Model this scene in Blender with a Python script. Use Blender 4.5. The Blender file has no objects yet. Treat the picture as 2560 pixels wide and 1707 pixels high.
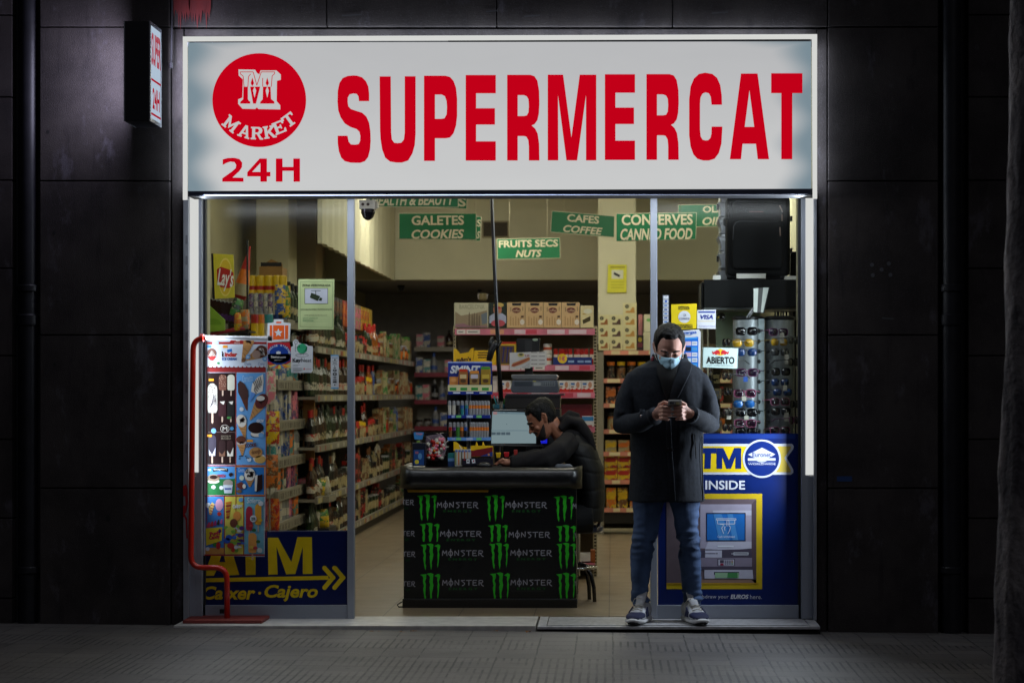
import bpy, bmesh, math, random
from mathutils import Vector, Matrix, noise
random.seed(7)
S = bpy.context.scene
COL = S.collection
PI = math.pi
R = math.radians
# ------------------------------------------------------------------ camera
D, FPX, VX, VY, CZ, FZ = 13.0, 5551.0, 1530.0, 985.0, 1.40, 0.077
cam_d = bpy.data.cameras.new("camera")
cam = bpy.data.objects.new("camera", cam_d)
COL.objects.link(cam)
cam.location = (0, -D, CZ)
cam.rotation_euler = (PI / 2, 0, 0)
cam_d.sensor_width = 36
cam_d.lens = FPX / 2560 * 36
cam_d.shift_x = -(VX - 1280) / 2560
cam_d.shift_y = (VY - 853.5) / 2560
cam_d.clip_end = 200
cam_d.dof.use_dof = True
cam_d.dof.focus_distance = D + .2
cam_d.dof.aperture_fstop = 4.0
S.camera = cam
# ------------------------------------------------------------------ night sky
W = bpy.data.worlds.new("World")
S.world = W
W.use_nodes = True
nt = W.node_tree
bg = nt.nodes["Background"]
sky = nt.nodes.new("ShaderNodeTexSky")
sky.sky_type = 'NISHITA'
sky.sun_disc = False
sky.sun_elevation = R(-6)
sky.sun_rotation = R(200)
nt.links.new(sky.outputs[0], bg.inputs[0])
bg.inputs[1].default_value = 0.05
sun_d = bpy.data.lights.new("street_fill", 'SUN')
sun_d.energy = 0.19
sun_d.angle = R(35)
sun_d.color = (0.86, 0.88, 1.0)
sun = bpy.data.objects.new("street_fill", sun_d)
COL.objects.link(sun)
sun.rotation_euler = (R(52), 0, R(20))  # soft front fill, added to stand for ambient street light
S.view_settings.view_transform = 'Standard'
S.view_settings.look = 'None'
S.view_settings.exposure = 0
S.view_settings.gamma = 1
cy = S.cycles
cy.max_bounces = 7
cy.diffuse_bounces = 4
cy.glossy_bounces = 3
cy.transparent_max_bounces = 12
cy.transmission_bounces = 4
cy.caustics_reflective = False
cy.caustics_refractive = False
cy.use_denoising = True
cy.sample_clamp_indirect = 4.0

# ------------------------------------------------------------------ helpers
def sc(y): return FPX / (D + y)
def X(px, y): return (px - VX) / sc(y)
def Z(py, y): return CZ - (py - VY) / sc(y)
def lin(c):
    c = c / 255.0
    return c / 12.92 if c <= 0.04045 else ((c + 0.055) / 1.055) ** 2.4
def L(rgb): return (lin(rgb[0]), lin(rgb[1]), lin(rgb[2]), 1)

MATS = {}
def mat(key, rgb, rough=.55, metal=0., var=.10, scale=9., emit=0., bump=0., bscale=60., spec=.4, alpha=1., coat=0., stretch=None):
    if key in MATS: return MATS[key]
    m = bpy.data.materials.new(key)
    m.use_nodes = True
    t = m.node_tree
    b = t.nodes["Principled BSDF"]
    c = L(rgb)
    tc = t.nodes.new("ShaderNodeTexCoord")
    vec = tc.outputs['Object']
    if stretch:
        mp = t.nodes.new("ShaderNodeMapping")
        mp.inputs['Scale'].default_value = stretch
        t.links.new(vec, mp.inputs[0]); vec = mp.outputs[0]
    n = t.nodes.new("ShaderNodeTexNoise")
    n.inputs['Scale'].default_value = scale
    n.inputs['Detail'].default_value = 4
    t.links.new(vec, n.inputs['Vector'])
    mx = t.nodes.new("ShaderNodeMix"); mx.data_type = 'RGBA'
    mr = t.nodes.new("ShaderNodeMapRange")
    mr.inputs[1].default_value = .3; mr.inputs[2].default_value = .7
    t.links.new(n.outputs[0], mr.inputs[0])
    t.links.new(mr.outputs[0], mx.inputs[0])
    mx.inputs[6].default_value = tuple(max(0, v * (1 - var)) for v in c[:3]) + (1,)
    mx.inputs[7].default_value = tuple(min(1, v * (1 + var)) for v in c[:3]) + (1,)
    t.links.new(mx.outputs[2], b.inputs['Base Color'])
    b.inputs['Roughness'].default_value = rough
    b.inputs['Metallic'].default_value = metal
    b.inputs['Specular IOR Level'].default_value = spec
    b.inputs['Coat Weight'].default_value = coat
    if emit:
        b.inputs['Emission Strength'].default_value = emit
        t.links.new(mx.outputs[2], b.inputs['Emission Color'])
    if bump:
        n2 = t.nodes.new("ShaderNodeTexNoise"); n2.inputs['Scale'].default_value = bscale; n2.inputs['Detail'].default_value = 6
        t.links.new(vec, n2.inputs['Vector'])
        bp = t.nodes.new("ShaderNodeBump"); bp.inputs['Strength'].default_value = bump; bp.inputs['Distance'].default_value = .01
        t.links.new(n2.outputs[0], bp.inputs['Height']); t.links.new(bp.outputs[0], b.inputs['Normal'])
    MATS[key] = m
    return m
def C(r, g, b, rough=.45):            # printed ink / painted colour
    return mat("ink_%d_%d_%d_%d" % (r, g, b, int(rough * 100)), (r, g, b), rough, var=.07, scale=14)
def glow(key, rgb, k):
    if key in MATS: return MATS[key]
    m = bpy.data.materials.new(key); m.use_nodes = True
    t = m.node_tree; t.nodes.remove(t.nodes["Principled BSDF"])
    e = t.nodes.new("ShaderNodeEmission"); e.inputs[0].default_value = L(rgb); e.inputs[1].default_value = k
    t.links.new(e.outputs[0], t.nodes["Material Output"].inputs[0])
    MATS[key] = m
    return m
def glass(key, tint=(1, 1, 1), refl=.06, rough=.02):
    if key in MATS: return MATS[key]
    m = bpy.data.materials.new(key); m.use_nodes = True
    t = m.node_tree; t.nodes.remove(t.nodes["Principled BSDF"])
    a = t.nodes.new("ShaderNodeBsdfTransparent"); a.inputs[0].default_value = (*tint, 1)
    g = t.nodes.new("ShaderNodeBsdfGlossy"); g.inputs['Roughness'].default_value = rough
    x = t.nodes.new("ShaderNodeMixShader"); x.inputs[0].default_value = refl
    t.links.new(a.outputs[0], x.inputs[1]); t.links.new(g.outputs[0], x.inputs[2])
    t.links.new(x.outputs[0], t.nodes["Material Output"].inputs[0])
    MATS[key] = m
    return m

TG = {}
def tg(body, bold=0., shear=0., space=1.):
    k = (body, bold, shear, space)
    if k in TG: return TG[k]
    cu = bpy.data.curves.new("t", 'FONT')
    cu.body = body; cu.offset = bold; cu.shear = shear; cu.space_character = space
    cu.resolution_u = 3
    o = bpy.data.objects.new("t", cu)
    me = o.to_mesh()
    vs = [(v.co.x, v.co.y) for v in me.vertices]
    fs = [tuple(p.vertices) for p in me.polygons]
    o.to_mesh_clear()
    bpy.data.objects.remove(o); bpy.data.curves.remove(cu)
    xs = [v[0] for v in vs]; ys = [v[1] for v in vs]
    TG[k] = (vs, fs, min(xs), min(ys), max(xs), max(ys))
    return TG[k]
def holes(loops):                      # filled outline with holes -> verts, faces
    cu = bpy.data.curves.new("h", 'CURVE'); cu.dimensions = '2D'; cu.fill_mode = 'BOTH'
    for lp in loops:
        sp = cu.splines.new('POLY'); sp.points.add(len(lp) - 1)
        for i, p in enumerate(lp): sp.points[i].co = (p[0], p[1], 0, 1)
        sp.use_cyclic_u = True
    o = bpy.data.objects.new("h", cu)
    me = o.to_mesh()
    vs = [(v.co.x, v.co.y) for v in me.vertices]; fs = [tuple(p.vertices) for p in me.polygons]
    o.to_mesh_clear(); bpy.data.objects.remove(o); bpy.data.curves.remove(cu)
    return vs, fs

class MB:
    def __init__(s, y=0., T=(1., 0., 0.)):
        s.v = []; s.f = []; s.m = []; s.sm = []; s.mats = []; s.y = y; s.T = T
    def mi(s, m):
        if m not in s.mats: s.mats.append(m)
        return s.mats.index(m)
    def add(s, vs, fs, m, smooth=False):
        o = len(s.v); i = s.mi(m)
        s.v += [tuple(v) for v in vs]
        for f in fs:
            s.f.append(tuple(a + o for a in f)); s.m.append(i); s.sm.append(smooth)
        return s
    def box(s, x0, x1, y0, y1, z0, z1, m):
        if x0 > x1: x0, x1 = x1, x0
        if z0 > z1: z0, z1 = z1, z0
        vs = [(x, y, z) for x in (x0, x1) for y in (y0, y1) for z in (z0, z1)]
        return s.add(vs, [(0, 1, 3, 2), (4, 6, 7, 5), (0, 4, 5, 1), (2, 3, 7, 6), (0, 2, 6, 4), (1, 5, 7, 3)], m)
    def prism(s, pts, y0, y1, m, smooth=False):       # outline in x,z extruded along y
        n = len(pts)
        vs = [(p[0], y0, p[1]) for p in pts] + [(p[0], y1, p[1]) for p in pts]
        fs = [tuple(range(n)), tuple(range(2 * n - 1, n - 1, -1))] + [(i, i + n, (i + 1) % n + n, (i + 1) % n) for i in range(n)]
        return s.add(vs, fs, m, smooth)
    def prism_x(s, pts, x0, x1, m):                    # outline in y,z extruded along x
        n = len(pts)
        vs = [(x0, p[0], p[1]) for p in pts] + [(x1, p[0], p[1]) for p in pts]
        fs = [tuple(range(n)), tuple(range(2 * n - 1, n - 1, -1))] + [(i, i + n, (i + 1) % n + n, (i + 1) % n) for i in range(n)]
        return s.add(vs, fs, m)
    def lathe(s, prof, m, c=(0, 0, 0), n=12, smooth=True, ax='z', sy=1.):    # prof: (r, z[, material])
        o = []
        for p in prof:
            for i in range(n):
                a = 2 * PI * i / n
                q = (p[0] * math.cos(a), p[0] * sy * math.sin(a), p[1])
                if ax == 'y': q = (q[0], q[2], q[1])
                if ax == 'x': q = (q[2], q[0], q[1])
                o.append((q[0] + c[0], q[1] + c[1], q[2] + c[2]))
        for j in range(len(prof) - 1):
            mm = prof[j][2] if len(prof[j]) > 2 else m
            vs = o[j * n:(j + 2) * n]
            s.add(vs, [(i, (i + 1) % n, (i + 1) % n + n, i + n) for i in range(n)], mm, smooth)
        s.add(o[:n], [tuple(range(n))], prof[0][2] if len(prof[0]) > 2 else m)
        s.add(o[-n:], [tuple(range(n))], prof[-2][2] if len(prof[-2]) > 2 else m)
        return s
    def tube(s, pts, r, m, n=8, flat=1., cap=True, up=None):
        pts = [Vector(p) for p in pts]
        rs = r if isinstance(r, (list, tuple)) else [r] * len(pts)
        rings = []; u = None
        for i, p in enumerate(pts):
            t = (pts[min(i + 1, len(pts) - 1)] - pts[max(i - 1, 0)]).normalized()
            if u is None:
                u = Vector(up) if up else (Vector((0, 0, 1)) if abs(t.z) < .9 else Vector((0, 1, 0)))
            u = (u - t * u.dot(t)).normalized(); w = t.cross(u)
            rr = rs[i]; ra, rb = rr if isinstance(rr, (list, tuple)) else (rr, rr * flat)
            rings.append([p + w * (ra * math.cos(2 * PI * k / n)) + u * (rb * math.sin(2 * PI * k / n)) for k in range(n)])
        return s.rings(rings, m, cap)
    def rings(s, rings, m, cap=True, smooth=True):
        n = len(rings[0]); vs = [q for rg in rings for q in rg]
        fs = [(j * n + i, j * n + (i + 1) % n, (j + 1) * n + (i + 1) % n, (j + 1) * n + i) for j in range(len(rings) - 1) for i in range(n)]
        if cap: fs += [tuple(range(n)), tuple(range((len(rings) - 1) * n, len(rings) * n))]
        return s.add(vs, fs, m, smooth)
    def loft(s, R_, m, n=24, pw=2.):       # R_: (cx, cy, z, rx, ry) horizontal rings
        out = []
        for (cx, cy, z, rx, ry) in R_:
            rg = []
            for i in range(n):
                a = 2 * PI * i / n; ca, sa = math.cos(a), math.sin(a)
                k = (abs(ca) ** pw + abs(sa) ** pw) ** (-1 / pw)
                rg.append((cx + rx * k * ca, cy + ry * k * sa, z))
            out.append(rg)
        return s.rings(out, m)
    def blob(s, c, r, m, n=12, k=8):
        out = []
        for j in range(1, k):
            b = PI * j / k - PI / 2
            out.append([(c[0] + r[0] * math.cos(b) * math.cos(2 * PI * i / n), c[1] + r[1] * math.cos(b) * math.sin(2 * PI * i / n), c[2] + r[2] * math.sin(b)) for i in range(n)])
        return s.rings(out, m)
    # ---- pixel-plane printing: coordinates go through T, then onto the plane at depth y
    def q(s, x, y, d=0.): 
        px, py = x / s.T[0] + s.T[1], y / s.T[0] + s.T[2]
        return (X(px, s.y), s.y - d, Z(py, s.y))
    def pbox(s, a, b, c, d, dep, m, k=0):
        p = s.q(a, b); r = s.q(c, d)
        return s.box(p[0], r[0], s.y - k * .0005, s.y + dep, r[2], p[2], m)
    def pp(s, pts, m, k=1):
        return s.add([s.q(p[0], p[1], k * .0005) for p in pts], [tuple(range(len(pts)))], m)
    def pr(s, a, b, c, d, m, k=1): return s.pp([(a, b), (c, b), (c, d), (a, d)], m, k)
    def pe(s, cx, cy, rx, ry, m, k=1, n=20, a0=0., a1=360.):
        full = a1 - a0 >= 360
        return s.pp([(cx + rx * math.cos(R(a0 + (a1 - a0) * i / (n if full else n - 1))), cy + ry * math.sin(R(a0 + (a1 - a0) * i / (n if full else n - 1)))) for i in range(n)], m, k)
    def pl(s, pts, w, m, k=1):
        for (a, b), (c, d) in zip(pts, pts[1:]):
            l = math.hypot(c - a, d - b) or 1; nx, ny = -(d - b) / l * w / 2, (c - a) / l * w / 2
            s.pp([(a + nx, b + ny), (c + nx, d + ny), (c - nx, d - ny), (a - nx, b - ny)], m, k)
        return s
    def ph(s, loops, m, k=1):
        vs, fs = holes(loops)
        return s.add([s.q(v[0], v[1], k * .0005) for v in vs], fs, m)
    def pt(s, body, a, b, c, d, m, k=2, bold=.0, shear=0., rot=0., space=1., keep=False):
        vs, fs, x0, y0, x1, y1 = tg(body, bold, shear, space)
        sx, sy = (c - a) / (x1 - x0), (d - b) / (y1 - y0)
        if keep: sx = sy
        cx, cy = (a + c) / 2, (b + d) / 2; ca, sa = math.cos(R(rot)), math.sin(R(rot))
        o = []
        for v in vs:
            u, w = (v[0] - (x0 + x1) / 2) * sx, -(v[1] - (y0 + y1) / 2) * sy
            o.append(s.q(cx + u * ca - w * sa, cy + u * sa + w * ca, k * .0005))
        return s.add(o, fs, m)
    def build(s, name, parent=None, label=None, cat=None, group=None, kind=None, bevel=0., fix=True, mod=None, seg=2):
        me = bpy.data.meshes.new(name)
        me.from_pydata(s.v, [], s.f)
        for m in s.mats: me.materials.append(m)
        me.polygons.foreach_set("material_index", s.m)
        me.polygons.foreach_set("use_smooth", s.sm)
        if fix:
            bm = bmesh.new(); bm.from_mesh(me)
            bmesh.ops.recalc_face_normals(bm, faces=bm.faces)
            bm.to_mesh(me); bm.free()
        o = bpy.data.objects.new(name, me)
        COL.objects.link(o)
        if bevel:
            bv = o.modifiers.new("bevel", 'BEVEL'); bv.width = bevel; bv.segments = seg; bv.limit_method = 'ANGLE'
        put(o, parent, label, cat, group, kind)
        return o
def put(o, parent=None, label=None, cat=None, group=None, kind=None):
    if parent is not None:
        o.parent = parent
        o.matrix_parent_inverse = Matrix.Translation(-world_loc(parent))
    if label: o['label'] = label
    if cat: o['category'] = cat
    if group: o['group'] = group
    if kind: o['kind'] = kind
def world_loc(p):
    v = Vector((0, 0, 0))
    if p.type == 'EMPTY': v = p.location.copy()
    elif p.parent is not None: return Vector((0, 0, 0))
    else: v = p.location.copy()
    return v
def E(name, label, cat, loc=(0, 0, 0), group=None):
    o = bpy.data.objects.new(name, None); COL.objects.link(o)
    o.location = loc; o.empty_display_size = .1
    o['label'] = label; o['category'] = cat
    if group: o['group'] = group
    return o
def dup(root, loc, rz=0., label=None, group=None, scale=None):
    r = root.copy(); COL.objects.link(r); r.location = loc
    r.rotation_euler = (root.rotation_euler[0], root.rotation_euler[1], rz)
    if label: r['label'] = label
    if group: r['group'] = group
    if scale: r.scale = scale
    for ch in list(root.children):
        c = ch.copy(); COL.objects.link(c); c.parent = r
        for g in list(ch.children):
            d = g.copy(); COL.objects.link(d); d.parent = c
    return r
def solid(mb, name, parent, voxel, smooth=4, disp=None, m=None, fac=.5, **kw):
    """fuse overlapping shells into one continuous skin"""
    o = mb.build(name)
    md = o.modifiers.new("r", 'REMESH'); md.mode = 'VOXEL'; md.voxel_size = voxel; md.use_smooth_shade = True
    if smooth:
        sm = o.modifiers.new("s", 'SMOOTH'); sm.iterations = smooth; sm.factor = fac
    dg = bpy.context.evaluated_depsgraph_get()
    me = bpy.data.meshes.new_from_object(o.evaluated_get(dg))
    old = o.data
    o.modifiers.clear(); o.data = me; bpy.data.meshes.remove(old)
    me.name = name
    if disp:
        cos = [v.co.copy() for v in me.vertices]; nos = [v.normal.copy() for v in me.vertices]
        for i, v in enumerate(me.vertices): v.co = cos[i] + nos[i] * disp(cos[i], nos[i])
    me.materials.clear(); me.materials.append(m or mb.mats[0])
    for p in me.polygons: p.use_smooth = True
    put(o, parent, **kw)
    return o
def pprism(s, pts, dep, m, k=0, smooth=False):
    w = [s.q(p[0], p[1]) for p in pts]
    return s.prism([(p[0], p[2]) for p in w], s.y - k * .0005, s.y + dep, m, smooth)
MB.pprism = pprism
class NT:
    def __init__(s, m): s.t = m.node_tree; s.n = s.t.nodes; s.l = s.t.links
    def m(s, op, a, b=None, c=None):
        x = s.n.new("ShaderNodeMath"); x.operation = op
        for i, v in enumerate((a, b, c)):
            if v is None: continue
            if isinstance(v, (int, float)): x.inputs[i].default_value = v
            else: s.l.new(v, x.inputs[i])
        return x.outputs[0]
    def mix(s, f, a, b):
        x = s.n.new("ShaderNodeMix"); x.data_type = 'RGBA'
        for i, v in ((0, f), (6, a), (7, b)):
            if isinstance(v, (int, float, tuple)): x.inputs[i].default_value = v
            else: s.l.new(v, x.inputs[i])
        return x.outputs[2]
    def noise(s, scale, vec, detail=5, rough=.55):
        x = s.n.new("ShaderNodeTexNoise"); x.inputs['Scale'].default_value = scale; x.inputs['Detail'].default_value = detail
        x.inputs['Roughness'].default_value = rough
        if vec: s.l.new(vec, x.inputs['Vector'])
        return x.outputs[0]
    def ramp(s, v, a, b, lo=0., hi=1.):
        x = s.n.new("ShaderNodeMapRange"); x.interpolation_type = 'SMOOTHSTEP'
        s.l.new(v, x.inputs[0])
        for i, q in enumerate((a, b, lo, hi)): x.inputs[i + 1].default_value = q
        return x.outputs[0]
    def obj(s):
        x = s.n.new("ShaderNodeTexCoord"); y = s.n.new("ShaderNodeSeparateXYZ"); s.l.new(x.outputs['Object'], y.inputs[0])
        return x.outputs['Object'], y.outputs[0], y.outputs[1], y.outputs[2]
    def scaled(s, vec, k):
        mp = s.n.new("ShaderNodeMapping"); mp.inputs['Scale'].default_value = k; s.l.new(vec, mp.inputs[0]); return mp.outputs[0]
    def bump(s, h, st, dist=.01):
        b = s.n.new("ShaderNodeBump"); b.inputs['Strength'].default_value = st; b.inputs['Distance'].default_value = dist
        s.l.new(h, b.inputs['Height']); s.l.new(b.outputs[0], s.n["Principled BSDF"].inputs['Normal'])
    def base(s, c, rough=None):
        p = s.n["Principled BSDF"]; s.l.new(c, p.inputs['Base Color'])
        if rough is not None:
            if isinstance(rough, (int, float)): p.inputs['Roughness'].default_value = rough
            else: s.l.new(rough, p.inputs['Roughness'])
def newmat(n):
    m = bpy.data.materials.new(n); m.use_nodes = True; MATS[n] = m
    return m, NT(m)

# ------------------------------------------------------------------ materials of the setting
m_pave, n = newmat("pavement")
vec, x, y, z = n.obj()
wob = n.m('MULTIPLY', n.m('SUBTRACT', n.noise(6, vec, 3), .5), .012)
xw = n.m('ADD', x, wob); yw = n.m('ADD', n.m('ADD', y, wob), n.m('MULTIPLY', x, .012))
def line(v, per, wid): return n.m('LESS_THAN', n.m('FRACT', n.m('DIVIDE', n.m('ADD', v, 50.), per)), wid / per)
jx, jy = line(xw, .2, .008), line(yw, .2, .008)
gx, gy = line(xw, .04, .012), line(yw, .04, .010)
bandC = n.m('MULTIPLY', n.m('LESS_THAN', yw, -1.22), n.m('GREATER_THAN', yw, -1.60))
bandA = n.m('GREATER_THAN', yw, -.78)
pat = n.m('ADD', n.m('MULTIPLY', gx, n.m('SUBTRACT', 1., bandC)), n.m('MULTIPLY', gy, bandC))
wear = n.ramp(n.noise(2.2, vec, 3), .35, .62)
pat = n.m('MULTIPLY', pat, n.m('SUBTRACT', wear, n.m('MULTIPLY', bandA, .72)))
pat = n.m('MAXIMUM', n.m('MULTIPLY', pat, .95), n.m('MULTIPLY', n.m('MAXIMUM', jx, jy), n.ramp(n.noise(1.7, n.scaled(vec, (1, 3, 1)), 2), .3, .55)))
pat = n.m('MAXIMUM', pat, 0.)
c = n.mix(n.noise(1.3, vec, 6), L((86, 82, 80)), L((116, 112, 108)))
c = n.mix(n.m('MULTIPLY', n.ramp(n.noise(38, vec, 4), .45, .75), .35), c, L((88, 86, 88)))
tile = n.n.new("ShaderNodeTexWhiteNoise"); tile.noise_dimensions = '2D'
cmb = n.n.new("ShaderNodeCombineXYZ")
n.l.new(n.m('FLOOR', n.m('DIVIDE', xw, .2)), cmb.inputs[0]); n.l.new(n.m('FLOOR', n.m('DIVIDE', yw, .2)), cmb.inputs[1]); n.l.new(cmb.outputs[0], tile.inputs['Vector'])
c = n.mix(n.m('MULTIPLY', tile.outputs[0], .42), c, L((74, 71, 72)))
c = n.mix(n.m('MULTIPLY', pat, .97), c, L((34, 33, 34)))
vo = n.n.new("ShaderNodeTexVoronoi"); vo.inputs['Scale'].default_value = 5.5; n.l.new(vec, vo.inputs['Vector'])
c = n.mix(n.m('MULTIPLY', n.m('LESS_THAN', vo.outputs[0], n.m('MULTIPLY', n.noise(3, vec), .13)), .75), c, L((30, 29, 30)))
c = n.mix(n.m('MULTIPLY', n.ramp(n.noise(2.6, n.scaled(vec, (1, 1.8, 1)), 7, .7), .54, .66), .4), c, L((52, 49, 48)))
n.base(c, .62)
n.bump(n.m('ADD', n.m('MULTIPLY', pat, -1.), n.m('MULTIPLY', n.noise(90, vec, 3), .25)), .8, .006)

m_stone, n = newmat("stone_cladding")
vec, x, y, z = n.obj()
a = n.noise(2.2, vec, 8, .62); b2 = n.noise(7, n.scaled(vec, (1, 1, .35)), 7, .65)
c = n.mix(n.ramp(a, .35, .65), L((50, 46, 46)), L((66, 61, 60)))
c = n.mix(n.m('MULTIPLY', n.ramp(b2, .55, .68), .4), c, L((32, 30, 33)))
c = n.mix(n.m('MULTIPLY', n.ramp(n.noise(4.5, n.scaled(vec, (1, 1, .5)), 8, .7), .56, .66), .5), c, L((92, 88, 96)))
c = n.mix(n.m('MULTIPLY', n.ramp(n.noise(60, vec, 3), .55, .75), .35), c, L((60, 57, 60)))
c = n.mix(n.m('MULTIPLY', n.ramp(n.noise(9, n.scaled(vec, (1.6, 1.6, .12)), 5, .7), .56, .72), .45), c, L((30, 28, 31)))
c = n.mix(n.m('MULTIPLY', n.ramp(n.noise(150, vec, 2), .58, .7), .4), c, L((88, 84, 90)))
n.n['Principled BSDF'].inputs['Specular IOR Level'].default_value = .12
n.base(c, .9); n.bump(n.m('ADD', n.noise(170, vec, 5), n.m('MULTIPLY', b2, .5)), .4, .006)
m_red_paint, n = newmat("red_paint_splash")
n.base(n.mix(n.noise(30, n.scaled(n.obj()[0], (1, 1, .3))), L((120, 34, 32)), L((84, 34, 36))), .6)
m_dark = mat("dark_recess", (46, 45, 50), .8, var=.3)
m_pipe = mat("pipe_paint", (26, 26, 31), .45, var=.3, bump=.12, bscale=18, spec=.3)
m_alu = mat("aluminium", (150, 156, 168), .42, metal=.15, var=.10, scale=3, bump=.03, bscale=40, stretch=(1, 1, .3))
m_aluw = mat("painted_aluminium", (158, 162, 170), .42, metal=.3, var=.12, scale=5, bump=.04, bscale=25)
m_cream = mat("cream_wall", (204, 199, 172), .75, var=.05, scale=2.5, bump=.05)
m_olive = mat("olive_wall", (176, 168, 138), .8, var=.06, scale=2)
m_rear = mat("rear_wall", (150, 146, 142), .8, var=.08)
m_ceil = mat("ceiling_paint", (190, 184, 160), .85, var=.03)
m_marble = mat("marble_step", (206, 204, 200), .35, var=.16, scale=14, bump=.04)
m_ribs = mat("ribbed_metal_step", (188, 188, 190), .45, metal=0, var=.18, scale=25)
m_under = mat("step_dark_base", (26, 25, 26), .9, var=.4)  # near-black body colour below the tread and between the ribs
m_floor, n = newmat("floor_tiles")
vec, x, y, z = n.obj()
gr = n.noise(4, n.scaled(vec, (.8, 12, 1)), 6)
c = n.mix(n.ramp(gr, .3, .7), L((120, 105, 84)), L((140, 124, 101)))
jn = n.m('MAXIMUM', n.m('LESS_THAN', n.m('FRACT', n.m('DIVIDE', n.m('ADD', x, 40.07), .45)), .014), n.m('LESS_THAN', n.m('FRACT', n.m('DIVIDE', n.m('ADD', y, 40.12), .45)), .014))
n.base(n.mix(jn, c, L((54, 45, 36))), n.ramp(n.noise(4, vec), .3, .7, .3, .36)); n.bump(jn, -.2, .003)

# ------------------------------------------------------------------ ground and building
b = MB(); gy = (.25, 0, -.3, -.6, -16); gz = (.02, .022, .04, .04, .03)
vs = [(xx, yy, zz - .0105 * max(-4, min(4, xx))) for yy, zz in zip(gy, gz) for xx in (-14, -4, 4, 10)]
b.add(vs, [(r * 4 + k, r * 4 + k + 1, r * 4 + k + 5, r * 4 + k + 4) for r in range(4) for k in range(3)], m_pave)
b.build("pavement", kind="structure")
bl = E("building", "dark stone clad building whose ground floor holds the lit supermarket", "building", (0, .2, 0))
b = MB()
xl, xr, zt = X(458, 0), X(2043, 0), Z(88, 0)
b.box(-9, xl, .10, .45, -.05, 6, m_dark).box(xr, 8, .10, .45, -.05, 6, m_dark).box(xl, xr, .10, .45, zt, 6, m_dark)
b.build("backing_wall", bl)
joints = [-.02, Z(1220, 0), Z(838, 0), Z(453, 0), Z(68, 0), 4.35, 5.25]
jsmall = [-.02] + [Z(v, 0) for v in (1495, 1295, 1098, 889, 671, 451, 243, 38)] + [4.0, 4.5]
b = MB()
for (pa, pb, js) in ((100, 424, joints), (2071, 2345, joints), (-420, 30, jsmall), (-900, -428, jsmall), (2421, 2900, jsmall)):
    for u, v in zip(js, js[1:]):
        b.box(X(pa, 0), X(pb, 0), 0, .10, u + .004, v - .004, m_stone)
for pa, pb in ((427, 815), (818, 1240), (1243, 1680), (1683, 2068)):
    b.box(X(pa, 0), X(pb, 0), .004, .10, Z(66, 0), 4.35, m_stone)
b.box(X(427, 0), X(456, 0), .03, .10, -.02, Z(71, 0), m_stone).box(X(2045, 0), X(2068, 0), .03, .10, -.02, Z(71, 0), m_stone)
b.box(X(459, 0), X(2042, 0), .03, .10, zt, Z(71, 0), m_stone)
b.build("stone_cladding", bl, bevel=.003)
# red paint thrown on the stone above the sign
b = MB(.002)
rnd = random.Random(3)
xs = 432
while xs < 522:
    w = rnd.uniform(5, 13); ln = rnd.uniform(35, 62) if rnd.random() < .8 else rnd.uniform(66, 88)
    b.pp([(xs - 2, -40), (xs + w + 2, -40), (xs + w, 22), (xs + w * .75, ln * .7), (xs + w * .55, ln), (xs + w * .35, ln * .72), (xs, 24)], m_red_paint, 1 + (int(xs) % 7))
    xs += w * .72
b.build("red_paint", bl)
b = MB(-.001)
for cx, cy_ in ((2180, 662), (2204, 674), (2222, 659), (2182, 688), (2226, 687)): b.pe(cx, cy_, 5, 5, C(74, 74, 80, .8))
for p_ in (((2205, 795), (2234, 797)),): b.pl(p_, 3, C(70, 70, 76, .8))
b.pr(2092, 1190, 2130, 1203, C(30, 60, 110, .8))
for px_, py_, w_ in ((880, 40, 50), (1330, 42, 40), (1230, 30, 30), (1800, 34, 40)): b.pl([(px_ - w_ / 2, py_), (px_ + w_ / 2, py_ - 3)], 4, C(60, 58, 62, .8))
for px_, py_, r_ in ((270, 1295, 9), (135, 582, 5), (120, 330, 5), (137, 910, 5), (321, 349, 3)): b.pe(px_, py_, r_ * .7, r_, C(30, 29, 30, .9), n=9)
b.build("wall_marks", bl)

def pipe(px, wpx, y, label):
    t = E("drainpipe", label, "drainpipe", (X(px, y), y, 0))
    r = wpx / 2 / sc(y)
    MB().lathe([(r, -.02), (r, 6)], m_pipe, (X(px, y), y, 0), 20).build("pipe", t)
    for zz in (.35, 2.0, 3.9):
        MB().lathe([(r + .008, zz), (r + .012, zz + .005), (r + .012, zz + .035), (r + .008, zz + .04)], m_pipe, (X(px, y), y, 0), 20).build("bracket", t)
    MB().lathe([(r + .006, 1.80), (r + .009, 1.81), (r + .009, 1.86), (r, 1.87)], m_pipe, (X(px, y), y, 0), 20).build("joint_collar", t)
pipe(70, 48, .04, "dark drainpipe in the wall recess left of the blade sign")
pipe(2378, 50, .03, "glossy black drainpipe between the stone wall and the tree trunk")
b = MB()
b.tube([(X(431, -.01), -.012, 5), (X(430, -.01), -.012, Z(60, 0)), (X(428, -.01), -.012, Z(168, 0))], .006, m_dark)
b.lathe([(.006, 0), (.011, .004), (.011, .03), (.006, .034)], m_dark, (X(428, -.01), -.012, Z(172, 0)))
b.build("wall_cable", label="thin dark cable running down the stone beside the red paint", cat="cable")

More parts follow.
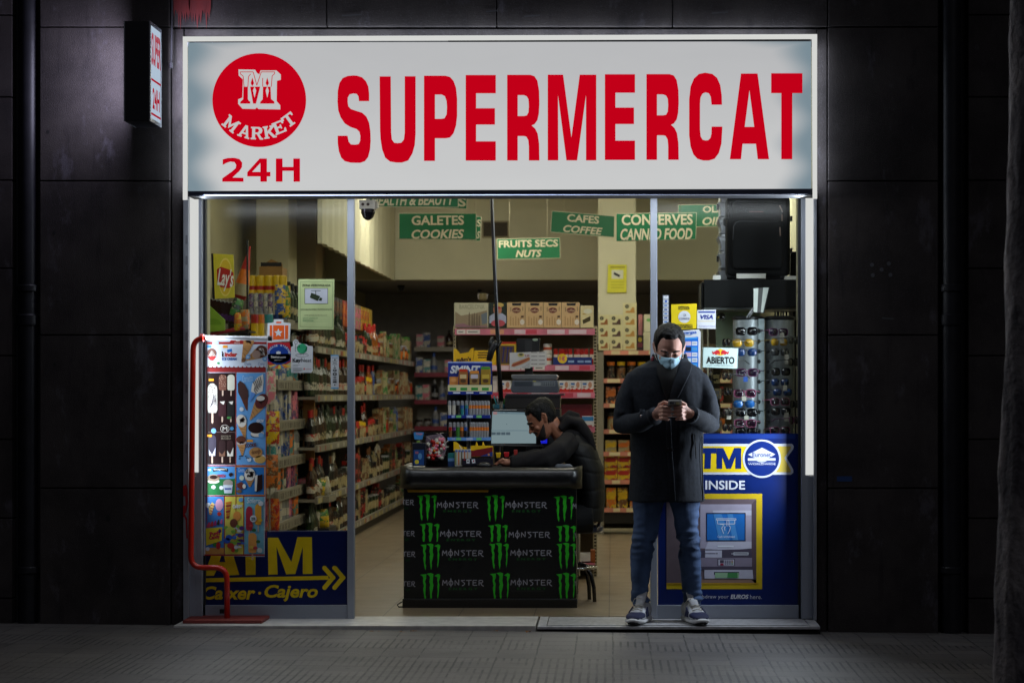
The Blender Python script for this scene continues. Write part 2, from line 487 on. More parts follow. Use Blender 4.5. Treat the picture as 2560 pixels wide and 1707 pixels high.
# ------------------------------------------------------------------ step
b = MB()
ys0, ys1 = -.30, .24
b.box(X(459, 0), X(1340, -.2), ys0, ys1, FZ - .035, FZ, m_marble)
b.box(X(462, 0), X(2040, 0), ys0 + .02, .3, -.02, FZ - .036, m_under)
xa, xb = X(1345, -.2), X(2042, -.1)
b.box(xa, xb, ys0 + .002, ys1, FZ - .022, FZ - .012, m_under); b.box(xa, xb, ys0 - .004, ys0 + .03, FZ - .02, FZ - .004, m_ribs).box(xa, xa + .05, ys0 + .03, ys1, FZ - .013, FZ - .001, m_ribs).box(xb - .055, xb, ys0 + .03, ys1, FZ - .013, FZ - .001, m_ribs)
for i in range(8): b.box(xa + .055, xb - .06, ys0 + .05 + i * .06, ys0 + .086 + i * .06, FZ - .0125, FZ, m_ribs)
b.build("doorstep", kind="structure", bevel=.002)
rl = random.Random(5)
for i, px in enumerate((815, 930, 945, 952, 1000, 1008, 1030, 1038, 1240, 1320, 772)):
    yy = -.34 - rl.random() * (.06 if px != 772 else .3)
    b = MB(); s_ = rl.uniform(.010, .02); cx = X(px, yy)
    pts = [(cx + s_ * math.cos(a) * rl.uniform(.6, 1.2), yy + s_ * .8 * math.sin(a) * rl.uniform(.6, 1.2), .044 + rl.uniform(0, .014)) for a in [k * PI / 3 for k in range(6)]]
    b.add(pts + [(cx, yy, .054)], [(k, (k + 1) % 6, 6) for k in range(6)], mat("dry_leaf", (140, 92, 40), .7, var=.3))
    b.build("fallen_leaf", label="small dry brown leaf lying against the foot of the doorstep" if px != 772 else "single orange leaf on the pavement away from the doorstep", cat="leaf", group="dry leaves along the step")

# ------------------------------------------------------------------ shop shell
ZC = FZ + 3.5
MB().box(-3.3, 1.8, .24, 16.2, -.1, FZ, m_floor).build("shop_floor", kind="structure")
MB().box(-3.3, 1.8, .45, 16.2, ZC, ZC + .1, m_ceil).build("shop_ceiling", kind="structure")
MB().box(-3.4, -3.2, .45, 16.2, FZ, ZC, m_olive).build("shop_wall_left", kind="structure")
MB().box(1.7, 1.9, .45, 16.2, FZ, ZC, m_cream).build("shop_wall_right", kind="structure")
MB().box(-3.2, 1.7, 15.8, 16.2, FZ, ZC, m_rear).build("shop_wall_back", kind="structure")
MB().box(-3.2, 1.7, 11.8, 12.1, FZ + 2.6, ZC, m_cream).build("beam", kind="structure")
MB().box(-3.2, 1.7, 12.1, 15.8, FZ + 2.62, FZ + 2.7, m_rear).build("low_ceiling", kind="structure")
MB().box(X(1495, 10), X(1590, 10), 10, 11.8, FZ, ZC, m_cream).build("pillar", kind="structure", bevel=.01)
MB().box(X(640, 6), X(722, 6), 6, 6.5, FZ, ZC, m_olive).box(X(735, 8.5), X(790, 8.5), 8.5, 9.0, FZ, ZC, m_olive).build("wall_pilasters", kind="structure", bevel=.01)
# window bay sides and dark soffit behind the sign
MB().box(-3.2, X(500, .12), .12, .45, FZ, ZC, m_olive).box(X(2002, .12), 1.7, .12, .45, FZ, ZC, m_olive).build("window_bay_sides", kind="structure")

# ------------------------------------------------------------------ lightbox sign
m_face, n = newmat("lit_acrylic")
vec, x, y, z = n.obj()
xa, xb, za, zb = X(471, -.25), X(2027, -.25), Z(478, -.25), Z(104, -.25)
d = n.m('MINIMUM', n.m('SUBTRACT', x, xa), n.m('SUBTRACT', xb, x))
zz = n.m('MULTIPLY', n.m('SUBTRACT', z, za), 2 * PI / .27)
dd = n.m('ADD', d, n.m('ADD', n.m('MULTIPLY', n.m('COSINE', zz), -.035), n.m('MULTIPLY', n.m('SUBTRACT', n.noise(3, vec, 2), .5), .06)))
dz = n.m('MINIMUM', n.m('MULTIPLY', n.m('SUBTRACT', zb, z), 2.2), n.m('ADD', n.m('MULTIPLY', n.m('SUBTRACT', z, za), 3.0), .12))
f = n.ramp(n.m('MINIMUM', dd, n.m('ADD', dz, n.m('MULTIPLY', d, .35))), -.01, .21)
c = n.mix(f, L((122, 140, 150)), n.mix(n.m('ADD', n.m('MULTIPLY', n.ramp(z, za, zb), .8), n.m('MULTIPLY', n.noise(2.2, n.scaled(vec, (1, 1, 2.5)), 2), .3)), L((203, 204, 204)), L((183, 184, 186))))
e = n.n.new("ShaderNodeEmission"); n.l.new(c, e.inputs[0]); n.l.new(e.outputs[0], n.n["Material Output"].inputs[0])
m_led = glow("led_strip", (212, 213, 210), 1.0)
m_red = glow("lit_red_film", (193, 0, 24), 1.0)
m_wht = glow("lit_white_film", (192, 192, 192), 1.0)
sg = E("shop_sign", "long white backlit fascia sign with big red shop lettering over the doorway", "sign", (X(1250, 0), 0, Z(490, 0)))
YS = -.25
b = MB(YS)
b.pprism([(457, 92), (2043, 86), (2043, 104), (457, 107)], .20, m_aluw).pprism([(457, 470), (470, 478), (2028, 472), (2043, 470), (2041, 488), (470, 491)], .2, mat("header_dark", (40, 42, 48), .6))
b.build("housing", sg)
b = MB(YS + .004); b.pprism([(470, 106), (2028, 101), (2028, 475), (470, 479)], .15, m_face); b.build("lit_face", sg)
b = MB(YS - .012)
b.pprism([(457, 92), (1240, 89), (2043, 86), (2043, 98), (1240, 101), (468, 104), (468, 500), (457, 500)], .012, m_led)
b.pprism([(2030, 98.5), (2043, 98.5), (2043, 497), (2032, 497)], .012, m_led)
b.build("led_border", sg)
b = MB(YS - .010); b.pprism([(471, 479), (2027, 473.5), (2027, 486), (471, 491)], .012, mat("sign_trim", (84, 90, 112), .4, metal=.5)); b.build("bottom_trim", sg, bevel=.002)
b = MB(YS - .003); b.pl([(474, 104.5), (900, 103.5)], 3, mat("sign_gap", (40, 46, 58), .6)).pl([(1120, 103), (2026, 99.5)], 3, mat("sign_gap", (40, 46, 58), .6)); b.build("frame_gap", sg)

LT = MB(YS, (2.868, 440, 60)); T2 = (2.8, 1240, 60)
def letter(loops, T): LT.T = T; LT.ph(loops, m_red, 2)
T1 = (2.868, 440, 60)
def smooth(pts, it=1):
    for _ in range(it):
        out = []
        for i in range(len(pts)):
            a, b_ = pts[i], pts[(i + 1) % len(pts)]
            out += [(a[0] * .75 + b_[0] * .25, a[1] * .75 + b_[1] * .25), (a[0] * .25 + b_[0] * .75, a[1] * .25 + b_[1] * .75)]
        pts = out
    return pts
letter([[(1385,555),(1385,500),(1379,450),(1362,412),(1335,385),(1300,373),(1270,371),(1230,375),(1195,390),(1172,425),(1160,480),(1158,560),(1163,620),(1180,670),(1210,715),(1250,740),(1295,755),(1315,775),(1322,805),(1320,840),(1310,862),(1285,867),(1255,865),(1238,845),(1230,803),(1159,803),(1160,860),(1168,915),(1185,960),(1210,985),(1255,996),(1320,997),(1355,985),(1378,955),(1392,900),(1396,840),(1394,770),(1385,710),(1365,665),(1335,638),(1290,624),(1255,612),(1236,592),(1231,560),(1232,530),(1245,507),(1270,500),(1295,503),(1308,520),(1312,555)]], T1)
letter([[(1460,378),(1540,378),(1543,780),(1548,830),(1565,853),(1590,856),(1615,853),(1634,830),(1640,780),(1640,377),(1718,377),(1718,790),(1712,870),(1695,930),(1665,980),(1620,995),(1580,995),(1535,988),(1500,960),(1478,900),(1467,830),(1463,760)]], T1)
letter([[(1778,373),(1930,373),(1965,382),(1990,410),(2008,460),(2016,540),(2016,660),(2008,730),(1990,785),(1965,815),(1935,821),(1857,821),(1857,983),(1778,983)], [(1857,508),(1905,508),(1928,520),(1940,555),(1943,600),(1940,650),(1925,678),(1900,682),(1857,682)]], T1)
letter([[(2077,368),(2293,368),(2293,499),(2152,499),(2152,606),(2287,606),(2287,723),(2152,723),(2152,843),(2293,843),(2293,981),(2077,981)]], T1)
Ro = [(78,358),(240,358),(270,368),(290,400),(302,470),(304,560),(300,630),(290,675),(270,703),(250,712),(275,735),(292,770),(302,840),(304,957),(230,957),(230,860),(226,815),(212,790),(195,786),(152,786),(152,957),(78,957)]
Ri = [(152,500),(195,500),(215,508),(227,530),(230,575),(227,620),(215,642),(195,646),(152,646)]
letter([Ro, Ri], T2); letter([[(p[0] + 975, p[1] - 5) for p in q] for q in (Ro, Ri)], T2)
letter([[(362,357),(470,357),(528,795),(586,357),(702,357),(702,956),(630,956),(630,500),(568,956),(493,956),(434,500),(436,956),(362,956)]], T2)
letter([[(762,354),(973,354),(973,483),(836,483),(836,587),(966,587),(966,702),(836,702),(836,818),(973,818),(973,953),(762,953)]], T2)
letter([[(1582,567),(1580,500),(1570,430),(1548,380),(1515,352),(1465,343),(1420,352),(1385,385),(1362,440),(1352,530),(1352,780),(1362,860),(1382,915),(1410,945),(1450,957),(1490,957),(1530,945),(1560,905),(1578,840),(1585,720),(1509,720),(1508,770),(1500,800),(1485,815),(1466,817),(1447,812),(1433,790),(1428,740),(1428,560),(1432,515),(1447,488),(1468,481),(1490,487),(1503,512),(1509,567)]], T2)
letter([[(1637,948),(1715,349),(1831,349),(1911,948),(1832,948),(1819,840),(1726,840),(1715,948)], [(1774,465),(1741,722),(1807,722)]], T2)
letter([[(1926,347),(2145,347),(2145,486),(2074,486),(2074,948),(1997,948),(1997,486),(1926,486)]], T2)
letter([[(332,1132),(332,1108),(400,1060),(428,1035),(432,1012),(420,992),(390,988),(360,998),(335,1012),(335,972),(375,962),(420,961),(455,970),(475,995),(473,1028),(455,1055),(405,1102),(484,1104),(484,1132)]], T1)
letter([[(600,966),(652,966),(652,1062),(677,1062),(677,1094),(652,1094),(652,1132),(605,1132),(605,1094),(511,1094),(511,1064)], [(605,998),(546,1062),(605,1062)]], T1)
letter([[(716,966),(764,966),(764,1026),(841,1026),(841,966),(889,966),(889,1132),(843,1132),(843,1054),(764,1054),(764,1132),(716,1132)]], T1)
LT.build("lettering", sg)
b = MB(YS, T1); b.pe(597, 548, 336, 336, m_red, 2, 72); b.build("logo_disc", sg)
b = MB(YS, T1)
b.pp([(448,328),(568,330),(580,352),(598,364),(606,335),(720,335),(752,365),(752,402),(724,410),(722,555),(748,585),(748,615),(592,612),(580,600),(568,612),(478,610),(446,575),(446,542),(476,530),(480,400),(450,372)], m_wht, 4)
for q in ([(460,573),(462,560),(482,542),(484,452),(516,452),(516,540),(522,552),(534,560),(532,573)], [(603,573),(605,560),(622,542),(624,452),(678,452),(682,540),(705,558),(706,573)], [(532,452),(604,452),(574,573),(553,573)]): b.pp(q, m_red, 5)
for q in ([(460,346),(554,346),(580,442),(612,346),(708,346),(708,358),(690,374),(684,452)], [(460,346),(462,360),(482,376),(488,452)], [(516,452),(520,380),(536,360)], [(622,452),(622,390)]): b.pl(q, 5, m_red, 5)
for cx, cy_, mm in ((548, 428, m_red), (655, 428, m_red)): b.pp([(cx - 12, cy_), (cx, cy_ - 42), (cx + 12, cy_), (cx, cy_ + 20)], mm, 6)
for cx, cy_ in ((564, 480), (655, 480)): b.pp([(cx - 12, cy_), (cx, cy_ - 30), (cx + 12, cy_), (cx, cy_ + 52)], m_wht, 7)
# the word curved along the foot of the disc, slab serif letters
SL = {'M': [[(0,0),(.22,0),(.5,.55),(.78,0),(1,0),(1,.12),(.9,.14),(.9,.86),(1,.88),(1,1),(.66,1),(.66,.88),(.72,.86),(.72,.42),(.5,.9),(.28,.42),(.28,.86),(.36,.88),(.36,1),(0,1),(0,.88),(.1,.86),(.1,.14),(0,.12)]],
      'A': [[(.4,0),(.6,0),(.9,.87),(1,.88),(1,1),(.62,1),(.62,.88),(.7,.86),(.66,.72),(.34,.72),(.3,.86),(.38,.88),(.38,1),(0,1),(0,.88),(.1,.87)], [(.5,.25),(.4,.58),(.6,.58)]],
      'R': [[(0,0),(.65,0),(.85,.08),(.92,.28),(.85,.48),(.68,.56),(.88,.86),(1,.88),(1,1),(.74,1),(.48,.58),(.34,.58),(.34,.86),(.42,.88),(.42,1),(0,1),(0,.88),(.1,.86),(.1,.14),(0,.12)], [(.34,.14),(.56,.14),(.66,.28),(.56,.44),(.34,.44)]],
      'K': [[(0,0),(.42,0),(.42,.12),(.33,.14),(.33,.42),(.62,.14),(.55,.12),(.55,0),(.98,0),(.98,.12),(.86,.16),(.56,.46),(.88,.86),(1,.88),(1,1),(.72,1),(.4,.58),(.33,.64),(.33,.86),(.42,.88),(.42,1),(0,1),(0,.88),(.1,.86),(.1,.14),(0,.12)]],
      'E': [[(0,0),(.92,0),(.92,.3),(.8,.3),(.74,.14),(.34,.14),(.34,.42),(.56,.42),(.58,.32),(.68,.32),(.68,.66),(.58,.66),(.56,.56),(.34,.56),(.34,.86),(.76,.86),(.84,.68),(.96,.68),(.94,1),(0,1),(0,.88),(.1,.86),(.1,.14),(0,.12)]],
      'T': [[(0,0),(1,0),(1,.32),(.88,.32),(.82,.14),(.62,.14),(.62,.86),(.76,.88),(.76,1),(.24,1),(.24,.88),(.38,.86),(.38,.14),(.18,.14),(.12,.32),(0,.32)]]}
for ch, cx, cy_, rot in (('M', 396, 718, 38), ('A', 494, 772, 18), ('R', 582, 785, 2), ('K', 672, 776, -9), ('E', 742, 742, -22), ('T', 812, 690, -36)):
    ca, sa = math.cos(R(rot)), math.sin(R(rot)); w, h = (108, 96) if ch == 'M' else (90, 90)
    b.ph([[(cx + (u - .5) * w * ca - (v - .5) * h * sa, cy_ + (u - .5) * w * sa + (v - .5) * h * ca) for u, v in lp] for lp in SL[ch]], m_wht, 4)
b.build("logo_emblem", sg)
def area(name, parent, loc, rot, sx, sy, energy, color, spread=180):
    la = bpy.data.lights.new(name, 'AREA'); la.shape = 'RECTANGLE'; la.size = sx; la.size_y = sy; la.energy = energy; la.color = color; la.spread = R(spread)
    o = bpy.data.objects.new(name, la); COL.objects.link(o); o.location = loc; o.rotation_euler = rot
    o.parent = parent; o.matrix_parent_inverse = Matrix.Translation(-parent.location)
    return o
KS = 1.0
area("underside_light", sg, (X(1250, YS), YS - .03, Z(492, YS)), (R(30), 0, 0), 3.4, .10, 20, (.86, .93, 1))
area("sign_light", sg, (X(1250, YS), YS - .03, Z(290, YS)), (-PI / 2, 0, 0), 3.5, .85, 27 * KS, (.92, .95, 1), 125)
for nm, lx, lz, sx, sy in (("top", X(1250, -.05), Z(92, -.05), 3.6, .03), ("left", X(458, -.05), Z(290, -.05), .03, .85), ("right", X(2042, -.05), Z(290, -.05), .03, .85)):
    area("halo_light", sg, (lx, -.028, lz), {'top': (R(150), 0, 0), 'left': (R(90), 0, R(55)), 'right': (R(90), 0, R(-55))}[nm], sx, sy, 5.5 if nm == 'top' else 1.2, (.75, .85, 1))  # lamps added so the wall picks up a halo like the sign's bloom

# ------------------------------------------------------------------ blade sign at left
bs = E("blade_sign", "dark box sign with lit side panels projecting from the wall at left", "sign", (X(340, -.15), -.15, Z(300, -.2)))
y0, y1 = -.36, -.04
xa, xb, za, zb = X(311, y0), X(374, y0), Z(303, y0), Z(53, y0)
MB().box(xa, xb, y0, y1, za, zb, mat("sign_box", (30, 30, 36), .5)).build("housing", bs, bevel=.003)
for sx in (xa, xb):
    b = MB()
    o = -.004 if sx == xa else .004
    for f0, f1, z0, z1 in ((y0, y0 + .02, za, zb), (y1 - .02, y1, za, zb), (y0 + .02, y1 - .02, za, za + .02), (y0 + .02, y1 - .02, zb - .02, zb)):
        b.box(sx - abs(o), sx + abs(o), f0, f1, z0, z1, m_aluw)
    b.build("edge_profile", bs)
    b = MB(); b.box(sx - .002, sx + .002, y0 + .02, y1 - .02, za + .02, zb - .02, glow("blade_face", (172, 190, 208), 1.)); b.build("lit_face", bs)
    b = MB(); sgn = 1 if sx == xb else -1
    mr = glow("blade_red", (165, 20, 40), 1.)
    def side_text(body, u0, u1, z0, z1, b=b, sx=sx, sgn=sgn):
        vs, fs, a0, b0, a1, b1 = tg(body, .03)
        b.add([(sx + sgn * .0045, (y0 + (u0 + (v[0] - a0) / (a1 - a0) * (u1 - u0))) if sgn > 0 else (y0 + u1 - (v[0] - a0) / (a1 - a0) * (u1 - u0) + u0 * 0), z0 + (v[1] - b0) / (b1 - b0) * (z1 - z0)) for v in vs], fs, mr)
    side_text("SUPER", .03, .29, Z(160, y0), Z(78, y0))
    side_text("24H", .06, .26, Z(268, y0), Z(215, y0))
    for zz in (Z(196, y0), Z(282, y0)): b.box(sx + sgn * .003, sx + sgn * .0045, y0 + .03, y1 - .03, zz - .006, zz + .006, mr)
    b.build("lettering", bs)
    area("blade_light", bs, (sx + sgn * .03, (y0 + y1) / 2, (za + zb) / 2), (0, sgn * PI / 2, PI), .5, .26, 9, (.74, .73, 1))
b = MB(); b.tube([(xa + .07, y1, zb - .1), (xa + .07, .01, zb - .1)], .012, m_dark).tube([(xa + .07, y1, za + .1), (xa + .07, .01, za + .1)], .012, m_dark); b.build("bracket", bs)

# ------------------------------------------------------------------ shopfront frame, glass
YF = .10
sf = E("shopfront", "aluminium shopfront frame with glowing strip lights up both jambs", "shopfront", (X(1250, 0), YF, FZ))
zf = Z(470, YF)
for (e0, e1), (p0, p1), (q0, q1), (g0, g1), zz_ in (((458, 471), (490, 504), (471, 490), (504, 514), 1552), ((2035, 2042), (2004, 2022), (2022, 2035), (1996, 2004), 1550)):
    b = MB(0.); b.pbox(e0, 480, e1, zz_, .1, m_aluw); b.y = .05; b.pbox(p0, 470, p1, 1546, .06, m_alu).pbox(q0, 1190, q1, 1546, .06, m_alu)
    b.y = YF; b.pbox(g0, 480, g1, 1546, .06, mat("rubber_gasket", (30, 31, 36), .6)); b.build("jamb", sf, bevel=.002)
b = MB(YF - .02); b.pbox(500, 440, 2004, 480, .07, mat("header_dark", (40, 42, 48), .6)); b.build("header", sf)
for pa, pb, pc in ((471, 496, 1180), (2014, 2034, 1187)):
    b = MB(.045); b.pbox(pa, 486, pb, pc, .02, m_led); b.build("strip_light", sf)
    area("jamb_light", sf, (X(507 if pa < 1000 else 2002, -.08), -.08, Z(880, 0)), (-PI / 2, 0, R(72 if pa < 1000 else -72)), .05, 1.75, 7 if pa < 1000 else 27, (.78, .88, 1))
b = MB(-.001); m_r = C(178, 40, 44)
b.ph([[(458,1214),(466,1210),(469,1222),(470,1260),(466,1280),(462,1284),(468,1295),(470,1345),(466,1345),(464,1300),(461,1292),(458,1292)], [(458,1240),(463,1240),(464,1262),(458,1264)]], m_r, 1)
for yy in (588, 640, 700, 760, 830, 900, 960, 1040, 1110): b.pr(464, yy, 469, yy + 22, C(120, 122, 128), 1)
b.build("jamb_sticker", sf)
m_pane = glass("window_glass", (.97, .985, .97), .008, .22)
def window(label, pl, pr_, mull, rail):
    t = E("shop_window", label, "window", (X((pl + pr_) / 2, YF), YF, FZ))
    b = MB(YF - .01); b.pbox(mull[0], 470, mull[1], 1546, .06, m_alu); b.build("mullion", t, bevel=.003)
    b = MB(YF); b.pbox(rail[0], 1512, rail[1], 1546, .05, m_alu); b.build("bottom_rail", t, bevel=.002)
    b = MB(YF + .02); b.pbox(pl, 475, pr_, 1513, .006, m_pane); b.build("pane", t)
window("tall glass panel left of the doorway behind the ice cream menu", 512, 868, (868, 885), (505, 868))
window("tall glass panel right of the doorway behind the standing man", 1643, 1998, (1626, 1643), (1643, 1997))
# ------------------------------------------------------------------ ceiling lights inside
for i, (lx, ly, k) in enumerate(((-1.9, 1.6, .5), (.1, 1.6, .85), (-1.9, 4.2, .3), (.3, 4.2, 1.3), (-.9, 7., .6), (.9, 7., .65), (-1.7, 8.6, 1.4), (1.1, 8.3, 1.0))):
    t = E("ceiling_light", "slim fluorescent batten on the shop ceiling, out of view behind the sign", "ceiling light", (lx, ly, ZC), "fluorescent battens on the shop ceiling")
    MB().box(lx - .65, lx + .65, ly - .07, ly + .07, ZC - .05, ZC - .002, m_aluw).build("fitting", t)
    MB().box(lx - .6, lx + .6, ly - .05, ly + .05, ZC - .085, ZC - .052, glow("tube_%.1f" % k, (250, 249, 228), 42 * k)).build("tube", t)

# ------------------------------------------------------------------ small stock meshes shared by copies
ME = {}
def stock(key, fn):
    if key not in ME:
        b = MB(); fn(b); o = b.build(key[0]); ME[key] = o.data; bpy.data.objects.remove(o)
    return ME[key]
def inst(name, me, loc, rz=0., label=None, cat=None, group=None, s=(1, 1, 1), rx=0., ry=0.):
    o = bpy.data.objects.new(name, me); COL.objects.link(o)
    o.location = loc; o.rotation_euler = (rx, ry, rz); o.scale = s
    put(o, None, label, cat, group)
    return o
PAL = {'dark green': (26, 42, 24), 'dark brown': (48, 26, 18), 'amber': (140, 78, 24), 'clear': (150, 150, 138), 'red': (165, 36, 30), 'orange': (206, 110, 34), 'yellow': (214, 176, 30),
       'white': (184, 178, 164), 'cream': (160, 146, 108), 'blue': (44, 78, 150), 'green': (62, 120, 50), 'pink': (204, 110, 130), 'teal': (40, 120, 124), 'purple': (90, 50, 110), 'grey': (130, 130, 132), 'black': (26, 25, 27), 'brown': (112, 72, 40)}
def P(c, r=.4): return mat("pack_" + c.replace(' ', '_') + "_%d" % int(r * 100), PAL[c], r, var=.18, scale=30)
def PP(c, l, sc_=26.):
    k = "art_%s_%s" % (c.replace(' ', '_'), l.replace(' ', '_'))
    if k in MATS: return MATS[k]
    m, n = newmat(k); vec = n.obj()[0]
    a = n.mix(n.ramp(n.noise(sc_, n.scaled(vec, (1, 1, .8)), 3), .50, .54), L(PAL[c]), L(PAL[l]))
    w = n.n.new("ShaderNodeTexVoronoi"); w.inputs['Scale'].default_value = 34; n.l.new(n.scaled(vec, (1, 1, .6)), w.inputs['Vector'])
    a = n.mix(n.m('LESS_THAN', w.outputs[0], .16), a, L(tuple(int(v * .35) for v in PAL[c])))
    a = n.mix(n.ramp(n.noise(60, vec, 2), .60, .63), a, L((150, 142, 116)))
    n.base(a, .35); return m
def bottle(c, lab, cap):
    def f(b):
        m = mat("bottle_" + c.replace(' ', '_'), PAL[c], .12, var=.1, spec=.6)
        b.lathe([(.030, 0, m), (.037, .006, m), (.037, .05, PP(lab, cap)), (.0375, .105, m), (.036, .17, m), (.018, .215, m), (.0135, .235, P(cap)), (.0145, .29, P(cap)), (.012, .295)], m, n=10)
    return stock(("bottle", c, lab, cap), f)
def jar(c, lab, cap):
    def f(b): b.lathe([(.034, 0, P(c, .2)), (.039, .008, PP(lab, c)), (.039, .085, P(c, .2)), (.034, .10, P(cap)), (.036, .102, P(cap)), (.036, .125, P(cap)), (.03, .127)], P(c), n=10)
    return stock(("jar", c, lab, cap), f)
def carton(c, lab, w=.07, d=.06, h=.2):
    def f(b):
        b.box(-w / 2, w / 2, -d / 2, d / 2, 0, h, PP(c, lab) if c != lab else P(c))
        b.box(-w * .38, w * .38, -d / 2 - .001, d / 2 + .001, h * .45, h * .8, P(lab)).box(-w / 2 - .001, w / 2 + .001, -d * .38, d * .38, h * .15, h * .35, P(lab))
        b.box(-w / 2 - .0012, w / 2 + .0012, -d * .34, d * .34, h * .5, h * .85, P(lab))
    return stock(("carton", c, lab, w, d, h), f)
def can(c, lab, h=.13, r=.034):
    def f(b): b.lathe([(r * .9, 0, P('grey', .3)), (r, .006, P(c, .3)), (r, h * .3, P(lab, .3)), (r, h * .7, P(c, .3)), (r, h - .008, P('grey', .3)), (r * .88, h)], P(c), n=10)
    return stock(("can", c, lab, h, r), f)
def bag(c, lab, w=.15, h=.22, d=.05):
    def f(b):
        out = []
        for j in range(9):
            v = j / 8; k = math.sin(PI * min(1, max(0, v * .9 + .05))) ** .5
            out.append([(w / 2 * (.92 + .08 * k) * math.cos(a) * (1 if abs(math.cos(a)) < .9 else 1.0), max(.002, d / 2 * k) * math.sin(a), h * v) for a in [2 * PI * i / 14 for i in range(14)]])
        for j in range(8):
            b.rings(out[j:j + 2], PP(lab, c, 20.) if 3 <= j <= 4 else PP(c, lab, 20.), False)
    return stock(("bag", c, lab, w, h, d), f)

# ------------------------------------------------------------------ long aisle gondola on the left
GX = -2.4
gl = E("aisle_shelving", "long metal shelving crammed with bottles and groceries down the left aisle", "shelving", (GX - .25, 8.2, FZ))
LV = [1.784, 1.39, .98, .56, .206]
ya, yb = 4.95, 13.8
m_shelf = mat("shelf_enamel", (132, 126, 113), .5, var=.08, scale=3)
m_back = mat("shelf_back", (92, 84, 68), .7)
MB().box(GX - .52, GX - .46, ya, yb, FZ, 2.05, m_back).build("back_panel", gl)
for z_ in LV:
    MB().box(GX - .46, GX, ya, yb, z_ - .035, z_ - .012, m_shelf).box(GX - .002, GX + .02, ya, yb, z_ - .05, z_ + .006, m_shelf).build("shelf", gl)
rp = random.Random(44)
for z_ in LV:
    b = MB(); yy = ya + .06
    while yy < yb - .1:
        w_ = rp.choice((.05, .06, .09)); b.box(GX + .02, GX + .0215, yy, yy + w_, z_ - .045, z_ - .005, C(*rp.choice(((176, 172, 160), (190, 184, 170), (150, 60, 50), (186, 170, 90))))); yy += w_ + rp.choice((.02, .05, .14, .3))
    b.build("price_tags", gl)
b = MB(); b.box(GX - .05, GX - .01, ya, yb, FZ, .14, mat("kick_plate", (60, 54, 44), .7)); b.build("base", gl)
for k in range(8):
    yy = ya + (yb - ya) * k / 7
    MB().box(GX - .46, GX - .42, yy - .015, yy + .015, FZ, 2.05, m_shelf).build("upright", gl)
rg = random.Random(11)
zones = [  # (fraction along aisle) -> kinds
    (.28, [('bottle', 'dark green', 'cream', 'black'), ('bottle', 'dark brown', 'white', 'red'), ('bottle', 'dark green', 'white', 'dark green'), ('bottle', 'black', 'white', 'red'), ('bottle', 'dark brown', 'white', 'amber'), ('bottle', 'dark brown', 'cream', 'black')]),
    (.55, [('bottle', 'amber', 'cream', 'red'), ('jar', 'brown', 'cream', 'red'), ('jar', 'amber', 'cream', 'yellow'), ('bottle', 'dark brown', 'red', 'red'), ('carton', 'brown', 'cream'), ('jar', 'dark brown', 'cream', 'black'), ('bottle', 'dark green', 'cream', 'red'), ('jar', 'red', 'dark brown', 'red')]),
    (1.1, [('carton', 'amber', 'cream'), ('carton', 'cream', 'brown'), ('can', 'brown', 'cream'), ('carton', 'grey', 'blue'), ('jar', 'cream', 'brown', 'grey'), ('carton', 'green', 'cream'), ('can', 'amber', 'red'), ('jar', 'dark brown', 'orange', 'grey')])]
lowz = [('carton', 'dark green', 'cream'), ('carton', 'brown', 'cream'), ('jar', 'dark brown', 'cream', 'black'), ('bottle', 'dark brown', 'cream', 'white'), ('carton', 'brown', 'green'), ('can', 'dark green', 'cream'), ('bottle', 'black', 'cream', 'brown'), ('carton', 'red', 'dark brown'), ('carton', 'amber', 'dark green')]
ORD = ['top', 'second', 'middle', 'fourth', 'lowest']
WORD = {'bottle': 'bottle', 'jar': 'jar', 'carton': 'carton', 'can': 'tin can'}
FN = {'bottle': bottle, 'jar': jar, 'carton': carton, 'can': can}
def shelf_fill(gx, y0, y1, z_, lvl, where, group, pool=None, hmax=.36, dx=-.055):
    yy = y0 + .05; last = None; run = 0
    while yy < y1 - .04:
        fr = (yy - y0) / (y1 - y0)
        pl_ = pool or (lowz if lvl >= 3 and fr > .12 else next(q for f_, q in zones if fr < f_ + rg.uniform(-.06, .06) or f_ > 1))
        if run <= 0: last = rg.choice(pl_); run = rg.randint(1, 4)
        run -= 1
        k = last[0]
        sz = rg.uniform(.92, 1.12)
        big = 1.35 if k in ('jar', 'can') else (1.1 if k == 'carton' else 1.05)
        me = FN[k](*last[1:])
        o = inst('toiletry_pack' if 'toiletries' in group and k == 'carton' else WORD[k].replace(' ', '_'), me, (gx + dx + rg.uniform(-.012, .012), yy, z_ - .012), rg.uniform(-.3, .3) + PI / 2 * rg.randint(0, 3),
             "%s %s with %s label, %s shelf, %s" % (last[1], WORD[k], last[2], lvl if isinstance(lvl, str) else ORD[lvl], where), WORD[k], group, (big * sz, big * sz, big * sz * (1 if k != 'carton' else rg.choice((.9, 1.1, 1.25)))))
        yy += {'bottle': .083, 'jar': .112, 'carton': .088, 'can': .1}[k] * sz + .002
for i, z_ in enumerate(LV): shelf_fill(GX, ya, yb, z_, i, "front row of left aisle", "goods on the long aisle shelving")
# second row and stacked stock on top that fills the gaps
for i, z_ in enumerate(LV[:3]): shelf_fill(GX - .13, ya, ya + 3.2, z_, i, "rear row of left aisle", "goods in the row behind on the aisle shelving")
for k in range(16):
    yy = 6.6 + k * .26; c_, l_ = [('black', 'grey'), ('black', 'brown'), ('red', 'orange'), ('cream', 'pink'), ('yellow', 'orange'), ('yellow', 'yellow')][min(5, k // 3)]
    inst("carton", carton(c_, l_, .2, .2, .24), (GX - .25, yy, 2.05), 0, "%s and %s box stacked on top of the aisle shelving" % (c_, l_) if c_ != l_ else "plain yellow box stacked on top of the aisle shelving", "box", "boxes on top of the aisle shelving")
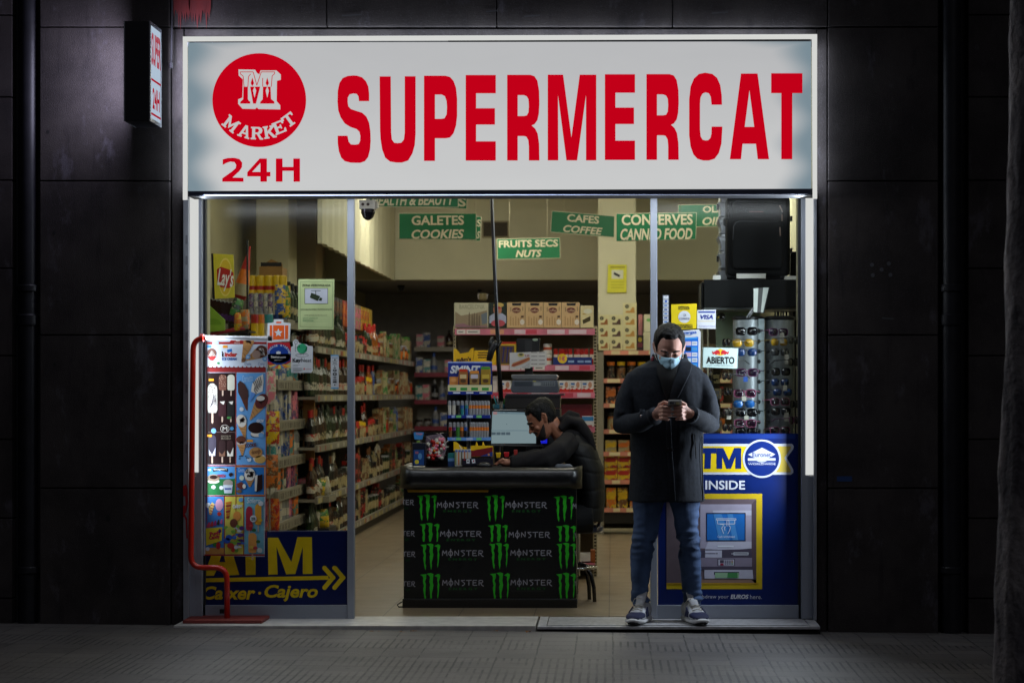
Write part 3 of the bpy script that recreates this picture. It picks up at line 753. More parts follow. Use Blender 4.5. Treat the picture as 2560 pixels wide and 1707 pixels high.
# ribbed cream blinds hanging over the aisle
b = MB(); n_ = 60; pts = []
for i in range(n_ + 1):
    yy = 5.55 + (11.75 - 5.55) * i / n_
    pts.append((GX - .02 + (.018 if i % 4 in (1, 2) else 0), yy))
vs = [(p[0], p[1], FZ + 2.58) for p in pts] + [(p[0], p[1], ZC) for p in pts]
vs += [(v[0] - .04, v[1], v[2]) for v in vs]
m = n_ + 1
b.add(vs, [(i, i + 1, m + i + 1, m + i) for i in range(n_)] + [(2 * m + i, 2 * m + i + 1, 3 * m + i + 1, 3 * m + i) for i in range(n_)] + [(i, i + 1, 2 * m + i + 1, 2 * m + i) for i in range(n_)] + [(0, m, 3 * m, 2 * m)], m_cream)
b.build("vertical_blind", label="cream ribbed vertical blind hanging from the ceiling above the left aisle", cat="blind")

# ------------------------------------------------------------------ toiletries shelving in the left window
HX = -2.53
hg = E("toiletries_shelving", "pale shelving of toiletries seen through the left window glass", "shelving", (HX - .2, 4.4, FZ))
HL = [1.985, 1.505, 1.196, .913, .664, .424]
for z_ in HL:
    MB().box(HX - .42, HX, 3.7, 5.18, z_ - .05, z_ - .02, m_shelf).box(HX - .012, HX + .02, 3.7, 5.18, z_ - .075, z_ + .005, m_shelf).build("shelf", hg, bevel=.003)
for z_ in HL[1:]:
    b = MB(); yy = 3.74
    while yy < 5.1:
        b.box(HX + .02, HX + .0215, yy, yy + .012, z_ - .06, z_ - .015, C(96, 88, 80)); yy += rp.choice((.03, .05, .08))
    b.build("price_tags", hg)
MB().box(HX - .48, HX - .42, 3.7, 5.18, FZ, 2.2, m_back).build("back_panel", hg)
for yy in (3.7, 5.16): MB().box(HX - .42, HX - .36, yy, yy + .03, FZ, 2.2, m_shelf).build("upright", hg)
tl = [('carton', 'white', 'blue'), ('bottle', 'white', 'teal', 'teal'), ('carton', 'blue', 'white'), ('carton', 'white', 'black'), ('bottle', 'white', 'white', 'blue'), ('carton', 'teal', 'orange'), ('carton', 'pink', 'teal'), ('bottle', 'grey', 'white', 'white'), ('carton', 'purple', 'pink')]
for i, z_ in enumerate(HL[1:]):
    shelf_fill(HX, 3.68, 5.1, z_ - .008, ['top', 'second', 'third', 'fourth', 'lowest'][i], "front row of toiletries shelving", "toiletries behind the left window", tl)
    shelf_fill(HX - .14, 3.68, 5.1, z_ - .008, ['top', 'second', 'third', 'fourth', 'lowest'][i], "rear row of toiletries shelving", "toiletries at the back behind the left window", tl)
b = MB(5.2); b.pbox(757, 838, 786, 1150, .03, mat("cardboard", (150, 112, 62), .8, var=.12)); b.build("cardboard_sheet", label="tall brown cardboard panel at the end of the toiletries shelving", cat="cardboard", bevel=.002)
t = E("basket_shelf", "low black shelf unit holding loose bread bags beside the brown panel", "shelving", (X(785, 5.3), 5.5, FZ))
b = MB(5.25); b.pbox(744, 1240, 822, 1256, .5, m_shelf); b.build("shelf", t)
b = MB(5.75); b.pbox(744, 1130, 822, 1330, .02, P('black')); b.build("back_panel", t)
b = MB(5.25); b.pbox(744, 1320, 822, 1338, .5, P('black')); b.build("shelf", t)
for i, (px, py, c_, l_, rx) in enumerate(((762, 1240, 'pink', 'red', -.3), (784, 1240, 'green', 'yellow', .2), (803, 1240, 'cream', 'white', -.2), (775, 1240, 'white', 'brown', .5), (772, 1320, 'white', 'white', .2), (796, 1320, 'green', 'yellow', -.1))):
    inst("bread_bag", bag(c_, l_, .17, .15, .12), (X(px, 5.3), 5.3 + .04 * (i % 3), Z(py, 5.3)), rx, "%s plastic food bag with %s print on the %s of the basket unit" % (c_, l_, "top shelf" if py == 1240 else "bottom shelf"), "bag", "food bags on the basket unit", ry=rx)
# top of the toiletries shelving: row of yellow capped spray cans, sachets
def spray(b):
    b.lathe([(.03, 0, P('blue')), (.033, .006, P('blue')), (.033, .19, P('yellow')), (.033, .225, P('red')), (.033, .255, P('yellow')), (.0345, .257, P('yellow')), (.0345, .325, P('yellow')), (.02, .335)], P('blue'), n=14)
for i, px in enumerate((630, 651, 672, 692, 706)):
    inst("spray_can", stock(("spray_can", 1), spray), (X(px, 3.66), 3.66, 1.955), 0, "yellow capped spray can with red band on top of the toiletries shelving", "spray can", "yellow capped spray cans in a row")
for i, px in enumerate((628, 640, 652, 664, 676, 688)):
    inst("sachet", bag('grey' if i < 4 else 'white', 'white' if i % 2 else 'purple', .034, .16, .02), (X(px, 3.5), 3.5, 1.99), rg.uniform(-.2, .2), "pale foil sachet standing in front of the yellow spray cans", "sachet", "foil sachets before the spray cans")
inst("snack_bag", bag('blue', 'yellow', .08, .22, .05), (X(700, 3.5), 3.5, 1.99), .2, "blue and yellow snack bag beside the foil sachets", "bag")
inst("snack_bag", bag('yellow', 'green', .06, .24, .04), (X(716, 3.6), 3.6, 1.97), .2, "narrow yellow and green snack bag right of the spray cans", "bag")
MB().box(X(612, 3.45), X(722, 3.45), 3.42, 3.78, 1.925, 1.955, m_shelf).build("shelf_board", hg)
for i, (px, c_) in enumerate(((640, 'red'), (655, 'orange'), (670, 'teal'))):
    inst("crisp_tube", can(c_, 'yellow' if c_ != 'teal' else 'white', .24, .038), (X(px, 3.2), 3.2, Z(866, 3.2)), 0, "%s crisp tube standing below the spray cans" % c_, "crisp tube", "crisp tubes in the left window")
MB().box(X(630, 3.2), X(682, 3.2), 3.1, 3.3, Z(875, 3.2), Z(866, 3.2), m_shelf).build("shelf_bracket", hg)
for i, px in enumerate((722, 731, 740)): inst("bottle", bottle('dark green', 'cream', 'black'), (X(px, 4.0 + i * .3), 4.0 + i * .3, 1.965), 0, "dark green bottle on the top shelf right of the yellow spray cans", "bottle", "green bottles behind the notice")
b = MB(4.6); m_cb = mat("cardboard", (150, 112, 62), .8)
b.pbox(648, 668, 706, 700, .25, m_cb); b.pprism([(648, 668), (678, 648), (706, 660), (706, 668)], .01, m_cb); b.pr(652, 666, 704, 656, P('black'), 1)
b.build("cardboard_box", label="open cardboard box behind the yellow spray cans", cat="box")
MB().box(X(640, 4.6), X(712, 4.6), 4.58, 4.95, Z(712, 4.6), Z(700, 4.6), m_shelf).box(X(640, 4.6), X(646, 4.6), 4.8, 4.9, FZ, Z(712, 4.6), m_shelf).build("wall_shelf", label="small wall shelf carrying the open cardboard box", cat="shelf")

# snack rack close to the left window
sr = E("snack_rack", "red and black snack rack with a yellow crisps board in the left window", "display rack", (X(560, 2.0), 2.0, FZ))
b = MB(2.0); b.pprism([(533, 634), (583, 637), (586, 744), (537, 747)], .015, C(222, 206, 60)); b.pprism([(528, 634), (533, 634), (538, 760), (532, 758)], .1, P('black')); b.build("header_board", sr)
b = MB(2.0, (3.563, 440, 460))
for r_, m_, k in ((1., C(246, 222, 110), 2), (.9, C(232, 196, 50), 3)): b.pe(440, 830, 62 * r_, 172 * r_, m_, k, 28)
b.pp([(365, 760), (400, 738), (470, 760), (512, 790), (515, 900), (470, 930), (400, 920), (368, 880)], C(190, 40, 30), 4)
b.pt("Lay's", 374, 755, 512, 955, C(240, 238, 230), 5, bold=.02, rot=8)
b.build("board_print", sr)
b = MB(1.9); b.tube([b.q(516, 838), b.q(622, 817)], .014, mat("rack_red", (150, 28, 34), .35)); b.build("front_bar", sr)
b = MB(2.05); b.pbox(516, 826, 622, 830, .3, P('black'))
for px in (518, 618): b.pbox(px - 2, 600 if px > 600 else 640, px + 2, 1560, .02, P('black'))
b.build("frame", sr)
for i in range(9):
    inst("chocolate_bar", stock(("chocolate_bar", 1), lambda b: b.box(-.012, .012, -.02, .02, 0, .15, P('dark brown', .25)).box(-.0125, .0125, -.0205, .0205, .02, .06, P('purple', .25)).box(-.012, .012, -.02, .02, .15, .158, P('grey'))), (X(521 + i * 9, 1.92), 1.92 + .012 * i, Z(800 + i * 1.5, 1.92)), 0, "dark wrapped chocolate bar leaning in the green tray of the snack rack", "chocolate bar", "chocolate bars in the green tray", ry=-.25)
b = MB(1.88); b.pprism([(516, 757), (562, 800), (562, 826), (516, 830)], .02, C(140, 176, 52)); b.pp([(516, 778), (524, 780), (521, 828), (516, 828)], C(150, 200, 210), 1); b.pe(532, 812, 22, 16, C(120, 160, 40), 1, 16, 180, 360)
b.build("display_tray", label="green printed cardboard tray of chocolate bars on the snack rack", cat="tray")
for i, (px, py, c_, l_, w_, h_, rz, nm) in enumerate(((598, 826, 'yellow', 'orange', .07, .12, .3, "yellow crisp bag under the chocolate tray"), (612, 822, 'orange', 'cream', .07, .13, -.2, "orange crisp bag at the right end of the snack rack"), (586, 790, 'green', 'dark green', .08, .12, .6, "green leaf printed bag leaning right of the chocolate bars"))):
    inst("snack_bag", bag(c_, l_, w_, h_, .05), (X(px, 1.9), 1.9, Z(py, 1.9)), rz, nm, "bag", ry=.3 if i == 2 else 0)
b = MB(2.1); b.lathe([(.012, 0, P('red')), (.055, .06, P('cream')), (.05, .14, P('orange')), (.032, .24, P('red')), (.004, .40)], P('orange'), (0, 0, 0), 12)
o = b.build("paper_cone", label="tall pointed orange and red paper cone leaning behind the crisps board", cat="paper cone"); o.location = (X(596, 2.15), 2.15, Z(760, 2.15)); o.rotation_euler = (0, .2, 0)
for i, (py, c_, l_) in enumerate(((1010, 'pink', 'white'), (1110, 'yellow', 'red'), (1220, 'orange', 'brown'), (1330, 'orange', 'red'), (940, 'white', 'red'))):
    inst("snack_bag", bag(c_, l_, .11, .24, .06), (X(674 + (i % 2) * 5, 3.1), 3.1 + .03 * i, Z(py, 3.1)), .9 - .5 * i, "%s and %s hanging snack bag right of the ice cream menu, %s" % (c_, l_, ["second from the top", "third from the top", "fourth from the top", "lowest of the column", "topmost of the column"][i]), "bag", "snack bags hanging on the strip")
b = MB(3.16); b.pbox(672, 860, 676, 1560, .01, m_shelf); b.build("hanging_strip", label="thin upright strip carrying snack bags beside the ice cream menu", cat="strip")

# ------------------------------------------------------------------ far shelving across the back
fs_ = E("far_shelving", "blurred grey shelving with crimson price rails across the back of the shop", "shelving", (X(1100, 14.4), 14.6, FZ))
yq = 14.4
FL = [Z(868, yq), Z(932, yq), Z(1000, yq), Z(1066, yq), Z(1140, yq), Z(1210, yq)]
for i, z_ in enumerate(FL):
    b = MB(yq); b.box(X(1036, yq), X(1200, yq), yq, yq + .4, z_ - .03, z_, m_shelf); b.box(X(1036, yq), X(1200, yq), yq - .01, yq, z_ - .05, z_ + .005, mat("rail_crimson", (120, 30, 50), .5) if i else m_shelf); b.build("shelf", fs_)
MB().box(X(1036, yq), X(1200, yq), yq + .4, yq + .44, FZ, FL[0] + .1, m_rear).build("back_panel", fs_)
fp = [('bottle', 'grey', 'blue', 'grey'), ('bottle', 'black', 'grey', 'grey'), ('jar', 'dark brown', 'grey', 'black'), ('bottle', 'blue', 'grey', 'grey'), ('carton', 'white', 'blue'), ('bottle', 'grey', 'blue', 'blue'), ('carton', 'teal', 'white'), ('carton', 'pink', 'white'), ('bottle', 'dark brown', 'cream', 'black')]
for i, z_ in enumerate(FL):
    xx = X(1037, yq) + .05; nm = ['top', 'second', 'third', 'fourth', 'fifth', 'lowest'][i]
    while xx < X(1190, yq):
        q = rg.choice(fp)
        inst(q[0], FN[q[0]](*q[1:]), (xx, yq + .08, z_), rg.uniform(-.2, .2), "%s %s with %s print on the %s shelf at the back of the shop" % (q[1], q[0], q[2], nm), q[0], "goods on the far shelving", (1.2, 1.2, rg.uniform(.6, .98)))
        xx += rg.choice((.09, .1, .1, .18))
# products on the far gable end: yellow boxes on aisle end
t = E("wall_vent", "brown slatted air vent high on the cream beam", "vent", (X(1240, 11.78), 11.79, Z(575, 11.78)))
b = MB(11.78); b.pbox(1205, 552, 1273, 595, .02, mat("vent_frame", (150, 140, 110), .6)); b.build("frame", t)
b = MB(11.775); m_v = mat("vent_slat", (70, 60, 44), .6)
b.pbox(1209, 556, 1269, 591, .01, mat("vent_dark", (56, 47, 34), .7))
for k in range(8): b.pbox(1209, 557 + k * 4.4, 1269, 559 + k * 4.4, .004, m_v, 14)
b.build("slats", t)
b = MB(11.0); 
t = E("rear_lamp", "small lit lamp under the low ceiling at the back", "lamp", (X(1215, 12.6), 12.6, Z(700, 12.6)))
b = MB(12.6); b.pbox(1194, 696, 1240, 704, .1, m_aluw); b.build("fitting", t)
b = MB(12.58); b.pbox(1206, 697, 1232, 703, .02, glow("rear_tube", (150, 165, 190), 1.)); b.build("tube", t)
area("rear_light", t, (X(1218, 12.7), 12.7, FZ + 2.5), (0, 0, 0), 1.6, .6, 9, (1, .95, .88))
def dome(px, py, y, r, label, white=True):
    t = E("dome_camera", label, "security camera", (X(px, y), y, Z(py, y)))
    s_ = sc(y)
    MB().lathe([(r * .9 / s_, 0), (r / s_, -.02), (r * .95 / s_, -r * .6 / s_), (r * .7 / s_, -r * 1.2 / s_), (r * .3 / s_, -r * 1.5 / s_), (.001, -r * 1.55 / s_)], mat("dome_black", (18, 18, 20), .15), (X(px, y), y, Z(py, y)), 18).build("dome", t)
    return t
t = dome(920, 523, .5, 18, "black dome camera under a white junction box in the doorway")
b = MB(.48); b.pbox(898, 500, 938, 523, .1, P('white')); b.build("junction_box", t, bevel=.003)
b = MB(.47); b.pe(907, 511, 4, 4, P('dark brown'), 1, 12).pe(920, 511, 4, 4, P('dark brown'), 1, 12); b.build("cable_hole", t)
b = MB(.5); b.pbox(938, 503, 944, 520, .06, P('white')); b.build("side_plug", t)
b = MB(.5); b.pbox(916, 470, 922, 500, .04, P('white')); b.build("bracket", t)
dome(1003, 713, 12.3, 10, "small black dome camera under the low ceiling at the back")
t = dome(1199, 724, 12.3, 5, "tiny black camera above a pale bell at the back of the shop")
b = MB(12.3); b.lathe([(.055, 0), (.055, -.06), (.03, -.08)], P('cream'), (X(1207, 12.3), 12.3, Z(734, 12.3)), 12); b.build("bell", t)

# ------------------------------------------------------------------ green hanging category signs
m_gr = mat("sign_green", (16, 108, 66), .5, var=.04); m_cr = mat("sign_cream", (214, 206, 178), .6, var=.03)
def hang(pts, y, lines, label, hidden=None):
    t = E("hanging_sign", label, "hanging sign", (X(pts[0][0], y), y, Z(pts[0][1], y)), "green aisle signs hung from the ceiling")
    b = MB(y); b.pprism(pts, .012, m_cr); b.build("board", t)
    b = MB(y)
    (x0, y0), (x1, y1), (x2, y2), (x3, y3) = pts
    e = 1.2
    b.pp([(x0 + e, y0 + e), (x1 - e, y1 + e), (x2 - e, y2 - e), (x3 + e, y3 - e)], m_gr, 2); b.build("face", t)
    b = MB(y)
    for tx, a, c_, d, e_, sh, rot in lines: b.pt(tx, a, c_, d, e_, m_cr, 5, bold=.028, shear=sh, rot=rot)
    b.build("lettering", t)
    b = MB(y + .006)
    for f in (.2, .8):
        p = b.q(x0 + (x1 - x0) * f, y0 + (y1 - y0) * f + 2); b.tube([p, (p[0], p[1], ZC)], .0015, m_cr, 5)
    b.build("wire", t)
hang([(915, 466), (1146, 462), (1146, 519), (915, 517)], 3.4, [("HEALTH & BEAUTY", 928, 488, 1137, 514, .25, -.6)], "green HEALTH & BEAUTY sign partly cut off by the shop fascia")
hang([(1060, 466), (1169, 466), (1167, 523), (1060, 519)], 3.9, [("S", 1146, 494, 1165, 517, 0, 3)], "green sign end showing one letter S behind the HEALTH & BEAUTY sign")
hang([(997, 533), (1191, 533), (1191, 600), (997, 598)], 4.4, [("GALETES", 1029, 539, 1160, 563, 0, -.5), ("COOKIES", 1029, 574, 1160, 597, .2, -.5)], "green GALETES COOKIES sign hanging under the beam")
hang([(1130, 540), (1204, 541), (1201, 603), (1130, 601)], 4.9, [("S", 1192, 549, 1203, 567, 0, 3), ("S", 1192, 578, 1200, 597, .2, 3)], "green sign end showing two letters behind the GALETES sign")
hang([(1242, 597), (1400, 594), (1401, 646), (1243, 649)], 9.0, [("FRUITS SECS", 1247, 600, 1395, 618, 0, -1), ("NUTS", 1289, 625, 1354, 643, .25, -1)], "green FRUITS SECS NUTS sign hanging lowest in the middle")
hang([(1379, 527), (1537, 540), (1536, 594), (1376, 581)], 6.2, [("CAFES", 1418, 538, 1498, 557, 0, 4.6), ("COFFEE", 1408, 566, 1506, 584, .2, 4.6)], "green CAFES COFFEE sign tilting down to the right")
hang([(1540, 534), (1742, 531), (1740, 599), (1540, 604)], 4.4, [("CONSERVES", 1554, 536, 1732, 563, 0, -.6), ("CANNED FOOD", 1551, 571, 1731, 600, .2, -.6)], "green CONSERVES CANNED FOOD sign crossing the right door mullion")
hang([(1695, 512), (1850, 510), (1850, 566), (1695, 568)], 5.4, [("OLI", 1757, 515, 1797, 532, 0, -1), ("OIL", 1756, 543, 1802, 563, .2, -1)], "green OLI OIL sign half hidden behind the silver suitcase")
b = MB(9.98); b.pprism([(1520, 661), (1567, 662), (1566, 731), (1518, 732)], .012, C(206, 200, 50)); b.pr(1529, 675, 1558, 697, C(210, 210, 190), 1); b.pp([(1535, 680), (1551, 688), (1548, 693), (1534, 686)], C(30, 30, 30), 2)
for k in range(3): b.pr(1527, 704 + k * 7, 1560, 706 + k * 7, C(176, 170, 40), 1)
b.pr(1526, 666, 1562, 670, C(150, 146, 34), 1)
b.build("security_notice", label="yellow surveillance notice fixed to the cream pillar", cat="notice")
# ------------------------------------------------------------------ gondola behind the clerk
YG = 2.86
gb = E("sweet_shelving", "perforated cream shelving of sweets behind the clerk", "shelving", (X(1310, YG), YG + .2, FZ))
GLV = [835, 925, 993, 1078, 1215, 1330, 1420]
m_perf = mat("perforated_upright", (196, 184, 156), .5)
for a_, c_ in ((1133, 1140), (1483, 1493)):
    b = MB(YG + .3); b.pbox(a_, 815, c_, 1448, .06, m_perf)
    k = 822
    while k < 1440: b.pr(a_ + 2, k, c_ - 2, k + 4, mat("slot_dark", (60, 52, 40), .8), 1); k += 8.3
    b.build("upright", gb)
MB(YG).pbox(1133, 810, 1493, 1445, .03, mat("shelf_rear_panel", (112, 98, 82), .7)).build("x") if 0 else None
b = MB(YG + .37); b.pbox(1140, 815, 1484, 1440, .02, mat("shelf_rear_panel", (126, 112, 94), .7)); b.build("back_panel", gb)
m_rail = mat("rail_pink", (214, 120, 140), .35, var=.3, scale=6); m_tag = C(222, 214, 206); m_tagr = C(206, 70, 90)
rt = random.Random(2)
for i, py in enumerate(GLV):
    b = MB(YG - .005); b.pbox(1137, py - 10, 1487, py - 6, .38, m_shelf)
    b.build("shelf", gb)
    b = MB(YG - .015); b.pbox(1137, py - 13, 1487, py + 2, .01, m_rail)
    px = 1142
    while px < 1470:
        w = rt.choice((22, 27, 34, 44)); mm = rt.choice((m_tag, m_tag, C(226, 160, 120), m_tagr, C(228, 200, 210)))
        b.pr(px, py - 11, px + w, py, mm, 1)
        if mm is m_tag: b.pr(px + 4, py - 7, px + w - 6, py - 4, C(140, 134, 130), 2)
        px += w + rt.choice((2, 10, 26))
    b.build("price_rail", gb)
def box_px(name, a, b_, c, d, y, dep, m, label, cat, group=None, prints=None, bevel=.0015):
    b = MB(y); b.pbox(a, b_, c, d, dep, m)
    if prints: prints(b)
    return b.build(name, label=label, cat=cat, group=group, bevel=bevel)
G5 = (3.41, 1100, 720)
yi = YG + .03
def f(b):
    b.T = G5; b.pr(125, 128, 410, 330, C(196, 190, 160), 1)
    b.pp([(130, 200), (180, 235), (240, 225), (300, 215), (400, 190), (405, 330), (130, 330)], C(150, 132, 104), 2)
    for x_, h in ((250, 200), (275, 215), (292, 205), (315, 210), (335, 225)): b.pp([(x_ - 8, 325), (x_ - 5, h + 20), (x_, h), (x_ + 5, h + 20), (x_ + 8, 325)], C(112, 96, 74), 3)
    b.pp([(130, 310), (200, 300), (260, 325), (400, 322), (405, 334), (130, 334)], C(150, 110, 120), 4)
    b.pp([(350, 225), (402, 205), (402, 300), (360, 310)], C(110, 120, 130), 3)
    b.pt("BARCELONA", 165, 142, 380, 178, C(150, 146, 120), 3)
box_px("picture_tin", 1135, 757, 1221, 819, yi, .1, C(190, 184, 156), "rounded picture tin with a city view at the left end of the top sweet shelf", "tin", None, f, .006)
def f(b):
    b.T = G5; b.pr(420, 125, 565, 335, C(30, 42, 28), 1); b.pe(490, 185, 36, 46, C(190, 120, 90), 2); b.pp([(420, 240), (460, 215), (530, 215), (565, 240), (565, 300), (420, 300)], C(170, 176, 200), 2); b.pe(495, 300, 60, 30, C(190, 80, 90), 3); b.pe(500, 145, 44, 20, C(200, 170, 90), 3); b.pe(495, 168, 24, 12, C(180, 50, 50), 4)
box_px("picture_tin", 1223, 757, 1266, 819, yi, .1, C(30, 36, 28), "dark picture tin with a figure between the city tin and the brown bags", "tin", None, f, .004)
for i in range(4):
    a = 1267.5 + i * 45.5
    def f(b, a=a):
        b.T = (3.41, a - 570 / 3.41, 720)
        b.pr(572, 122, 722, 333, C(214, 178, 128), 1); b.pe(650, 190, 38, 24, C(110, 40, 36), 2, 12); b.pp([(612, 128), (692, 128), (688, 150), (616, 150)], C(40, 34, 30), 3); b.pt("coffee", 618, 178, 682, 202, C(220, 190, 150), 3)
        for k in range(5): b.pr(596 + k * 22, 240 + (k % 2) * 14, 606 + k * 22, 320, C(190, 150, 100), 2)
        b.pr(690, 235, 712, 252, C(90, 60, 40), 3); b.pe(700, 290, 20, 24, C(235, 225, 210), 3, 10); b.pr(600, 165, 605, 200, C(120, 90, 60), 2); b.pr(702, 160, 707, 195, C(120, 90, 60), 2)
    box_px("gift_box", a, 756, a + 44.5, 819, yi, .12, C(206, 170, 122), "brown printed gift box, %s of four on the top sweet shelf" % ["leftmost", "second from left", "third from left", "rightmost"][i], "box", "brown gift boxes on the top sweet shelf", f)
def f(b): b.pe(1470, 778, 11, 6, C(232, 226, 200), 1); b.pp([(1456, 800), (1476, 790), (1476, 802), (1458, 810)], C(70, 60, 20), 1); b.pr(1456, 784, 1464, 786, C(190, 150, 60), 1)
box_px("gift_box", 1451, 764, 1484, 819, yi, .1, C(224, 208, 156), "narrow cream box at the right end of the top sweet shelf", "box", None, f)
# second shelf
yb_ = 912
b = MB(yi); m_y = C(232, 186, 24)
b.pprism([(1134, 872), (1140, 872), (1150, 884), (1172, 880), (1178, 870), (1184, 870), (1184, 908), (1134, 908)], .1, m_y)
b.T = G5; b.pt("m&m's", 140, 590, 265, 625, C(60, 36, 24), 2, bold=.05, rot=-4); b.pe(250, 545, 0.5, .5, m_y, 1, 5)
b.build("sweets_tray", label="yellow cardboard sweets tray with brown lettering at the left of the second shelf", cat="tray")
def f(b):
    for k, (x_, w_) in enumerate(((1196, 34), (1194, 40), (1195, 38))): b.pr(x_, 880 + k * 6, x_ + w_, 883 + k * 6, C(60, 40, 16), 1)
box_px("sweets_box", 1185, 876, 1240, 913, yi, .1, m_y, "yellow box with dark print behind the pole on the second shelf", "box", None, f)
def f(b):
    b.pr(1246, 854, 1290, 860, C(224, 70, 30), 1); b.pr(1250, 864, 1286, 910, C(96, 72, 50), 1)
    for x_ in (1256, 1266, 1274): b.pl([(x_, 905), (x_ + 4, 870)], 3, C(40, 40, 110), 2); b.pe(x_ + 4, 870, 4, 3, C(50, 46, 120), 2, 8)
box_px("sweets_box", 1247, 856, 1290, 913, yi, .1, C(210, 176, 40), "orange topped box of purple lollies behind the scale display", "box", None, f)
for k, py in enumerate((884, 911)):
    b = MB(); b.lathe([(.03, 0, C(220, 212, 200)), (.032, .004, C(220, 212, 200)), (.032, .03, C(190, 90, 60)), (.032, .05, C(220, 212, 200)), (.032, .068, C(230, 226, 216)), (.03, .074)], C(220, 212, 200), (X(1369, yi + .04), yi + .04, Z(py + 1, yi)), 14)
    b.build("spread_jar", label="white spread jar with red label, %s one of the pair right of the scale card" % ("upper" if k == 0 else "lower"), cat="jar", group="pair of stacked spread jars")
b = MB(yi); b.pbox(1383, 893, 1480, 913, .1, C(34, 50, 120)); b.pe(1406, 896, 12, 12, C(236, 200, 40), 2); b.pt("1€", 1399, 890, 1413, 902, C(200, 60, 120), 3, bold=.03)
for x_ in (1420, 1444, 1462): b.pr(x_, 901, x_ + 15, 906, C(150, 180, 220), 2)
b.build("sweets_tray", label="blue tray with yellow price disc on the second sweet shelf", cat="tray")
for k in range(10):
    px = 1388 + k * 10
    inst("sweets_packet", stock(("sweets_packet", 1), lambda b: b.box(-.013, .013, -.01, .01, 0, .1, C(180, 40, 36, .2)).box(-.0135, .0135, -.011, .011, .04, .07, C(230, 210, 190, .2)).box(-.013, .013, -.006, .006, .1, .112, C(200, 60, 50, .2))), (X(px, yi + .04), yi + .04 + .01 * (k % 2), Z(912, yi) + .005), rt.uniform(-.3, .3), "red and white shiny sweets packet standing in the blue tray", "packet", "red packets in the blue tray", ry=rt.uniform(-.12, .12))
# third shelf
def fk(b, a, c):
    w = c - a
    b.pr(a, 973, c, 981, C(206, 44, 36), 1); b.pp([(a, 975), (a + w * .2, 970), (a + w * .4, 975), (a + w * .6, 969), (a + w * .8, 975), (c, 970), (c, 978), (a, 978)], C(206, 44, 36), 2)
    b.pe(a + w * .7, 962, w * .16, 8, C(196, 140, 110), 2, 10); b.pr(a + w * .08, 957, a + w * .42, 962, C(60, 110, 180), 2); b.pr(a + w * .1, 965, a + w * .34, 968, C(120, 60, 40), 2)
for a, c_, lb in ((1248, 1278, "left of the scale"), (1397, 1424, "just right of the scale"), (1425, 1453, "second right of the scale"), (1454, 1484, "at the right end")):
    box_px("chocolate_box", a, 951, c_, 981, yi, .12, C(226, 220, 214), "white and red chocolate box %s on the third sweet shelf" % lb, "box", "white and red chocolate boxes", lambda b, a=a, c_=c_: fk(b, a, c_))
box_px("chocolate_box", 1232, 940, 1243, 981, yi, .1, C(220, 206, 196), "narrow pale box left of the pole on the third sweet shelf", "box")
box_px("chocolate_box", 1386, 1010, 1480, 1066, yi, .1, C(96, 18, 26), "large dark red box behind the clerk's hood", "box")
def f(b): b.pr(1455, 1041, 1484, 1052, C(60, 130, 190), 1); b.pr(1460, 1062, 1480, 1068, C(190, 90, 100), 1)
box_px("chocolate_box", 1455, 1040, 1485, 1066, yi - .05, .05, C(222, 216, 214), "white and blue box right of the clerk's hood", "box", None, f)
for a, c_, py, m_, lb in ((1449, 1476, 1382, C(214, 208, 200), "white"), (1476, 1488, 1374, C(150, 84, 40), "orange brown"), (1450, 1482, 1408, C(206, 120, 130), "pink")):
    box_px("stock_box", a, py - (0 if m_ != C(206, 120, 130) else 6), c_, 1409 if py < 1400 else 1418, yi - .03, .1, m_, "%s box low on the sweet shelving right of the counter" % lb, "box")
# ------------------------------------------------------------------ right rear shelving
YR = 8.0
rr = E("grocery_shelving", "cream grocery shelving with pink price rails between clerk and standing man", "shelving", (X(1650, YR), YR + .2, FZ))
b = MB(YR); b.pbox(1490, 700 + 180, 1509, 1334, .4, m_shelf); b.build("side_panel", rr)
b = MB(YR + .42); b.pbox(1490, 860, 1830, 1320, .03, mat("grocery_back", (72, 62, 48), .8)); b.build("back_panel", rr)
RL = [881, 951, 1013, 1078, 1134, 1204, 1274]
m_rp = mat("rail_salmon", (204, 130, 112), .5, var=.3, scale=4)
for i, py in enumerate(RL):
    b = MB(YR); b.pbox(1509, py - 2, 1830, py + 2, .42, m_shelf); b.build("shelf", rr)
    b = MB(YR - .01); b.pbox(1509, py - 5, 1830, py + 6, .01, m_rp)
    for k in range(7): b.pr(1525 + k * 46 + rt.randint(-8, 8), py - 4, 1550 + k * 46, py + 5, C(220, 206, 164), 1)
    b.build("price_rail", rr)
b = MB(YR); b.pbox(1509, 1282, 1830, 1308, .3, mat("kick_black", (26, 22, 18), .8)); b.build("base", rr)
yi = YR + .03
for col_, (a, c_) in enumerate(((1496, 1524), (1524, 1557), (1557, 1592))):
    for row in range(4):
        if row == 0 and col_ < 2: continue
        t_ = 757 + row * 29.6
        def f(b, a=a, c_=c_, t_=t_, col_=col_):
            w = c_ - a; br = (C(150, 92, 44), C(84, 58, 48), C(190, 140, 70))[col_]
            b.pe(a + w * .3, t_ + 9, 5, 5, C(70, 66, 54), 1, 12); b.pe(a + w * .3, t_ + 9, 2, 2, C(150, 150, 120), 2, 8)
            b.pp([(a + w * .2, t_ + 25), (a + w * .22, t_ + 20), (a + w * .5, t_ + 20), (a + w * .7, t_ + 10), (a + w * .82, t_ + 12), (a + w * .85, t_ + 25)], br, 1)
        box_px("shoe_box", a + .5, t_, c_ - .5, t_ + 29.4, yi, .2, C(214, 206, 160), "cream box with a %s picture, row %s of the stack before the pillar" % (("tan", "dark brown", "golden")[col_], ("topmost", "upper", "middle", "bottom")[row]), "box", "stacked cream boxes before the pillar", f)
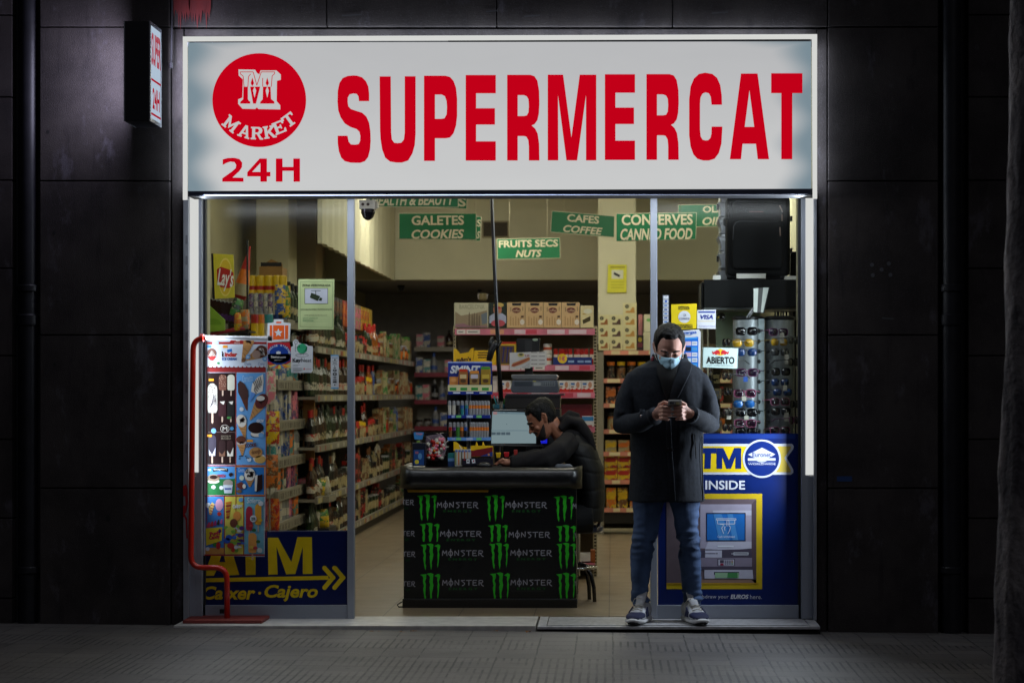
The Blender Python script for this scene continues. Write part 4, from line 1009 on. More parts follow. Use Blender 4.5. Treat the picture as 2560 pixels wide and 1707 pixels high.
def f(b): b.pe(1600, 849, 5, 6, C(150, 130, 30), 1, 10); b.pr(1594, 857, 1606, 868, C(100, 30, 50), 1)
box_px("biscuit_tin", 1591, 838, 1609, 876, yi, .1, C(34, 20, 20), "small dark tin with yellow emblem beside the cream boxes", "tin", None, f)
for a, c_, t_, m_, lb in ((1596, 1606, 786, C(196, 130, 140), "pink"), (1610, 1640, 786, C(210, 206, 176), "pale green printed"), (1608, 1640, 830, C(204, 200, 168), "cream")):
    box_px("stock_box", a, t_, c_, (838 if a == 1596 else (829 if t_ == 786 else 876)), yi + (.02 if a != 1596 else .1), .12, m_, "%s upright box on the top grocery shelf left of the man's head" % lb, "box", None, (lambda b: b.pe(1622, 800, 6, 4, C(110, 170, 90), 1)) if t_ == 786 and a > 1600 else None)
kinds = [[('jar', 'black', 'brown', 'yellow'), ('jar', 'black', 'dark brown', 'yellow'), ('jar', 'black', 'dark brown', 'orange')], [('carton', 'brown', 'orange'), ('carton', 'red', 'dark brown'), ('carton', 'dark brown', 'orange')], [('jar', 'dark brown', 'cream', 'black'), ('jar', 'amber', 'cream', 'black'), ('jar', 'dark brown', 'orange', 'black')],
         [('carton', 'cream', 'yellow'), ('carton', 'cream', 'orange'), ('carton', 'cream', 'green')], [('carton', 'yellow', 'green'), ('carton', 'green', 'yellow'), ('carton', 'yellow', 'red')], [('carton', 'yellow', 'orange'), ('carton', 'brown', 'yellow'), ('carton', 'orange', 'yellow')]]
hs = [.17, .17, .17, .12, .2, .2]
for i, py in enumerate(RL[1:]):
    xx = X(1514, yi) + .05; nm = ['second', 'third', 'fourth', 'fifth', 'sixth', 'lowest'][i]; j = 0
    while xx < X(1815, yi):
        q = kinds[i][j % 3] if i in (3,) else rt.choice(kinds[i]); j += 1
        s_ = hs[i] / (.127 if q[0] == 'jar' else .2)
        if i == 4:
            for lv in (0, 1): inst(q[0], carton(q[1], q[2]), (xx, yi + .05, Z(py - 2, yi) + lv * .125), 0, "%s and %s carton in the %s layer of the sixth grocery shelf" % (q[1], q[2], ("lower", "upper")[lv]), "carton", "goods on the grocery shelving", (1.7, 1.2, .61))
            xx += .125
        else:
            wide = {3: 1.45, 0: 1.0, 1: 1.3, 5: 1.3, 2: .8}[i]
            inst(q[0], FN[q[0]](*q[1:]), (xx, yi + .06, Z(py - 2, yi)), rt.uniform(-.1, .1), "%s %s with %s print on the %s grocery shelf" % (q[1], q[0], q[2], nm), q[0], "goods on the grocery shelving", (wide * (1.1 if q[0] == 'jar' else 1), wide * (1.1 if q[0] == 'jar' else 1), s_))
            xx += (.086 if q[0] == 'jar' else .078) * wide + .012
# ------------------------------------------------------------------ notices stuck on the left glass
YS_ = YF + .018
navy = C(10, 26, 84, .3); yel = C(226, 196, 26, .35); wht = C(214, 218, 222, .4)
def sheet(name, pts, m, label, cat, fn, y=None, dep=.0008, T=(1, 0, 0)):
    b = MB(YS_ if y is None else y); b.T = T; b.pprism(pts, dep, m)
    fn(b)
    return b.build(name, label=label, cat=cat, fix=False)
def f(b):
    b.T = (3.9196, 440, 1200)
    b.pr(905, 492, 1668, 500, C(120, 124, 150), 1)
    b.ph([[(900, 562), (1000, 562), (1130, 800), (1190, 556), (1332, 556), (1338, 915), (1243, 917), (1243, 650), (1170, 917), (1080, 920), (985, 650), (997, 921), (905, 924)]], yel, 2)
    b.pp([(680, 740), (780, 740), (780, 925), (684, 928)], yel, 2); b.pr(600, 560, 860, 640, yel, 2)
    b.ph([[(272, 936), (395, 600), (520, 600), (620, 925), (515, 930), (495, 862), (405, 864), (372, 934)], [(425, 800), (458, 690), (485, 800)]], yel, 2)
    b.pp([(256, 958), (1490, 934), (1500, 972), (256, 998)], yel, 2)
    for dx in (0, 98):
        b.pl([(1455, 858) if dx == 0 else (1555, 856), (1540 + dx, 955)], 44, yel, 3).pl([(1540 + dx, 950), (1456 + dx, 1050)], 44, yel, 4)
        for cx, cy_ in ((1455 + dx, 858), (1456 + dx, 1050), (1541 + dx, 953)): b.pe(cx, cy_, 22, 22, yel, 5 if cy_ != 953 else 6)
    b.pt("Ca xer", 262, 1036, 778, 1168, yel, 3, bold=.03, shear=.22); b.pr(495, 1085, 515, 1165, yel, 3)
    b.pe(820, 1104, 15, 15, yel, 3); b.pt("Cajero", 868, 1022, 1390, 1188, yel, 3, bold=.03, shear=.22)
sheet("window_sign", [(505, 1332), (868, 1325), (868, 1511), (505, 1512)], navy, "navy cash machine sign with yellow arrow filling the foot of the left window", "sign", f)
def f(b):
    b.T = (3.563, 440, 460)
    k1 = C(40, 52, 34)
    for a, b_ in (((1108, 872), (1394, 872)), ((1394, 872), (1394, 1278)), ((1394, 1278), (1106, 1270)), ((1108, 872), (1106, 1270))): b.pl([a, b_], 2.5, C(90, 120, 80), 1)
    b.pt("ZONA VIDEOVIGILADA", 1124, 892, 1378, 914, k1, 2, bold=.03)
    b.pr(1145, 928, 1354, 1068, k1, 1); b.pr(1149, 932, 1350, 1064, C(186, 190, 200), 2)
    b.pr(1203, 948, 1290, 953, k1, 3); b.pr(1242, 953, 1248, 985, k1, 3)
    b.pp([(1205, 968), (1285, 1000), (1262, 1042), (1192, 1012)], k1, 4); b.pp([(1285, 1010), (1304, 1018), (1296, 1042), (1270, 1036)], k1, 5)
    b.pt("RESPONSABLE DEL FICHERO Y PROTECCION DE DATOS", 1112, 1110, 1388, 1124, k1, 2); b.pt("puede ejercitar sus derechos ante", 1145, 1163, 1346, 1176, k1, 2)
    b.pt("SANT JOAN 23", 1130, 1190, 1260, 1204, C(50, 120, 80), 2); b.pt("BARCELONA", 1130, 1210, 1225, 1224, C(50, 120, 80), 2)
    for yy in (1186, 1206, 1226): b.pr(1130, yy, 1370, yy + 1.5, C(150, 180, 130), 1)
sheet("video_notice", [(746, 698), (836, 698), (834, 824), (745, 823)], C(182, 196, 140), "pale green notice with a drawn security camera on the left glass", "notice", f)
def f(b):
    b.T = (3.563, 440, 460); o_ = C(236, 96, 24)
    b.pp([(835, 1258), (1000, 1258), (998, 1380), (835, 1388)], o_, 1)
    for x_ in (858, 964): b.pr(x_, 1256, x_ + 7, 1390, wht, 2)
    b.pr(893, 1225, 938, 1240, o_, 1)
    pts = []
    for i in range(10):
        a = -PI / 2 + i * PI / 5; r_ = 40 if i % 2 == 0 else 17
        pts.append((912 + r_ * math.cos(a), 1325 + r_ * math.sin(a)))
    b.pp(pts, wht, 3)
b_pts = [(818, 1240), (870, 1232), (872, 1205), (955, 1205), (958, 1232), (1022, 1240), (1012, 1398), (806, 1412)]
sheet("luggage_sticker", [(p[0] / 3.563 + 440, p[1] / 3.563 + 460) for p in b_pts], wht, "white and orange suitcase shaped sticker with a star on the left glass", "sticker", f)
def f(b):
    b.T = (6.533, 660, 840); bl_ = C(20, 62, 150)
    b.pp([(60, 112), (415, 100), (440, 200), (440, 420), (60, 425)], C(184, 34, 44), 1)
    b.pe(245, 300, 196, 168, bl_, 2, 36); b.pp([(60, 290), (435, 290), (425, 405), (270, 446), (70, 415)], bl_, 2)
    for i, cc in enumerate(((230, 190, 90), (120, 150, 180), (200, 100, 60), (230, 200, 70), (110, 140, 170), (220, 120, 60), (226, 190, 60))):
        a0, a1 = 150 - i * 17, 150 - (i + 1) * 17
        b.pp([(255, 440), (255 + 210 * math.cos(R(a0)), 440 + 95 * math.sin(R(a0))), (255 + 210 * math.cos(R(a1)), 440 + 95 * math.sin(R(a1)))], C(*cc), 1)
    s_ = "LUGGAGE STORAGE"
    for i, ch in enumerate(s_):
        if ch == ' ': continue
        a = R(-172 + i * (164 / 14))
        b.pt(ch, 245 + 176 * math.cos(a) - 13, 300 + 150 * math.sin(a) - 16, 245 + 176 * math.cos(a) + 13, 300 + 150 * math.sin(a) + 16, wht, 3, rot=math.degrees(a) + 90, bold=.02)
    b.pr(202, 252, 272, 292, wht, 3); b.pr(222, 244, 250, 254, wht, 3); b.pt("Stasher.com", 115, 322, 355, 358, wht, 3, bold=.02); b.pt("book ahead", 170, 382, 298, 398, wht, 3)
sheet("round_sticker", [(669, 857), (724, 855), (727, 880), (726, 905), (703, 918), (690, 920), (669, 910)], C(190, 60, 50), "round blue luggage storage sticker below the orange suitcase sticker", "sticker", f)
def f(b):
    b.T = (6.533, 660, 840); k_ = C(40, 44, 48); g_ = C(56, 170, 120)
    b.pe(622, 205, 84, 80, g_, 1, 28); b.pp([(640, 150), (705, 205), (708, 158), (700, 245), (640, 285)], g_, 2); b.pe(580, 172, 11, 11, k_, 3, 12)
    b.pp([(535, 178), (550, 168), (550, 195)], k_, 3)
    for (cx, cy_, rx, ry) in ((522, 105, 24, 26), (622, 312, 104, 26)):
        pts = [(cx + rx * math.cos(R(a)), cy_ + ry * math.sin(R(a))) for a in range(0, 361, 15)]; b.pl(pts, 5, k_, 3)
    b.pl([(515, 130), (512, 250), (528, 250)], 6, k_, 3).pl([(512, 190), (528, 190)], 6, k_, 4)
    for x_ in (604, 644): b.pl([(x_, 284), (x_, 312)], 4, k_, 4)
    b.pt("Key", 466, 362, 602, 440, k_, 3, bold=.035); b.pt("Nest", 608, 362, 772, 424, k_, 3)
    for yy, w in ((466, 120), (490, 90), (520, 160), (540, 150), (556, 160), (572, 140)): b.pr(468, yy, 468 + w, yy + 5, C(120, 124, 128), 2)
    b.pe(658, 536, 16, 16, C(220, 130, 130), 2, 14); b.pt("airbnb", 690, 526, 772, 546, C(200, 110, 115), 2)
kp = [(440, 180), (478, 160), (470, 95), (500, 56), (545, 60), (570, 110), (640, 130), (690, 132), (720, 158), (798, 165), (795, 560), (775, 597), (445, 600)]
sheet("bird_sticker", [(p[0] / 6.533 + 660, p[1] / 6.533 + 840) for p in kp], wht, "white key storage sticker with a green bird on the left glass", "sticker", f)
def f(b):
    b.T = (6.533, 660, 840); k_ = C(30, 32, 38)
    b.pr(1092, 308, 1220, 326, C(90, 170, 226), 1); b.pr(1092, 838, 1220, 862, C(90, 170, 226), 1); b.pr(1110, 352, 1206, 362, C(130, 160, 200), 1)
    b.pr(1146, 376, 1168, 400, k_, 1); b.pr(1118, 412, 1196, 418, k_, 1); b.pt("RING", 1130, 428, 1186, 448, k_, 1); b.pr(1118, 458, 1196, 464, k_, 1)
    for y0, y1, w in ((485, 500, 12), (512, 524, 40), (600, 614, 60), (630, 642, 60), (660, 672, 48), (686, 698, 50), (716, 730, 60)): b.pr(1156 - w / 2, y0, 1156 + w / 2, y1, k_, 1)
    b.pe(1156, 560, 32, 22, k_, 1, 14).pe(1156, 620, 34, 24, k_, 1, 14).pe(1156, 560, 14, 8, wht, 2, 10).pe(1156, 620, 14, 9, wht, 2, 10); b.pr(1124, 740, 1186, 764, k_, 1); b.pe(1156, 796, 12, 12, k_, 1, 10)
sheet("label_strip", [(827, 887), (847, 887), (847, 972), (827, 972)], wht, "narrow white vertical label with blue ends near the left mullion", "sticker", f)

# ------------------------------------------------------------------ notices stuck on the right glass
def f(b):
    b.T = (2.9026, 1680, 1060); w2 = C(196, 200, 212); gold = C(214, 186, 60); nv = C(16, 40, 110, .3)
    b.pr(-60, 72, 895, 105, C(26, 52, 124, .3), 1)
    # ribbon with ATM
    rb = [(-60, 142), (870, 142), (884, 160), (880, 180), (832, 245), (880, 330), (880, 352), (862, 366), (-60, 364)]
    b.ph([rb], w2, 2)
    b.ph([[(-60, 160), (862, 160), (862, 172), (815, 245), (862, 335), (860, 348), (-60, 348)]], yel, 3); b.pp([(760, 161), (861, 161), (861, 172), (815, 245), (861, 338), (858, 347), (760, 347)], C(206, 180, 66), 4)
    b.pp([(212, 172), (322, 172), (322, 212), (284, 212), (280, 322), (236, 322), (240, 212), (212, 212)], nv, 5)
    b.pp([(324, 172), (372, 172), (414, 262), (452, 172), (502, 172), (502, 322), (460, 322), (462, 232), (428, 322), (396, 322), (364, 232), (364, 322), (324, 322)], nv, 5)
    b.pp([(60, 322), (110, 172), (160, 172), (205, 322), (160, 322), (134, 215), (104, 322)], nv, 5)
    b.pe(652, 250, 139, 139, w2, 6, 48).pe(652, 250, 125, 126, nv, 7, 48)
    b.pp([(551, 220), (652, 170), (750, 218), (652, 272)], w2, 8); b.pp([(550, 246), (600, 246), (652, 274), (702, 246), (751, 246), (751, 263), (690, 263), (652, 284), (612, 264), (550, 264)], w2, 8)
    b.pt("Euronet", 583, 204, 718, 238, nv, 9, bold=.015); b.pr(552, 272, 750, 276, C(80, 100, 150), 8); b.pt("WORLDWIDE", 552, 281, 752, 295, w2, 8, bold=.01)
    b.pt("INSIDE", 242, 408, 530, 474, C(214, 216, 224), 3, bold=.02); b.pt("CASH", 20, 408, 215, 474, C(214, 216, 224), 3, bold=.02)
    # drawn cash machine
    b.pr(-40, 504, 654, 1195, C(206, 176, 24), 2); b.pr(-40, 542, 612, 1160, C(104, 90, 96), 3); b.pp([(612, 542), (612, 1160), (580, 1130), (578, 580)], C(84, 70, 76), 4)
    b.pr(80, 1125, 612, 1160, C(150, 120, 100), 4); b.pr(-40, 1150, 628, 1160, C(190, 150, 30), 5)
    lg = C(164, 158, 176); lg2 = C(190, 190, 206); dk = C(74, 68, 84)
    b.pr(205, 580, 577, 900, lg, 5); b.pr(296, 625, 577, 660, lg2, 6); b.pp([(262, 850), (577, 850), (577, 900), (420, 912), (240, 906)], lg2, 6)
    b.pr(248, 642, 534, 848, C(20, 30, 60), 7); b.pr(254, 650, 527, 840, C(30, 110, 190), 8); b.pp([(300, 650), (360, 650), (420, 840), (340, 840)], C(70, 140, 205), 9).pp([(400, 650), (440, 650), (480, 840), (440, 840)], C(70, 140, 205), 9)
    wl = C(226, 232, 240)
    b.pl([(322, 684), (464, 684), (464, 694), (322, 694), (322, 684)], 4, wl, 10).pl([(330, 694), (330, 722), (455, 722), (455, 694)], 4, wl, 11)
    b.pl([(398, 740), (398, 700), (405, 692), (413, 700), (413, 735), (424, 745), (418, 770), (404, 795)], 4, wl, 12).pl([(350, 725), (372, 725), (370, 740), (360, 752), (374, 792)], 4, wl, 12).pl([(386, 740), (380, 755), (384, 770)], 4, wl, 12)
    b.pt("Cash withdrawal", 330, 806, 456, 822, wl, 12)
    b.pr(330, 880, 447, 890, wl, 8)
    b.pp([(205, 912), (577, 905), (580, 968), (200, 968)], dk, 7); b.pr(240, 914, 362, 966, lg2, 8); b.pr(236, 934, 316, 939, dk, 9); b.pe(326, 936, 6, 6, C(120, 120, 130), 9, 10)
    b.pr(446, 929, 554, 948, wl, 8); b.pr(450, 934, 550, 942, dk, 9); b.pp([(432, 942), (436, 932), (440, 942)], wl, 8)
    b.pr(200, 968, 580, 1032, C(136, 128, 146), 7); b.pr(330, 975, 456, 1026, dk, 8); b.pr(336, 980, 450, 1023, lg2, 9)
    for i in range(4):
        for j in range(3): b.pr(382 + i * 16, 986 + j * 11, 394 + i * 16, 994 + j * 11, C(110, 110, 124) if i < 3 else (C(140, 60, 60), C(150, 140, 50), C(60, 130, 70))[j], 10)
    b.pr(348, 984, 376, 1004, dk, 10); b.pr(350, 1008, 374, 1022, C(150, 40, 70), 10)
    b.pr(205, 1032, 585, 1055, dk, 7); b.pp([(235, 1055), (584, 1055), (590, 1120), (235, 1118)], lg2, 7); b.pr(305, 1070, 487, 1090, C(40, 40, 50), 8); b.pr(312, 1076, 485, 1114, C(150, 190, 150), 9); b.pp([(405, 1076), (475, 1076), (475, 1114), (400, 1114)], C(70, 140, 80), 10)
    b.pt("Withdraw your", 150, 1236, 412, 1270, C(190, 192, 204), 3); b.pt("EUROS", 424, 1234, 556, 1266, C(206, 208, 216), 3, bold=.04, shear=.22); b.pt("here.", 566, 1236, 652, 1266, C(190, 192, 204), 3)
sheet("window_sign", [(1645, 1083), (1995, 1083), (1995, 1512), (1645, 1512)], C(12, 34, 96, .3), "tall navy cash machine poster behind the standing man's legs", "poster", f)
b = MB(YS_ - .002)
rs = random.Random(9)
b.build("x") if 0 else None
def f(b):
    for i in range(8):
        y = 739 + i * 10.2; b.pr(1658, y, 1671, y + 8.5, wht, 1)
        if i: b.pr(1660.5, y + 2.5, 1668.5, y + 6, (C(60, 110, 180), C(30, 60, 140))[i % 2], 2) if i != 1 else b.pe(1665, y + 4, 3.4, 3, C(40, 90, 180), 2, 10)
sheet("payment_sticker", [(1656, 737), (1673, 737), (1673, 822), (1656, 822)], C(70, 74, 80), "narrow column of small payment logos beside the right mullion", "sticker", f)
def f(b):
    b.T = (3.9196, 1620, 460); k_ = C(40, 40, 36)
    b.pt("OFFICIAL", 298, 1197, 408, 1216, k_, 2, bold=.03); b.pt("POST POINT", 298, 1218, 408, 1232, k_, 2, bold=.03)
    b.pe(356, 1302, 60, 60, wht, 1, 30); b.pl([(345, 1280), (365, 1276), (372, 1288), (345, 1296)], 5, C(60, 70, 110), 2); b.pt("CORREOS", 306, 1310, 408, 1330, C(60, 70, 110), 2, bold=.01)
    b.pt("ESTABLECIMIENTO", 282, 1374, 438, 1390, k_, 2, bold=.02); b.pt("CONCERTADO", 282, 1392, 440, 1412, k_, 2, bold=.04)
sheet("post_notice", [(1678, 761), (1742, 759), (1741, 821), (1679, 824)], C(230, 204, 30), "yellow post point notice with white disc above the man's head", "notice", f)
def f(b):
    b.T = (3.9196, 1620, 460)
    b.pr(493, 1248, 658, 1262, C(30, 60, 150), 1); b.pt("VISA", 512, 1282, 640, 1324, C(30, 50, 140), 2, bold=.035, shear=.2); b.pr(493, 1338, 652, 1350, C(214, 206, 180), 1); b.pt("Accepted Here", 495, 1384, 655, 1404, C(150, 152, 200), 2)
sheet("card_sticker", [(1743, 775), (1790, 774), (1789, 822), (1743, 821)], wht, "white card payment sticker with blue stripe beside the yellow notice", "sticker", f)
def f(b):
    b.T = (4.48, 1700, 760); bl_ = C(20, 110, 210)
    b.pt("Recargas", -20, 303, 186, 345, C(20, 90, 190), 2, bold=.03, rot=-3); b.pr(60, 345, 126, 352, C(120, 140, 170), 1)
    b.pp([(-60, 385), (205, 366), (207, 960), (-60, 960)], bl_, 1); b.pp([(-60, 400), (60, 375), (190, 372), (200, 384), (60, 392), (-60, 412)], C(90, 170, 230), 2)
    cs = (C(214, 190, 206), C(30, 34, 50), C(214, 180, 200), C(190, 210, 220), C(214, 190, 206), C(200, 214, 222))
    for i in range(6):
        yy = 418 + i * 62; b.pr(62, yy, 124, yy + 46, cs[i], 2); b.pr(132, yy, 194, yy + 46, wht if i % 3 != 1 else C(60, 150, 220), 2); b.pr(140, yy + 18, 186, yy + 26, C(120, 140, 170), 3)
        b.pr(-20, yy, 50, yy + 46, cs[5 - i], 2)
sheet("topup_poster", [(1690, 828), (1747, 823), (1752, 830), (1750, 980), (1690, 980)], wht, "blue and white phone top up poster behind the man's shoulder", "poster", f)
def f(b):
    b.T = (4.48, 1700, 760); k_ = C(24, 26, 28); r_ = C(196, 40, 50)
    pts = [(262, 482), (650, 492), (642, 724), (254, 710), (262, 482)]
    b.pl(pts, 3, C(40, 60, 60), 1)
    b.pp([(454, 500), (490, 515), (508, 545), (488, 570), (454, 578), (420, 570), (402, 545), (418, 515)], C(230, 190, 40), 2)
    for sg_ in (-1, 1):
        bull = [(6, 545), (14, 522), (40, 514), (60, 528), (80, 540), (92, 528), (90, 522), (96, 530), (92, 548), (84, 558), (90, 566), (78, 562), (66, 552), (60, 566), (46, 568), (30, 556), (14, 566), (8, 566)]
        b.pp([(454 + sg_ * p[0], p[1]) for p in bull], r_, 3)
    b.pt("ABIERTO", 294, 590, 610, 670, k_, 2, bold=.03, rot=.8); b.pt("y por muchos anos vivimos", 306, 680, 596, 698, C(60, 66, 70), 2, shear=.3, rot=.8)
sheet("open_sign", [(1757, 868), (1846, 870), (1844, 922), (1756, 918)], C(196, 220, 214), "pale plate reading ABIERTO with two small red bulls on the right glass", "sign", f, dep=.002)

# ------------------------------------------------------------------ ice cream menu on its red stand
yI = -.03
st = E("ice_cream_stand", "red tube stand holding a tall printed ice cream menu before the left window", "sign stand", (X(560, yI), yI, FZ))
m_tube = mat("red_tube", (214, 44, 24), .28, spec=.6, coat=.4)
b = MB(yI - .03); r = 7 / sc(yI)
def fillet(pts, rad, y):
    out = [Vector(pts[0])]
    for i in range(1, len(pts) - 1):
        p, a, c_ = Vector(pts[i]), Vector(pts[i - 1]), Vector(pts[i + 1])
        u, w = (a - p).normalized() * rad, (c_ - p).normalized() * rad
        for k in range(7):
            t = k / 6; out.append((1 - t) ** 2 * (p + u) + 2 * t * (1 - t) * p + t * t * (p + w))
    return out + [Vector(pts[-1])]
b.tube(fillet([b.q(*p) for p in ((512, 845), (483, 845), (477, 1418), (567, 1418), (568, 1546))], .07, yI), r, m_tube, 14)
b.lathe([(r * 1.5, -.01), (r * 1.5, .012)], m_tube, b.q(505, 845), 12, ax='x')
b.build("tube_frame", st)
b = MB(yI - .03); b.tube([b.q(510, 844), b.q(672, 846)], 5.5 / sc(yI), mat("white_tube", (214, 216, 220), .35), 12); b.lathe([(.015, 0), (.015, .02)], P('black'), b.q(671, 846), 12, ax='x'); b.build("top_bar", st)
b = MB(); b.prism_x([(-.19, FZ), (.10, FZ), (.10, FZ + .02), (-.19, FZ + .02)], X(468, -.05), X(664, -.05), mat("base_red", (120, 46, 42), .6, var=.25)); b.build("base_plate", st, bevel=.004)
b = MB(-.06); b.pbox(549, 1522, 560, 1533, .02, P('black')); b.build("knob", st)
b = MB(yI); b.pprism([(513, 845), (669, 850), (661, 1391), (509, 1388)], .006, C(196, 200, 212, .3))
b.T = (3.7326, 440, 820)
rd = C(160, 40, 38, .3); br = C(96, 56, 44, .3); lb = C(104, 160, 214, .3); ck = C(46, 28, 26, .3); wf = C(190, 140, 86, .3); cr = C(222, 216, 204, .3); or_ = C(226, 150, 40, .3)
b.pr(280, 130, 845, 150, rd, 1); b.pp([(500, 130), (530, 90), (620, 85), (655, 130)], rd, 2); b.pt("FRIGO", 546, 132, 596, 146, cr, 3); b.pe(578, 108, 26, 16, cr, 3, 16).pe(578, 108, 14, 7, rd, 4, 12)
b.pr(284, 152, 838, 372, C(206, 214, 224, .3), 1); b.pr(284, 366, 838, 412, C(140, 44, 44, .3), 2)
wave = [(284, 372)] + [(284 + i * 40 + d_, 372 - h_) for i in range(14) for d_, h_ in ((4, 0), (16, 20), (26, 4))] + [(838, 372)]
b.pp(wave, C(140, 44, 44, .3), 2)
b.pr(436, 162, 482, 186, or_, 2); b.pp([(476, 202), (520, 192), (524, 218), (480, 228)], C(40, 110, 190, .3), 2)
b.pt("k", 428, 220, 452, 268, C(30, 30, 30), 3, bold=.05); b.pt("inder", 455, 224, 570, 268, C(190, 46, 40), 3, bold=.05); b.pt("ICE CREAM", 430, 276, 565, 300, C(40, 90, 160), 3, bold=.05)
b.pe(335, 235, 45, 46, C(120, 80, 70), 2, 20)
for a in range(5): b.pp([(335, 205), (300 + a * 16, 262), (308 + a * 16, 266)], cr, 3)
b.pp([(290, 262), (382, 262), (345, 305), (318, 300)], C(180, 50, 50), 3); b.pr(340, 118, 400, 150, C(190, 200, 210), 3); b.pr(286, 160, 330, 184, C(80, 150, 210), 3)
def cone(x, y, w, h, top, m_top, tilt=0, k=3):          # waffle cone with a topping
    ca, sa = math.cos(R(tilt)), math.sin(R(tilt))
    def tr(u, v): return (x + u * ca - v * sa, y + u * sa + v * ca)
    b.pp([tr(-w / 2, 0), tr(w / 2, 0), tr(w * .06, h), tr(-w * .06, h)], wf, k)
    b.pp([tr(w * .56 * math.cos(R(a)), top * .5 * math.sin(R(a)) - top * .3) for a in range(0, 360, 20)], m_top, k + 1)
    rr_ = random.Random(int(x * 7 + y))
    for _ in range(9): b.pp([(p[0], p[1]) for p in [tr(rr_.uniform(-.4, .4) * w + du, -top * rr_.uniform(.1, .6) + dv) for du, dv in ((0, 0), (9, 2), (6, 10))]], cr if m_top in (br, ck) else ck, k + 2)
    for q in (.25, .5, .7): b.pl([tr(-w / 2 * (1 - q), h * q), tr(w / 2 * (1 - q) * .6, h * (q + .12))], 2.5, br, k + 1)
cone(670, 150, 90, 180, 90, wf, 18); cone(770, 235, 104, 130, 110, br, 60); b.pe(752, 246, 40, 38, C(170, 140, 124), 6, 16)
for cx, cy_, rr_ in ((672, 268, 22), (830, 288, 24)): b.pe(cx, cy_, rr_, rr_, C(120, 170, 214), 4, 16); b.pr(cx - 10, cy_ - 5, cx + 10, cy_ + 4, wht, 5)
b.pt("Crema", 640, 320, 700, 346, C(60, 90, 150), 4, shear=.3); b.pt("Crema", 766, 320, 826, 346, C(60, 90, 150), 4, shear=.3); b.pe(630, 300, 20, 20, C(120, 80, 50), 4, 10); b.pe(395, 328, 14, 10, C(60, 140, 70), 4, 10)
def pop(x, y, w, h, m_, k=3, bite=None):               # ice lolly on a stick
    b.pp([(x - w * .1, y + h * .45), (x + w * .1, y + h * .45), (x + w * .1, y + h * .82), (x, y + h * .86), (x - w * .1, y + h * .82)], C(196, 170, 150, .3), k)
    b.pp([(x - w / 2, y + h * .4), (x - w / 2, y - h * .28)] + [(x + w / 2 * math.cos(R(a)), y - h * .28 + h * .2 * math.sin(R(a))) for a in range(195, 350, 15)] + [(x + w / 2, y - h * .28), (x + w / 2, y + h * .4), (x + w * .38, y + h * .5), (x - w * .38, y + h * .5)], m_, k + 1)
    if bite: b.pp([(x - w * .3, y - h * .42), (x + w * .35, y - h * .46), (x + w * .2, y - h * .24), (x - w * .05, y - h * .3)], bite, k + 2)
b.pr(290, 418, 554, 1272, C(40, 24, 24, .3), 1); b.pr(566, 420, 836, 1274, lb, 1)
for x_ in (284, 556, 838): b.pr(x_, 412, x_ + 6, 1960, rd, 2)
pop(340, 650, 92, 280, C(196, 190, 178)); 
rr_ = random.Random(4)
for _ in range(26): b.pe(340 + rr_.uniform(-36, 36), 620 + rr_.uniform(-100, 90), 5, 4, C(70, 56, 48), 6, 7)
for q in range(5): b.pl([(312 + q * 6, 745 - q * 8), (350, 700 - q * 20), (382 - q * 2, 720 - q * 14)], 4, C(90, 80, 100), 6)
pop(436, 505, 72, 150, C(110, 70, 56)); pop(514, 505, 68, 150, C(214, 210, 190)); pop(432, 750, 70, 150, C(56, 24, 28), bite=cr); pop(512, 750, 66, 150, C(28, 26, 24), bite=cr); b.pe(495, 835, 20, 12, C(60, 120, 60), 6, 10)
for _ in range(22): b.pe(436 + rr_.uniform(-30, 30), 495 + rr_.uniform(-55, 50), 5, 5, C(170, 130, 110), 6, 6)
pop(338, 1090, 74, 200, C(58, 52, 66)); b.pp([(306, 1130), (338, 1180), (370, 1110), (366, 1190), (312, 1190)], C(190, 190, 206), 6)
pop(432, 1120, 66, 160, C(44, 22, 22)); b.pp([(402, 1150), (430, 1180), (460, 1140), (460, 1195), (404, 1195)], C(120, 84, 66), 6); pop(506, 1120, 62, 160, C(50, 26, 26)); b.pp([(478, 1140), (506, 1180), (536, 1110), (534, 1195), (480, 1195)], cr, 6)
pts = [(456 + 40 * math.cos(R(a)), 938 + 36 * math.sin(R(a))) for a in range(0, 361, 15)]; b.pl(pts, 3, cr, 3); b.pt("M", 436, 918, 478, 958, cr, 4); b.pr(300, 968, 548, 972, C(120, 100, 96), 2)
b.pe(352, 958, 24, 24, C(110, 160, 210), 4, 14); b.pe(522, 936, 18, 18, C(70, 130, 170), 4, 12); b.pt("MAGNUM", 422, 1000, 512, 1016, C(150, 140, 120), 4); b.pt("DOUBLE", 422, 1020, 512, 1038, C(150, 140, 120), 4)
for x_, y_ in ((330, 484), (312, 1004)): b.pr(x_ - 24, y_ - 12, x_ + 24, y_ + 10, or_, 7)
b.pt("Cornetto", 618, 436, 716, 500, C(170, 200, 226), 3, shear=.3, rot=-8)
